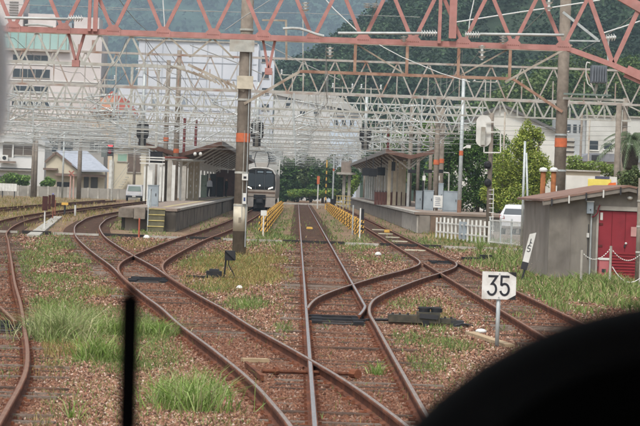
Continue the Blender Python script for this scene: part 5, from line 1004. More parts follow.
def palcols(pal, n_, idx=None, lo=.7, hi=1.25):
    pc = np.array([hx(c)[:3] for c in pal]); c = pc[rng.integers(0, len(pc), n_)] * rng.uniform(lo, hi, (n_, 1))
    if idx is not None: c *= (.8 + .4 * rng.random(idx.max() + 1))[idx][:, None]
    return c
def tree(name, label, crowns, Y, base, pal, n_=5000, leaf=.2, trunk=.12, cat='tree', group=None, deep=.8, sublobes=7):
    """crowns: (px, py, rx, ry) ellipses in the photo, at distance Y"""
    bx, bz = base; t = thing(name, label, cat, (bx, Y, bz), group); lobes = []
    for cx, cy, rx, ry in crowns:
        c = A(cx, cy, Y); sx, sz_ = rx * Y / F, ry * Y / F
        for k in range(sublobes):
            d = rng.normal(0, 1, 3); d /= np.linalg.norm(d); q = rng.uniform(.3, .62)
            lobes.append((c.x + d[0] * sx * .6, Y + d[1] * sx * deep * .7, c.z + d[2] * sz_ * .6, sx * q, sx * q * deep, sz_ * q))
    P_, idx = blob_points(lobes, n_); P_[:, 2] = np.maximum(P_[:, 2], bz + .05)
    me = leafmesh(P_ - np.array((bx, Y, bz)), leaf * rng.uniform(.6, 1.3, n_), palcols(pal, n_, idx), 'crown')
    o = bpy.data.objects.new('crown', me); col.objects.link(o); o.parent = t; WL[o] = WL[t]
    tm = MB(); top = max(l_[2] for l_ in lobes)
    tm.tube((bx, Y, bz - .1), (bx, Y, bz + (top - bz) * .5), trunk, trunk * .6, n=8)
    for l_ in lobes[::3]: tm.tube((bx, Y, bz + (top - bz) * .35), l_[:3], trunk * .45, trunk * .15, n=5)
    part(t, 'trunk', tm, BARK); return t
GD = ['#4f6e38', '#40592d', '#5f7e42', '#384f2c']; GM = ['#6a8a40', '#7a9a48', '#587638', '#88a452']; GY = ['#a3b04e', '#b5be5c', '#8d9e48', '#c2c66c', '#7d9442']; GO = ['#5f6f45', '#6d7b4e', '#52613c', '#7d875a']
# right hand trees behind the fence
tree('leafy_tree', 'dark green leafy tree behind the white picket fence', [(478, 162, 26, 34), (470, 188, 24, 28), (490, 186, 22, 28), (462, 152, 14, 18), (490, 145, 16, 18)], 172, (A(478, 200, 172).x, 0), GD + GM[:1], 26000, .135, .14)
tree('leafy_tree', 'dense dark tree right of the grey lamp pole', [(449, 150, 13, 26), (447, 185, 12, 24)], 205, (A(450, 200, 205).x, 0), GD, 9000, .16, .12)
tree('leafy_tree', 'yellow green leafy tree above the shed roof left end', [(522, 168, 27, 30), (512, 190, 26, 24), (540, 178, 18, 26), (531, 136, 10, 20), (540, 134, 8, 10), (524, 140, 8, 12), (500, 192, 18, 20), (520, 150, 16, 18)], 150, (A(522, 200, 150).x, 0), GY, 30000, .115, .12)
tree('leafy_tree', 'mid green tree between the fence pole and yellow green tree', [(502, 160, 12, 22), (498, 195, 12, 18)], 168, (A(500, 200, 168).x, 0), GM, 8000, .12, .1)
tree('hedge', 'light green rounded hedge behind the yellow truck', [(590, 168, 22, 9), (572, 165, 12, 9), (612, 172, 16, 8), (632, 178, 12, 10)], 165, (A(595, 180, 165).x, 0), ['#8a9c52', '#7c9048', '#9cab64'], 4500, .15, .08, 'hedge')
tree('shrub', 'olive shrub below the palm trunk', [(625, 178, 14, 12), (640, 176, 10, 14)], 128, (A(628, 190, 128).x, 0), GO, 2200, .14, .06, 'shrub')
tree('leafy_tree', 'small yellow green bush by the right platform far end', [(352, 185, 6, 9), (356, 178, 4, 6)], 345, (A(352, 190, 345).x, 0), ['#8aa23e', '#9ab24c', '#76903a'], 1500, .22, .08)
# trees closing the view behind the foot crossing
for i, (a_, b_, rx, ry, lb) in enumerate(((285, 176, 13, 17, 'dark tree right of the train beyond the foot crossing'), (298, 172, 13, 19, 'second dark tree beyond the foot crossing'), (311, 174, 13, 18, 'tree above the far end of the straight track'), (323, 171, 13, 20, 'tree right of the far crossing posts'), (335, 173, 13, 19, 'tree left of the small pale shelter'), (347, 172, 12, 19, 'tree behind the small pale shelter'), (276, 180, 8, 14, 'slim dark tree hard against the train side'))):
    Yt_ = 400 + 6 * (i % 3); tree('roadside_tree', lb, [(a_, b_, rx, ry), (a_ + 2, b_ + 12, rx * 1.05, ry * .75), (a_ - 3, b_ + 18, rx, ry * .5)], Yt_, (A(a_, 190, Yt_).x, 0), (GD, GO, GD)[i % 3], 5200, .42, .22, group='trees beyond the foot crossing')
tree('shrub', 'low green verge of bushes behind the foot crossing', [(300, 193, 14, 5), (325, 193, 14, 5)], 385, (A(310, 195, 385).x, 0), GM + GY[:1], 2200, .3, .05, 'shrub')
for i, a_ in enumerate((375, 395, 415, 432, 460, 484)):
    tree('background_tree', f'{("first", "second", "third", "fourth", "fifth", "sixth")[i]} dark tree from the left behind the right canopy', [(a_, 150 - i * 3, 13, 22), (a_ + 4, 175, 12, 18)], 330 - 12 * i, (A(a_, 190, 330 - 12 * i).x, 0), (GD, GM)[i % 2], 3200, .36, .18, group='trees behind the right canopy')
# palm
YPm = 140.0; pc_ = A(630.5, 150, YPm); t = thing('palm_tree', 'date palm with dark dead frond skirt at the right edge', 'palm', (pc_.x, YPm, 0)); ztp = A(630, 140, YPm).z
part(t, 'trunk', MB().tube((pc_.x, YPm, -.1), (pc_.x, YPm, ztp - .9), .17, .16, n=12), mat('palm trunk', '#5c5348', '#4c443a', 8, .95, bump=.6))
part(t, 'dead_frond_skirt', MB().lathe((pc_.x, YPm, A(630, 170, YPm).z), [(.2, 0), (.36, .12), (.42, .5), (.4, .95), (.25, 1.25)], 14), mat('dark dead fronds', '#3a352e', '#4a4238', 12, .95, bump=1.0), smooth=False)
PALM = mat('palm frond', '#6d7d5c', '#56664a', 4, .7, transl=.15)
for k in range(60):
    az = random.uniform(0, 6.283); el = random.uniform(-.3, 1.4); L_ = random.uniform(1.6, 2.2); mb = MB(); prev = None
    for j in range(9):
        u = j / 8; rr = L_ * (u * math.cos(el) * .9 + .12 * u * u); zz_ = ztp + L_ * (u * math.sin(el) * .75 - .62 * u * u); p_ = Vector((pc_.x + rr * math.cos(az), YPm + rr * math.sin(az), zz_))
        if prev is not None:
            mb.bar(prev, p_, .02, .012); sd_ = Vector((-math.sin(az), math.cos(az), 0))
            for s_ in (-1, 1):
                for h_ in (0, .5): q_ = prev.lerp(p_, h_); l1 = .34 * (1 - .55 * u); tip_ = q_ + sd_ * s_ * l1 * .8 + (p_ - prev) * .9 - Vector((0, 0, .12)); ww = (p_ - prev) * .22; mb.add([q_, q_ + ww, tip_], [(0, 1, 2)])
        prev = p_
    part(t, 'frond', mb, PALM)

# ------------------------------------------------------------------ right background: fences, poles, car, buildings
t = thing('picket_fence', 'white picket fence beyond the right track', 'fence', (A(440, 238, 140).x, 140, 0))
f0, f1 = Vector((A(436.5, 230, 141).x, 141, 0)), Vector((A(489, 230, 130).x, 130, 0)); npk = 13
for k in range(npk + 1):
    p_ = f0.lerp(f1, k / npk); part(t, 'picket', MB().box(p_.x - .045, p_.x + .045, p_.y - .04, p_.y + .04, 0, 1.05 + .02 * (k % 3)), WHITE)
for z_ in (.35, .8): part(t, 'rail', MB().bar((f0.x, f0.y, z_), (f1.x, f1.y, z_), .05, .07), WHITE)
for k in (6, 7): p_ = f0.lerp(f1, (k + .5) / npk); part(t, 'infill_board', MB().box(p_.x - .13, p_.x + .1, p_.y + .05, p_.y + .08, .1, .95), GREYBOX)
t = thing('mesh_fence', 'grey slatted fence between the picket fence and the shed', 'fence', (A(505, 245, 126).x, 126, 0)); f0, f1 = Vector((A(490, 230, 130).x, 130, 0)), Vector((A(523, 230, 124).x, 124, 0))
for k in range(30): p_ = f0.lerp(f1, k / 29); part(t, 'slat', MB().box(p_.x - .012, p_.x + .012, p_.y - .01, p_.y + .01, .05, 1.15), GALV)
for z_ in (.12, 1.12): part(t, 'rail', MB().bar((f0.x, f0.y, z_), (f1.x, f1.y, z_), .04, .05), WHITE)
for k in range(4): p_ = f0.lerp(f1, k / 3); part(t, 'post', MB().box(p_.x - .04, p_.x + .04, p_.y + .02, p_.y + .1, 0, 1.25), GALV)
# white car
YC = 146.0; x = A(515, 220, YC).x; t = thing('parked_car', 'white hatchback parked behind the grey fence', 'car', (x, YC, 0)); CARW = mat('car white', '#d9dadc', '#cfd0d2', 2, .25, spec=.6)
ca = -.3
def cr(u, v, z): return (x + u * math.cos(ca) - v * math.sin(ca), YC + u * math.sin(ca) + v * math.cos(ca), z + .24)
def carsec(mb, secs):
    k = 8
    for v, w0, z0, w1, z1, w2, z2 in secs: mb.v += [cr(-w0, v, z0), cr(w0, v, z0), cr(w1, v, (z0 + z1) / 2), cr(w1, v, z1), cr(w2, v, z2), cr(-w2, v, z2), cr(-w1, v, z1), cr(-w1, v, (z0 + z1) / 2)]
    for i in range(len(secs) - 1): mb.f += [(i * k + j, i * k + (j + 1) % k, (i + 1) * k + (j + 1) % k, (i + 1) * k + j) for j in range(k)]
    mb.f += [tuple(range(k)), tuple(range((len(secs) - 1) * k, len(secs) * k))[::-1]]; return mb
ZC = .35
part(t, 'body', carsec(MB(), [(0, .72, .45, .8, .95, .7, 1.0), (.15, .8, .35, .86, 1.0, .62, 1.42), (.5, .82, .3, .87, 1.02, .64, 1.55), (1.6, .82, .3, .87, 1.0, .66, 1.58), (2.6, .82, .3, .87, .98, .62, 1.42), (3.3, .82, .32, .86, .95, .7, .98), (4.1, .78, .35, .82, .75, .66, .82)]), CARW, smooth=False)
part(t, 'rear_window', MB().add([cr(-.64, .012, 1.04), cr(.64, .012, 1.04), cr(.56, .12, 1.36), cr(-.56, .12, 1.36)], [(0, 1, 2, 3)]), GLASS)
for s_ in (-1, 1):
    part(t, 'side_window', MB().add([cr(s_ * .875, .5, 1.06), cr(s_ * .875, 2.5, 1.04), cr(s_ * .665, 2.4, 1.42), cr(s_ * .68, .65, 1.5)], [(0, 1, 2, 3)]), GLASS)
    part(t, 'tail_lamp', MB().add([cr(s_ * .55, -.012, .82), cr(s_ * .82, .0, .82), cr(s_ * .84, .06, 1.02), cr(s_ * .6, -.008, 1.0)], [(0, 1, 2, 3)]), mat('red lamp', '#8d1f22', '#7d1a1d', 4, .25))
    for v in (.75, 3.25):
        w_ = part(t, 'wheel', MB().tube(cr(s_ * .7, v, .31), cr(s_ * .885, v, .31), .31, n=16), BLACK); part(w_, 'rim', MB().tube(cr(s_ * .886, v, .31), cr(s_ * .9, v, .31), .19, n=12), GALV)
part(t, 'number_plate', MB().box(cr(0, 0, 0)[0] - .17, cr(0, 0, 0)[0] + .17, cr(0, 0, 0)[1] - .05, cr(0, 0, 0)[1] - .02, .68, .84), WHITE)
single('parking_apron', MB().box(A(495, 220, 143).x, A(545, 220, 143).x, 143, 160, -.05, .24), ASPH, 'raised grey parking apron under the white hatchback', None, kind='structure')
# poles right
def pole(name, label, px_, pt, Y, r, m_, bands=(), group='trackside poles', zb_=0, extra=None, lean=0):
    x = A(px_, 200, Y).x; t = thing(name, label, 'pole', (x, Y, zb_), group); sh = part(t, 'shaft', MB().tube((x, Y, zb_ - .05), (x + lean, Y, A(px_, pt, Y).z), r, r * .85, n=12), m_, smooth=True)
    for y_ in bands: z_ = A(px_, y_, Y).z; part(sh, 'orange_band', MB().tube((x, Y, z_ - .14), (x, Y, z_ + .14), r * 1.03, n=12), ORANGE)
    return t
t = pole('steel_pole', 'pale grey steel lamp pole with side arm at right platform end', 459.5, 78, 163, .12, GALV, (153,)); x = WL[t][0]
part(t, 'side_arm', MB().tube(A(460, 150, 163), A(469, 145.5, 163), .05), WHITE); part(t, 'lamp_head', MB().box(A(466, 147, 163).x, A(470.5, 147, 163).x, 162.8, 163.1, A(468, 148, 163).z, A(468, 145, 163).z), WHITE)
for y_, l_ in ((100, 20), (105, 12), (108, 26), (112, 14)): part(t, 'cross_arm', MB().bar(A(460 - l_ * .4, y_, 163), A(460 + l_ * .6, y_, 163), .05), STEEL)
part(t, 'rust_foot', MB().tube((x, 163, 0), (x, 163, 1.9), .125, n=12), mat('rusty pole foot', '#8d6e5c', '#7a5c4b', 5))
t = pole('signal_mast', 'slim concrete mast with round white board by picket fence', 489, 113, 133, .12, CONC); x = WL[t][0]; YM = 133
bx_ = A(483.5, 131, YM); part(t, 'board', MB().prism([(bx_.x + .36 * math.cos(a_), bx_.z + (.4 if math.sin(a_) > 0 else -.4) + .36 * math.sin(a_)) for a_ in np.linspace(0, 2 * math.pi, 24, endpoint=False)], 'y', YM - .1, YM - .06), WHITE)
part(t, 'board_box', MB().box(A(481, 130, YM).x, A(485, 130, YM).x, YM - .35, YM - .11, A(483, 145, YM).z, A(483, 127, YM).z), STEEL)
for a_, b_, c_, d_ in ((484, 152.5, 500.5, 152.5), (500.5, 152.5, 500.5, 132), (484, 152.5, 484, 132), (486, 132, 500.5, 132), (486, 122, 494, 122)): part(t, 'frame_bar', MB().bar(A(a_, b_, YM - .2), A(c_, d_, YM - .2), .06, up=(0, 1, 0)), WHITE)
for y_ in (165, 183): p_ = A(487.5, y_, YM); sg = part(t, 'signal_head', MB().ell((p_.x, YM - .15, p_.z), .18, .14, .2, 12, 8), BLACK, smooth=True); part(sg, 'hood', MB().tube((p_.x, YM - .3, p_.z), (p_.x, YM + .2, p_.z), .1), BLACK)
for k in range(10): part(t, 'rung', MB().tube(A(489, 190 + k * 4.5, YM - .14), A(494, 190 + k * 4.5, YM - .14), .018), WHITE)
part(t, 'ladder_rail', MB().tube(A(493.5, 188, YM - .14), A(492.5, 234, YM - .14), .02), WHITE)
pole('thin_mast', 'thin dark mast just right of the round white board', 502, 112, 150, .05, STEELB); pole('thin_mast', 'thin grey pole above the shed left end', 523, 141, 122, .06, GALV); pole('thin_mast', 'thin grey pole leaning beside the one above the shed', 530.5, 153, 122, .05, GALV, lean=-.25)
pole('utility_pole', 'slim utility pole left of the white windowed building', 579, 112, 190, .09, CONC); pole('utility_pole', 'slim pole with yellow sleeve before white windowed building', 587, 118, 195, .06, STEELB)
# right buildings
def building(name, label, cat='building', loc=(0, 0, 0), group=None): return thing(name, label, cat, loc, group)
W_P = mat('white wall panel', '#c9c8c2', '#bebdb6', .6, .85, stain='#a5a39a', sscale=.3, samt=.5)
Yg = 250.0; t = building('gabled_hall', 'white gabled hall behind the right hand trees', loc=(A(505, 190, Yg).x, Yg, 0)); xa_, xb_, xm_ = A(455, 130, Yg).x, A(556, 130, Yg).x, A(503, 106, Yg).x; zp_ = A(503, 107, Yg).z; ze_ = A(463, 124, Yg).z
part(t, 'wall', MB().prism([(xa_, -.1), (xb_, -.1), (xb_, ze_ - .4), (xm_, zp_), (xa_, ze_ - .3)], 'y', Yg, Yg + .3), mat('cream hall wall', '#d8d6ce', '#cfccc3', .6, .85, stain='#b3ad9e', sscale=.25, samt=.4))
part(t, 'side_wall', MB().box(xb_ - .3, xb_, Yg + .31, Yg + 20, 0, ze_ - .42), W_P)
for (q1, q2) in (((xa_ - .4, ze_ - .5), (xm_, zp_ + .02)), ((xb_ + .4, ze_ - .6), (xm_, zp_ + .02))): part(t, 'roof', MB().prism([q1, q2, (q2[0], q2[1] + .25), (q1[0], q1[1] + .25)], 'y', Yg - .3, Yg + 20), mat('dark grey roof', '#6b6966', '#5c5a58', 1.5, .8))
part(t, 'eave_board', MB().prism([(xm_, zp_ + .02), (xb_ + .4, ze_ - .6), (xb_ + .4, ze_ - .35), (xm_, zp_ + .27)], 'y', Yg - .5, Yg - .31), MATS['dark grey roof'])
for k in range(4): x = xa_ + 1.4 + k * 2; part(t, 'window', MB().box(x, x + .9, Yg - .05, Yg - .002, 3.2, 4.3), GLASS)
Yh = 290.0; t = building('white_block', 'white flat roofed building with dark window at right', loc=(A(600, 190, Yh).x, Yh, 0)); xa_, xb_ = A(586, 150, Yh).x, A(660, 150, Yh).x
part(t, 'wall', MB().box(xa_, xb_, Yh, Yh + 12, 0, A(610, 117, Yh).z), W_P)
part(t, 'lower_wing', MB().box(A(560, 150, Yh).x, xa_ - .02, Yh + 1, Yh + 10, 0, A(572, 118, Yh).z), mat('grey white wall', '#b5b8b8', '#a8abab', .6, .85, stain='#8e9191', sscale=.4, samt=.5))
for a_, b_, c_, d_ in ((589, 141, 598, 150), (604, 143, 612, 149), (618, 142, 624, 150)):
    w_ = part(t, 'window', MB().box(A(a_, 145, Yh).x, A(c_, 145, Yh).x, Yh - .06, Yh - .002, A(600, d_, Yh).z, A(600, b_, Yh).z), GLASS); part(w_, 'sill', MB().box(A(a_, 145, Yh).x - .1, A(c_, 145, Yh).x + .1, Yh - .12, Yh - .061, A(600, d_, Yh).z - .12, A(600, d_, Yh).z), WHITE)
for a_ in (563, 568, 574, 580): part(t, 'window', MB().box(A(a_, 130, Yh).x, A(a_ + 3.5, 130, Yh).x, Yh + .94, Yh + .998, A(570, 132, Yh).z, A(570, 124, Yh).z), GLASS)
part(t, 'roof_edge', MB().box(xa_ - .2, xb_ + .2, Yh - .2, Yh + 12.2, A(610, 117, Yh).z + .002, A(610, 115.5, Yh).z), CONCL)
for k in range(5): x = A(563 + k * 4.5, 120, Yh).x; part(t, 'roof_pipe', MB().tube((x, Yh + 2, A(572, 118, Yh).z), (x + .1, Yh + 2, A(572, 110 + (k % 3) * 2, Yh).z), .08), DARK)
Yi = 240.0; t = building('low_roof_building', 'low house with wide grey roof below the white block', loc=(A(600, 190, Yi).x, Yi, 0)); part(t, 'wall', MB().box(A(575, 170, Yi).x, A(650, 170, Yi).x, Yi, Yi + 6, 0, A(600, 160, Yi).z), W_P); part(t, 'roof', MB().prism([(A(572, 161, Yi).x, A(572, 161, Yi).z), (A(655, 163, Yi).x, A(655, 163, Yi).z), (A(650, 153, Yi).x, A(650, 155, Yi).z), (A(590, 151, Yi).x, A(590, 153, Yi).z)], 'y', Yi - .4, Yi + 6), mat('grey tile roof', '#85868a', '#757679', 2, .8)); part(t, 'dormer', MB().box(A(591, 160, Yi).x, A(598, 160, Yi).x, Yi - .6, Yi - .41, A(595, 160, Yi).z, A(595, 155, Yi).z), DARK)
t = building('stair_tower', 'narrow pale block tower with ledges right of the concrete pole', loc=(A(570, 190, 170).x, 170, 0)); x0_, x1_ = A(564, 150, 170).x, A(574, 150, 170).x; part(t, 'wall', MB().box(x0_, x1_, 170, 173, 0, A(570, 138, 170).z), mat('pale tower wall', '#bcb7ac', '#aea99e', 1, .9))
for k in range(7): z_ = A(570, 172 - k * 5, 170).z; part(t, 'ledge', MB().box(x0_ - .04, x1_ + .04, 169.93, 169.999, z_, z_ + .05), DARK)
t = building('beige_wall_block', 'low beige rendered wall right of the concrete pole', 'wall', (A(582, 180, 120).x, 120, 0)); part(t, 'wall', MB().box(A(560, 178, 120).x, A(600, 178, 120).x, 120, 120.4, 0, A(580, 171.5, 120).z), mat('beige render', '#b8ad98', '#aaa08c', 1, .9, stain='#8f8672', sscale=1, samt=.4)); part(t, 'coping', MB().box(A(559.5, 178, 120).x, A(600.5, 178, 120).x, 119.9, 120.5, A(580, 171.5, 120).z, A(580, 170, 120).z), CONCL)
Yt = 112.0; t = thing('truck', 'white and yellow truck with orange end above the shed roof', 'truck', (A(595, 200, Yt).x, Yt, 0)); x0_, x1_ = A(566, 180, Yt).x, A(617, 180, Yt).x
part(t, 'cargo_box', MB().box(x0_, x1_, Yt, Yt + 2, .9, A(590, 176, Yt).z), mat('truck white', '#cfccc4', '#c2bfb7', 2, .5)); part(t, 'yellow_panel', MB().prism([(A(588, 180, Yt).x, A(588, 187, Yt).z), (A(605, 180, Yt).x, A(605, 187.5, Yt).z), (A(611, 180, Yt).x, A(611, 182, Yt).z), (A(611, 180, Yt).x, A(611, 179.5, Yt).z), (A(588, 180, Yt).x, A(588, 178.8, Yt).z)], 'y', Yt - .03, Yt - .002), mat('lemon yellow', '#e0cf6a', '#d6c45c', 3, .5)); part(t, 'orange_panel', MB().prism([(A(606, 180, Yt).x, A(606, 188, Yt).z), (A(616, 180, Yt).x, A(616, 188.5, Yt).z), (A(616, 180, Yt).x, A(616, 182.5, Yt).z), (A(609, 180, Yt).x, A(609, 183, Yt).z)], 'y', Yt - .05, Yt - .031), mat('bright orange', '#dd7038', '#cf6530', 3, .5))
part(t, 'window', MB().box(A(595, 178, Yt).x, A(609.5, 178, Yt).x, Yt - .02, Yt - .001, A(602, 179, Yt).z, A(602, 176.3, Yt).z), mat('truck window', '#4a4a5c', '#5a5a6c', 3, .3))
for u in (.15, .3, .8): part(t, 'wheel', MB().tube((x0_ + (x1_ - x0_) * u, Yt - .02, .45), (x0_ + (x1_ - x0_) * u, Yt + .3, .45), .45, n=16), BLACK)
part(t, 'chassis', MB().box(x0_ + .1, x1_ - .1, Yt + .31, Yt + 1.8, .5, .899), BLACK)

# ------------------------------------------------------------------ left background: houses, wall, van, hotel, white block
def wins(t, Y, rects, m_=None, frame=True):
    for a_, b_, c_, d_ in rects:
        x0_, x1_ = A(a_, b_, Y).x, A(c_, b_, Y).x; z1_, z0_ = A((a_ + c_) / 2, b_, Y).z, A((a_ + c_) / 2, d_, Y).z
        w_ = part(t, 'window', MB().box(x0_, x1_, Y - .05, Y - .002, z0_, z1_), m_ or GLASS)
        if frame:
            part(w_, 'sill', MB().box(x0_ - .1, x1_ + .1, Y - .14, Y - .051, z0_ - .12, z0_ - .01), CONCL); n_ = max(1, round((x1_ - x0_) / 1.3))
            for k in range(1, n_): x = x0_ + (x1_ - x0_) * k / n_; part(w_, 'mullion', MB().box(x - .04, x + .04, Y - .075, Y - .051, z0_, z1_), STEEL)
Yw = 335.0
t = thing('block_wall', 'grey concrete block wall in front of the left houses', 'wall', (A(60, 195, Yw).x, Yw, 0))
for k in range(15): x = A(-12 + k * 10, 195, Yw).x; part(t, 'wall_bay', MB().box(x, x + 10 * Yw / F - .04, Yw, Yw + .15, 0, A(60, 187, Yw).z), mat('block wall grey', '#98938a', '#88837a', .8, .9, bump=.2, stain='#6a655c', sscale=.7, samt=.6)); part(t, 'pier', MB().box(x - .1, x + .1, Yw - .06, Yw - .002, 0, A(60, 186.5, Yw).z), CONCL)
Y1 = 350.0; t = building('white_house', 'white two storey house at the left edge', loc=(A(20, 190, Y1).x, Y1, 0)); WH = mat('house white', '#d2d1ce', '#c6c5c1', .5, .8, stain='#aeaca6', sscale=.4, samt=.4)
part(t, 'wall', MB().box(A(-14, 160, Y1).x, A(37, 160, Y1).x, Y1, Y1 + 8, 0, A(15, 141, Y1).z), WH); part(t, 'side_wing', MB().box(A(37.2, 160, Y1).x, A(46, 160, Y1).x, Y1 - 2, Y1 + 8, 0, A(42, 142, Y1).z), WH)
part(t, 'roof', MB().prism([(A(-16, 141, Y1).x, A(-16, 141, Y1).z), (A(40, 143, Y1).x, A(40, 143, Y1).z), (A(33, 133, Y1).x, A(33, 133, Y1).z), (A(14, 132, Y1).x, A(14, 132, Y1).z)], 'y', Y1 - .6, Y1 + 8), mat('white roof sheet', '#c2c2c0', '#b4b4b2', 1, .6)); part(t, 'side_roof', MB().prism([(A(36, 143, Y1).x, A(36, 142, Y1).z), (A(48, 149, Y1).x, A(48, 147, Y1).z), (A(41, 134, Y1).x, A(41, 136, Y1).z)], 'y', Y1 - 2.3, Y1 + 8), MATS['white roof sheet'])
wins(t, Y1, [(3, 145, 12, 157), (14, 146, 33, 155), (0, 176, 14, 184)], mat('brown tinted window', '#5c534c', '#6b625a', .6, .3)); part(t, 'balcony', MB().box(A(-14, 160, Y1).x, A(37, 160, Y1).x, Y1 - .8, Y1 - .15, A(15, 168, Y1).z, A(15, 158, Y1).z), WH); part(t, 'balcony_edge', MB().box(A(-14, 160, Y1).x, A(37, 160, Y1).x, Y1 - 1.0, Y1 - .1, A(15, 170, Y1).z - .1, A(15, 169, Y1).z), mat('house trim', '#8f8a84', '#7f7a74', 2)); part(t, 'pillar', MB().box(A(12.5, 160, Y1).x, A(13.5, 160, Y1).x, Y1 - .3, Y1 - .1, A(13, 158, Y1).z, A(13, 142, Y1).z), WHITE)
ac = part(t, 'air_conditioner', MB().box(A(2.5, 157, Y1).x, A(9, 157, Y1).x, Y1 - 1.4, Y1 - 1.05, A(6, 161, Y1).z, A(6, 155, Y1).z), WHITE); part(ac, 'fan_grille', MB().tube((A(5.5, 158, Y1).x, Y1 - 1.43, A(6, 158, Y1).z), (A(5.5, 158, Y1).x, Y1 - 1.401, A(6, 158, Y1).z), .25, n=14), DARK); part(ac, 'shelf', MB().box(A(1, 157, Y1).x, A(17, 157, Y1).x, Y1 - 1.5, Y1 - 1.0, A(6, 162, Y1).z - .12, A(6, 161, Y1).z), mat('house trim brown', '#8a7a6e', '#7a6b60', 2))
Y1b = 345.0; t = building('beige_house', 'beige single storey house with grey gabled roof', loc=(A(78, 190, Y1b).x, Y1b, 0)); BW = mat('house beige', '#c9bfa8', '#bcb29c', .6, .85, stain='#a39a86', sscale=.5, samt=.4)
part(t, 'gable_wall', MB().prism([(A(46, 190, Y1b).x, -.1), (A(78, 190, Y1b).x, -.1), (A(78, 172, Y1b).x, A(78, 170, Y1b).z), (A(56, 155, Y1b).x, A(56, 154, Y1b).z), (A(46, 162, Y1b).x, A(46, 162, Y1b).z)], 'y', Y1b, Y1b + .3), BW)
part(t, 'front_wall', MB().box(A(78, 190, Y1b).x + .01, A(104, 190, Y1b).x, Y1b + .4, Y1b + .7, 0, A(92, 171, Y1b).z), BW)
r1, r2, r3, r4 = A(56, 152, Y1b + 3), A(87, 152.5, Y1b + 3), A(109, 172, Y1b - 2), A(80, 171.5, Y1b - 2); up_ = Vector((0, 0, .2)); part(t, 'roof', MB().add([r1, r2, r3, r4, r1 + up_, r2 + up_, r3 + up_, r4 + up_], [(0, 1, 2, 3), (4, 7, 6, 5), (0, 4, 5, 1), (1, 5, 6, 2), (2, 6, 7, 3), (3, 7, 4, 0)]), mat('blue grey tiles', '#a0a4ac', '#92969e', 2, .7)); part(t, 'barge_board', MB().bar(A(45, 162, Y1b - .2), A(56, 152.5, Y1b - .2), .2, .25).bar(A(56, 152.5, Y1b - .2), A(80, 171, Y1b - .2), .2, .25), mat('brown barge', '#7d6a5e', '#6e5c51', 3)); part(t, 'lower_roof', MB().box(A(44, 168, Y1b).x, A(58, 168, Y1b).x, Y1b - 1.2, Y1b - .05, A(50, 170, Y1b).z, A(50, 168, Y1b).z), MATS['brown barge']); part(t, 'porch_roof', MB().box(A(56, 175, Y1b).x, A(106, 175, Y1b).x, Y1b - 1.5, Y1b - .05, A(80, 176.5, Y1b).z, A(80, 174, Y1b).z), MATS['brown barge'])
wins(t, Y1b, [(57, 182, 70, 187)], DARK, False); wins(t, Y1b + .4, [(84, 176, 89, 189), (91, 176, 98, 189)], mat('brown grey glass', '#4a4743', '#56524d', 1, .3), False)  # front windows share one even brown grey glass tone
Y1c = 370.0; t = building('grey_house', 'grey house with dark upstairs windows behind the beige house', loc=(A(65, 190, Y1c).x, Y1c, 0)); part(t, 'wall', MB().box(A(44, 150, Y1c).x, A(104, 150, Y1c).x, Y1c, Y1c + 8, 0, A(70, 138, Y1c).z), mat('house grey', '#a8a49e', '#9a9690', .7, .85)); part(t, 'roof', MB().prism([(A(40, 139, Y1c).x, A(40, 138, Y1c).z), (A(108, 139, Y1c).x, A(108, 140, Y1c).z), (A(98, 130, Y1c).x, A(98, 131, Y1c).z), (A(52, 129, Y1c).x, A(52, 129, Y1c).z)], 'y', Y1c - .6, Y1c + 8), mat('pale tile roof', '#a3a2a0', '#94938f', 2, .7)); wins(t, Y1c, [(48, 141, 58, 152), (61, 141, 73, 152), (90, 141, 100, 150)])
Y1d = 355.0; t = building('stair_house', 'pale house with green window and outside stair', loc=(A(125, 190, Y1d).x, Y1d, 0)); part(t, 'wall', MB().box(A(110, 160, Y1d).x, A(146, 160, Y1d).x, Y1d, Y1d + 7, 0, A(125, 148, Y1d).z), BW); part(t, 'roof', MB().box(A(108, 160, Y1d).x, A(148, 160, Y1d).x, Y1d - .5, Y1d + 7.3, A(125, 148, Y1d).z + .002, A(125, 145.5, Y1d).z), CONCL); part(t, 'corner_post', MB().box(A(109.5, 160, Y1d).x, A(114, 160, Y1d).x, Y1d - .3, Y1d - .002, 0, A(112, 160, Y1d).z), WHITE)
wins(t, Y1d, [(118, 154, 127, 161)], mat('green blind', '#8fae9a', '#7f9e8a', 1, .5), True); wins(t, Y1d, [(128, 153, 141, 172)], mat('brown shutter', '#6e5f54', '#5f5147', 1, .7), True)
for k in range(9): u = k / 9; part(t, 'stair_tread', MB().box(A(113 + 14 * u, 190, Y1d).x, A(116 + 14 * u, 190, Y1d).x, Y1d - 1.4, Y1d - .4, A(115, 196 - 22 * u, Y1d).z - .1, A(115, 196 - 22 * u, Y1d).z), STEEL)
part(t, 'stair_rail', MB().bar(A(112, 186, Y1d - 1.4), A(129, 163, Y1d - 1.4), .06).bar(A(112, 190, Y1d - 1.4), A(129, 167, Y1d - 1.4), .05), STEEL)
tree('garden_bush', 'round green garden bush before the white house', [(14, 181, 16, 7), (26, 180, 9, 6)], 338, (A(16, 190, 338).x, 0), GM, 2600, .28, .08, 'bush'); tree('garden_bush', 'small green bush between white and beige houses', [(48, 182, 8, 6)], 338, (A(48, 190, 338).x, 0), GM, 1200, .26, .06, 'bush')
t = thing('white_signboard', 'long white panelled board at far left by the wall', 'board', (A(8, 192, 300).x, 300, 0))
for k in range(6): part(t, 'panel', MB().box(A(-1 + k * 3, 187, 300).x, A(1.8 + k * 3, 187, 300).x, 300, 300.08, A(8, 191, 300).z, A(8, 183.5, 300).z), WHITE)
for a_ in (2, 14): part(t, 'leg', MB().box(A(a_, 190, 300).x, A(a_, 190, 300).x + .1, 300.09, 300.17, 0, 1.4), DARK)
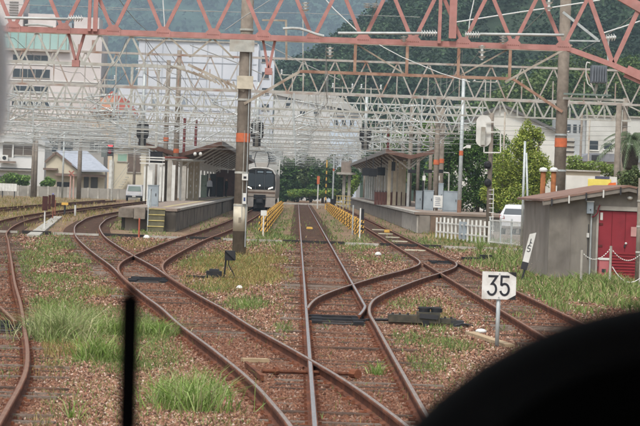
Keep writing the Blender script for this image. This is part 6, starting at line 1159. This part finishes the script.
pole('utility_pole', 'weathered utility pole in front of the white house', 34.5, 128, 326, .24, CONC); pole('utility_pole', 'weathered utility pole in front of the beige house', 78.5, 130, 318, .26, CONC); pole('steel_pole', 'slim pale steel pole before the beige house gable', 62, 130, 322, .11, GALV)
t = thing('crossing_signal', 'pinkish level crossing post with round lamps by the beige house', 'signal', (A(71.5, 198, 316).x, 316, 0)); x = WL[t][0]
for dx_ in (-.2, .2): part(t, 'post', MB().tube((x + dx_, 316, 0), (x + dx_ * .8, 316, A(71, 176, 316).z), .09), mat('faded pink post', '#c4a396', '#b39385', 4))
part(t, 'cross_head', MB().bar(A(69, 176, 316), A(74, 171, 316), .15).bar(A(69, 171, 315.8), A(74, 176, 315.8), .15), mat('faded red white head', '#b3796a', '#a56c5e', 5))
t = thing('traffic_light', 'traffic light showing red above the left houses', 'traffic light', (A(110, 190, 310).x, 310, 0)); x = WL[t][0]; part(t, 'pole', MB().tube((x + .2, 310, 0), (x + .2, 310, A(112, 139, 310).z), .08), STEEL); part(t, 'housing', MB().box(A(107.5, 150, 310).x, A(113.5, 150, 310).x, 309.7, 309.95, A(110, 156, 310).z, A(110, 140, 310).z), DARK); part(t, 'red_lamp', MB().box(A(108.3, 150, 310).x, A(112.6, 150, 310).x, 309.64, 309.699, A(110, 146.5, 310).z, A(110, 144.5, 310).z), mat('lit red', '#ff2a30', '#ff2a30', 1, .4, emit=('#ff3038', 2.0))); part(t, 'lower_lamp', MB().ell((A(110, 152, 310).x, 309.65, A(110, 152, 310).z), .2, .1, .22, 10, 6), mat('dull red lamp', '#7d2a34', '#6a2430', 3)); part(t, 'back_board', MB().box(A(101.5, 150, 310).x, A(106.5, 150, 310).x, 309.8, 309.95, A(104, 157, 310).z, A(104, 145, 310).z), mat('grey green board', '#6a716e', '#5c6360', 3))
# van
Yv = 318.0; xv = A(134, 195, Yv).x; t = thing('parked_van', 'white van parked left of the platform cabinets', 'van', (xv, Yv, 0)); part(t, 'body', MB().prism([(xv - .9, .4), (xv + .95, .4), (xv + .95, 1.1), (xv + .85, 1.85), (xv - .75, 1.85), (xv - .92, 1.0)], 'y', Yv, Yv + 3.6), CARW); part(t, 'windscreen', MB().prism([(xv - .74, 1.12), (xv + .8, 1.12), (xv + .7, 1.68), (xv - .64, 1.68)], 'y', Yv - .03, Yv - .002), mat('pale windscreen', '#8fa09a', '#7f908a', 1, .2)); part(t, 'bumper', MB().box(xv - .92, xv + .95, Yv - .1, Yv - .004, .38, .62), DARK)
for s_ in (-1, 1): part(t, 'headlight', MB().box(xv + s_ * .65 - .15, xv + s_ * .65 + .15, Yv - .04, Yv - .003, .75, .95), WHITE); part(t, 'wheel', MB().tube((xv + s_ * .7, Yv + .7, .3), (xv + s_ * .92, Yv + .7, .3), .3, n=14), BLACK)
part(t, 'plate', MB().box(xv - .2, xv + .2, Yv - .13, Yv - .101, .45, .6), WHITE)
# hotel
Yk = 480.0; PK = mat('pinkish hotel wall', '#d0c8c4', '#c5bcb8', .25, .85, stain='#b5a69e', sscale=.15, samt=.4); t = building('hotel', 'tall pinkish white hotel with dark window bands at left', loc=(A(40, 190, Yk).x, Yk, 0))
part(t, 'wall', MB().box(A(-60, 100, Yk).x, A(100, 100, Yk).x, Yk, Yk + 15, 0, A(50, 29, Yk).z), PK); part(t, 'roof_block', MB().box(A(27, 20, Yk).x, A(55, 20, Yk).x, Yk + 2, Yk + 10, A(50, 29, Yk).z, A(41, 13, Yk).z), PK); part(t, 'roof_block', MB().box(A(74, 20, Yk).x, A(99, 20, Yk).x, Yk + .5, Yk + 10, A(50, 29, Yk).z, A(86, 17, Yk).z), PK); tw = part(t, 'tower', MB().box(A(-40, 20, Yk).x, A(22.5, 20, Yk).x, Yk + .6, Yk + 12, A(50, 29, Yk).z, A(10, -14, Yk).z), PK)
for k in range(6): part(tw, 'louvre', MB().box(A(9, 10, Yk).x, A(18, 10, Yk).x, Yk + .5, Yk + .59, A(13, 15.5 - k * 2.6, Yk).z, A(13, 14.2 - k * 2.6, Yk).z), mat('louvre grey', '#85807c', '#757069', 3))
part(t, 'plant_room', MB().box(A(55.5, 25, Yk).x, A(70, 25, Yk).x, Yk + 4, Yk + 9, A(50, 29, Yk).z, A(62, 21, Yk).z), GREYBOX)
part(t, 'glass_band', MB().box(A(-20, 40, Yk).x, A(69, 40, Yk).x, Yk - .5, Yk - .003, A(40, 49, Yk).z, A(40, 33.5, Yk).z), mat('teal glazing', '#8fb0aa', '#a9c4bd', .15, .25)); part(t, 'band_sill', MB().box(A(-20, 40, Yk).x, A(70, 40, Yk).x, Yk - .8, Yk - .002, A(40, 51.5, Yk).z, A(40, 49.3, Yk).z), mat('beige sill', '#b0a18f', '#a09180', .5))
for k in range(9): part(t, 'glazing_bar', MB().box(A(2 + k * 8, 40, Yk).x, A(2 + k * 8, 40, Yk).x + .12, Yk - .6, Yk - .51, A(40, 49, Yk).z, A(40, 33.5, Yk).z), CONCL)
wins(t, Yk, [(13, 55, 48, 60.5), (13, 69, 50, 77.5), (13, 86, 48, 93), (12, 100, 50, 108)]); wins(t, Yk, [(78, 44, 80, 66), (92, 40, 96, 52)], mat('rust frame panel', '#a08474', '#907566', 1), False)
for z_ in (64, 80, 96, 112): part(t, 'floor_band', MB().box(A(-60, z_, Yk).x, A(100, z_, Yk).x, Yk - .12, Yk - .001, A(40, z_ + 1, Yk).z, A(40, z_, Yk).z), WHITE)
# salmon house and red roof
Yn = 420.0; t = building('salmon_house', 'salmon and cream house with red roof right of the hotel', loc=(A(112, 190, Yn).x, Yn, 0)); part(t, 'wall', MB().box(A(92, 120, Yn).x, A(134, 120, Yn).x, Yn, Yn + 10, 0, A(113, 112, Yn).z), mat('cream salmon wall', '#cfb9a0', '#c2ab92', .5)); part(t, 'roof', MB().prism([(A(90, 113, Yn).x, A(90, 112, Yn).z), (A(136, 113, Yn).x, A(136, 114, Yn).z), (A(126, 97, Yn).x, A(126, 99, Yn).z), (A(112, 90, Yn).x, A(112, 91, Yn).z)], 'y', Yn - .5, Yn + 10), mat('red tile roof', '#b86a5c', '#a85e52', 1.5, .8)); part(t, 'upper_wall', MB().box(A(100, 105, Yn).x, A(116, 105, Yn).x, Yn - 1, Yn - .51, A(108, 112, Yn).z, A(108, 98, Yn).z), mat('salmon wall', '#cf9a80', '#c08c72', 1)); wins(t, Yn, [(96, 116, 104, 122), (110, 116, 120, 122)])
Yo = 410.0; t = building('grey_gable_house', 'pale house with blue grey gable left of caged signal', loc=(A(126, 190, Yo).x, Yo, 0)); part(t, 'wall', MB().prism([(A(116, 190, Yo).x, 0), (A(138, 190, Yo).x, 0), (A(138, 120, Yo).x, A(138, 119, Yo).z), (A(127, 109, Yo).x, A(127, 109, Yo).z), (A(116, 118, Yo).x, A(116, 118, Yo).z)], 'y', Yo, Yo + 8), mat('pale blue grey wall', '#bcc0c4', '#adb1b5', .6)); part(t, 'roof', MB().bar(A(114, 119, Yo - .2), A(127, 108, Yo - .2), .5, .3).bar(A(127, 108, Yo - .2), A(140, 120, Yo - .2), .5, .3), MATS['blue grey tiles']); wins(t, Yo, [(120, 121, 134, 123.5)], DARK, False)
# big white block
Yp2 = 470.0; WB = mat('bluish white cladding', '#cdcfd4', '#c3c6cb', .2, .7, stain='#a8adb6', sscale=.12, samt=.4); t = building('white_apartment_block', 'large bluish white apartment block behind the concrete pole', loc=(A(205, 190, Yp2).x, Yp2, 0))
part(t, 'wall', MB().box(A(137, 100, Yp2).x, A(257, 100, Yp2).x, Yp2, Yp2 + 18, 0, A(200, 42, Yp2).z), WB); part(t, 'right_wing', MB().box(A(257, 100, Yp2).x + .02, A(273, 100, Yp2).x, Yp2 + 1.2, Yp2 + 18, 0, A(265, 50, Yp2).z), WB)
for k in range(8): x = A(146 + 15 * k, 100, Yp2).x; part(t, 'joint', MB().box(x - .09, x + .09, Yp2 - .05, Yp2 - .001, 6, A(200, 44, Yp2).z), mat('joint grey', '#b0b4ba', '#a4a8ae', 1))
for z_ in (62, 78, 94, 110): part(t, 'floor_line', MB().box(A(137.5, z_, Yp2).x, A(256.5, z_, Yp2).x, Yp2 - .09, Yp2 - .052, A(200, z_ + .8, Yp2).z, A(200, z_, Yp2).z), MATS['joint grey'])
wins(t, Yp2 + 1.2, [(262, 56, 269, 62), (262, 72, 269, 78), (262, 88, 269, 94), (262, 104, 269, 110)]); wins(t, Yp2, [(152, 99, 158, 105), (182, 99, 188, 105), (212, 99, 218, 105)], mat('pale window', '#8d959e', '#7d858e', .5, .3)); part(t, 'parapet', MB().box(A(136.5, 42, Yp2).x, A(257.5, 42, Yp2).x, Yp2 - .3, Yp2 + 18.2, A(200, 42, Yp2).z + .002, A(200, 40.5, Yp2).z), CONCL)
part(t, 'annex', MB().box(A(118, 60, Yp2).x, A(136.9, 60, Yp2).x, Yp2 + 4, Yp2 + 14, 0, A(128, 84, Yp2).z), WB)
Yq = 455.0; t = building('beige_block', 'long beige building right of the white apartment block', loc=(A(310, 190, Yq).x, Yq, 0)); part(t, 'wall', MB().box(A(274, 120, Yq).x, A(336, 120, Yq).x, Yq, Yq + 10, 0, A(305, 95, Yq).z), mat('beige grey wall', '#c6c5c2', '#bab9b5', .3, .85, stain='#a3a19b', sscale=.2, samt=.4)); part(t, 'roof', MB().prism([(A(272, 95, Yq).x, A(272, 94, Yq).z), (A(362, 112, Yq).x, A(362, 113, Yq).z), (A(338, 95, Yq).x, A(338, 96, Yq).z), (A(276, 92, Yq).x, A(276, 92, Yq).z)], 'y', Yq - .5, Yq + 10), mat('pale slate roof', '#b3b0aa', '#a5a29c', 1)); part(t, 'lower_wing', MB().box(A(336.2, 130, Yq).x, A(362, 130, Yq).x, Yq, Yq + 10, 0, A(350, 113, Yq).z), MATS['beige grey wall']); wins(t, Yq, [(286, 97, 291, 100), (286, 103, 291, 106), (300, 97, 305, 100), (314, 98, 319, 101), (300, 110, 305, 114), (314, 110, 319, 114)])
Yr = 440.0; t = building('blue_white_block', 'pale blue white block above the right canopy', loc=(A(342, 190, Yr).x, Yr, 0)); part(t, 'wall', MB().box(A(330, 130, Yr).x, A(358, 130, Yr).x, Yr, Yr + 8, 0, A(342, 116, Yr).z), mat('light blue wall', '#c2ccd6', '#b5bfca', .3)); part(t, 'roof_edge', MB().box(A(329.5, 130, Yr).x, A(358.5, 130, Yr).x, Yr - .2, Yr + 8.2, A(342, 116, Yr).z + .002, A(342, 114.5, Yr).z), CONCL); wins(t, Yr, [(334, 120, 338, 125), (342, 120, 346, 125), (350, 120, 354, 125)])
Ys = 405.0; t = building('far_house_row', 'pale low houses glimpsed under the gantries at centre', loc=(A(230, 190, Ys).x, Ys, 0)); part(t, 'wall', MB().box(A(150, 150, Ys).x, A(283, 150, Ys).x, Ys, Ys + 6, 0, A(220, 148, Ys).z), mat('row house wall', '#c2c1bc', '#b3b2ac', .3, .85, stain='#8e8a80', sscale=.3, samt=.6)); part(t, 'roof', MB().prism([(A(148, 149, Ys).x, A(148, 148, Ys).z), (A(285, 149, Ys).x, A(285, 151, Ys).z), (A(280, 142, Ys).x, A(280, 143, Ys).z), (A(155, 138, Ys).x, A(155, 140, Ys).z)], 'y', Ys - .5, Ys + 6), MATS['pale tile roof']); wins(t, Ys, [(160, 152, 168, 158), (182, 152, 190, 158), (246, 154, 252, 160), (268, 156, 276, 162)])

# ------------------------------------------------------------------ hills and woods
def sstep(t_): t_ = np.clip(t_, 0, 1); return t_ * t_ * (3 - 2 * t_)
def hill_h(X): return np.interp(X, [-400, -120, -60, -30, 0, 18, 44, 70, 110, 200, 500], [10, 14, 20, 26, 37, 49, 65, 80, 98, 130, 170])
def hill_z(X, Y): return hill_h(X * 900 / np.maximum(Y, 500)) * sstep((Y - 450) / 430) * (1 + .03 * np.sin(X * .07 + Y * .02)) - 1.0
gx, gy = np.meshgrid(np.linspace(-400, 500, 90), np.linspace(440, 1250, 60)); gz = hill_z(gx, gy)
i_ = np.arange(59 * 89); q = (i_ // 89) * 90 + i_ % 89
o = npobj('wooded_hill', npmesh('wooded_hill', np.column_stack([gx.ravel(), gy.ravel(), gz.ravel()]), [np.column_stack([q, q + 1, q + 91, q + 90])], mat('forest floor', '#263424', '#2f3d2a', .1, .95), smooth=True), kind='structure'); o['label'] = 'green wooded hill rising behind the station on the right'
def forest(name, label, P_, rad, per, leaf, pal):
    n_ = len(P_); idx = np.repeat(np.arange(n_), per); d = rng.normal(0, 1, (n_ * per, 3)); d[:, 2] = np.abs(d[:, 2]) * 1.1 - .25; d /= np.linalg.norm(d, axis=1)[:, None]; r = rad[idx] * rng.uniform(.7, 1.08, n_ * per)
    C_ = P_[idx] + d * r[:, None] * np.array((1, 1, 1.15)); tone = rng.uniform(.6, 1.35, n_)[idx][:, None]; hue = np.array([hx(c)[:3] for c in pal])[rng.integers(0, len(pal), n_)][idx]
    o = npobj(name, leafmesh(C_, leaf * rng.uniform(.6, 1.4, n_ * per), hue * tone * rng.uniform(.8, 1.2, (n_ * per, 1)), name, up=.7), kind='stuff'); o['label'] = label; return o
n_ = 3000; Yf = 470 + 540 * np.sqrt(rng.random(n_)); Xf = rng.uniform(-.13, .14, n_) * Yf; Pf = np.column_stack([Xf, Yf, hill_z(Xf, Yf) + 1.6])
forest('hill_forest', 'dense forest covering the hill on the right', Pf, rng.uniform(3.0, 5.6, n_), 120, 1.05, ['#384e36', '#42583c', '#304636', '#4c6244', '#2b3f33'])
kx, ky = np.meshgrid(np.linspace(10, 90, 30), np.linspace(345, 470, 24))
def knoll(X, Y): return np.interp(X / Y * 420, [5, 20, 28, 36, 60, 120], [-2, 0, 8, 13, 14, 15]) * sstep((Y - 345) / 80) - .3
i_ = np.arange(23 * 29); q = (i_ // 29) * 30 + i_ % 29
o = npobj('wooded_knoll', npmesh('wooded_knoll', np.column_stack([kx.ravel(), ky.ravel(), knoll(kx, ky).ravel()]), [np.column_stack([q, q + 1, q + 31, q + 30])], MATS['forest floor'], smooth=True), kind='structure'); o['label'] = 'nearer wooded knoll behind the white hall'
n_ = 150; Yf = rng.uniform(352, 440, n_); Xf = rng.uniform(.058, .135, n_) * Yf; hz_ = knoll(Xf, Yf); Pf = np.column_stack([Xf, Yf, hz_ + rng.uniform(4.0, 8.5, n_)])
forest('knoll_wood', 'mixed green wood crowning the nearer knoll at right', Pf, rng.uniform(1.8, 3.4, n_), 420, .5, ['#54693c', '#465a36', '#61743f', '#3b4f32', '#6f7f4c', '#46562f'])
# distant mountain
def mtn(X, Y):
    x, y = X * .42, Y * .42; return 2.4 * ((215 + 50 * np.sin(x * .0031 + 1) + 26 * np.sin(x * .009 + 2) + 12 * np.sin(x * .03 + y * .01)) * sstep((y - 1250) / 1000) + 9 * np.sin(x * .021 + y * .017) * sstep((y - 1250) / 400)) - 12
mx_, my_ = np.meshgrid(np.linspace(-3600, 3600, 130), np.linspace(2800, 7000, 70)); mz = mtn(mx_, my_) + rng.normal(0, 3, mx_.shape)
i_ = np.arange(69 * 129); q = (i_ // 129) * 130 + i_ % 129
o = npobj('mountain', npmesh('mountain', np.column_stack([mx_.ravel(), my_.ravel(), mz.ravel()]), [np.column_stack([q, q + 1, q + 131, q + 130])], mat('mountain forest', '#3d5644', '#4b6650', 0.01, .95, bump=1.0, bscale=.06, stain='#33483c', sscale=.003, samt=.6), smooth=True), kind='structure'); o['label'] = 'distant blue forested mountain filling the top of the view'
n_ = 4200; Yf = rng.uniform(3300, 5400, n_); Xf = rng.uniform(-.115, .06, n_) * Yf
forest('mountain_forest', 'far forest texture on the distant mountain', np.column_stack([Xf, Yf, mtn(Xf, Yf) + 2]), rng.uniform(10, 18, n_), 14, 10, ['#3d5644', '#456049', '#374e40'])
# haze
hm = bpy.data.materials.new('haze'); hm.use_nodes = True; n = hm.node_tree.nodes; n.clear(); pv = n.new('ShaderNodeVolumePrincipled'); oo = n.new('ShaderNodeOutputMaterial'); hm.node_tree.links.new(pv.outputs[0], oo.inputs['Volume'])
pv.inputs['Density'].default_value = .00024; pv.inputs['Color'].default_value = (.66, .85, 1.0, 1); pv.inputs['Anisotropy'].default_value = .2
me = _mesh('haze', MB().box(-4700, 4700, -400, 7400, -20, 1000), hm, (0, 0, 0), False); o = npobj('haze', me, kind='stuff'); o['label'] = 'thin pale air haze over the whole view'

# ------------------------------------------------------------------ the cab we look out of
CABK = mat('matt black cab trim', '#0b0b0c', '#0d0d0e', 20, .9, spec=.1); CABI = mat('pale cab lining', '#c9c8c0', '#bfbeb6', 3, .7); t = thing('train_cab', 'black console hood, wiper and pillar of the viewing train cab', 'cab', (0, 2.4, 0))
oc = [(392, 445), (405, 428), (438, 396), (478, 365), (520, 341), (560, 324), (600, 312), (640, 304), (700, 297), (770, 300), (840, 320), (900, 370), (930, 445)]
mb = MB(); secs = [(1.50, .70), (1.53, .88), (1.56, .96), (1.6, 1.0), (1.75, .985), (1.95, .9), (2.15, .72)]; ctr = A(660, 490, 1.75)
for y, s_ in secs: mb.v += [tuple(A(660 + (a_ - 660) * s_, 490 + (b_ - 490) * s_, y)) for a_, b_ in oc]
k = len(oc)
for i in range(len(secs) - 1): mb.f += [(i * k + j, i * k + (j + 1) % k, (i + 1) * k + (j + 1) % k, (i + 1) * k + j) for j in range(k)]
mb.f += [tuple(range(k)), tuple(range((len(secs) - 1) * k, len(secs) * k))[::-1]]
part(t, 'console_hood', mb, CABK, smooth=True, label='rounded black console hood at lower right')
YW = 2.4; wp = part(t, 'wiper', MB().bar(A(126.5, 470, YW), A(130.5, 296, YW), .0155, .012, up=(0, 1, 0)), CABK, label='black windscreen wiper arm'); part(wp, 'wiper_tip', MB().tube(A(130.5, 300, YW - .004), A(131.5, 287, YW - .004), .0045, .003), CABK); part(wp, 'wiper_blade', MB().bar(A(124.5, 470, YW + .012), A(129.5, 310, YW + .012), .006, .02, up=(0, 1, 0)), CABK)
YL = 2.6; pl_ = [(-30, 8), (-8, 10), (0, 20), (3.5, 45), (4.5, 75), (3.5, 105), (0, 128), (-10, 145), (-30, 150)]
mb = MB(); mb.prism([(A(a_, b_, YL).x, A(a_, b_, YL).z) for a_, b_ in pl_], 'y', YL, YL + .05); part(t, 'window_pillar', mb, mat('grey cab trim', '#f0f1f4', '#e8e9ec', 6, .7), label='pale grey cab window fitting at the left edge'); part(t, 'pillar_post', MB().box(A(-34, 0, YL).x, A(-22, 0, YL).x, YL, YL + .1, .9, 3.2), MATS['grey cab trim'])
part(t, 'front_panel', MB().box(-1.3, 1.3, 2.46, 2.52, .5, 1.9), MATS['grey cab trim']); part(t, 'roof', MB().box(-1.35, 1.35, -1.6, 2.5, 3.2, 3.3), CABI); part(t, 'rear_wall', MB().box(-1.35, 1.35, -1.6, -1.5, .9, 3.198), CABI); part(t, 'side_wall', MB().box(-1.36, -1.3, -1.49, 2.45, .982, 1.95), CABI); part(t, 'side_wall', MB().box(1.3, 1.36, -1.49, 2.45, .982, 1.95), CABI); part(t, 'header', MB().box(-1.3, 1.3, 2.4, 2.5, 2.95, 3.198), CABK); part(t, 'desk', MB().box(-.5, 1.2, 1.5, 2.45, 1.85, 1.95), CABK); part(t, 'hood_stand', MB().box(ctr.x - .1, ctr.x + .1, 1.7, 2.0, 1.951, ctr.z + .03), CABK); part(t, 'wiper_pivot', MB().tube((A(126.5, 470, YW).x, YW, A(126.5, 470, YW).z + .004), (A(126.5, 470, YW).x, YW + .08, 1.88), .008), CABK); part(t, 'floor_pan', MB().box(-1.3, 1.3, -1.5, 2.5, .9, .98), CABK); part(t, 'wheel', MB().tube((-.65, 1.2, .55), (-.5, 1.2, .55), .38, n=16), CABK); part(t, 'wheel', MB().tube((.5, 1.2, .55), (.65, 1.2, .55), .38, n=16), CABK)
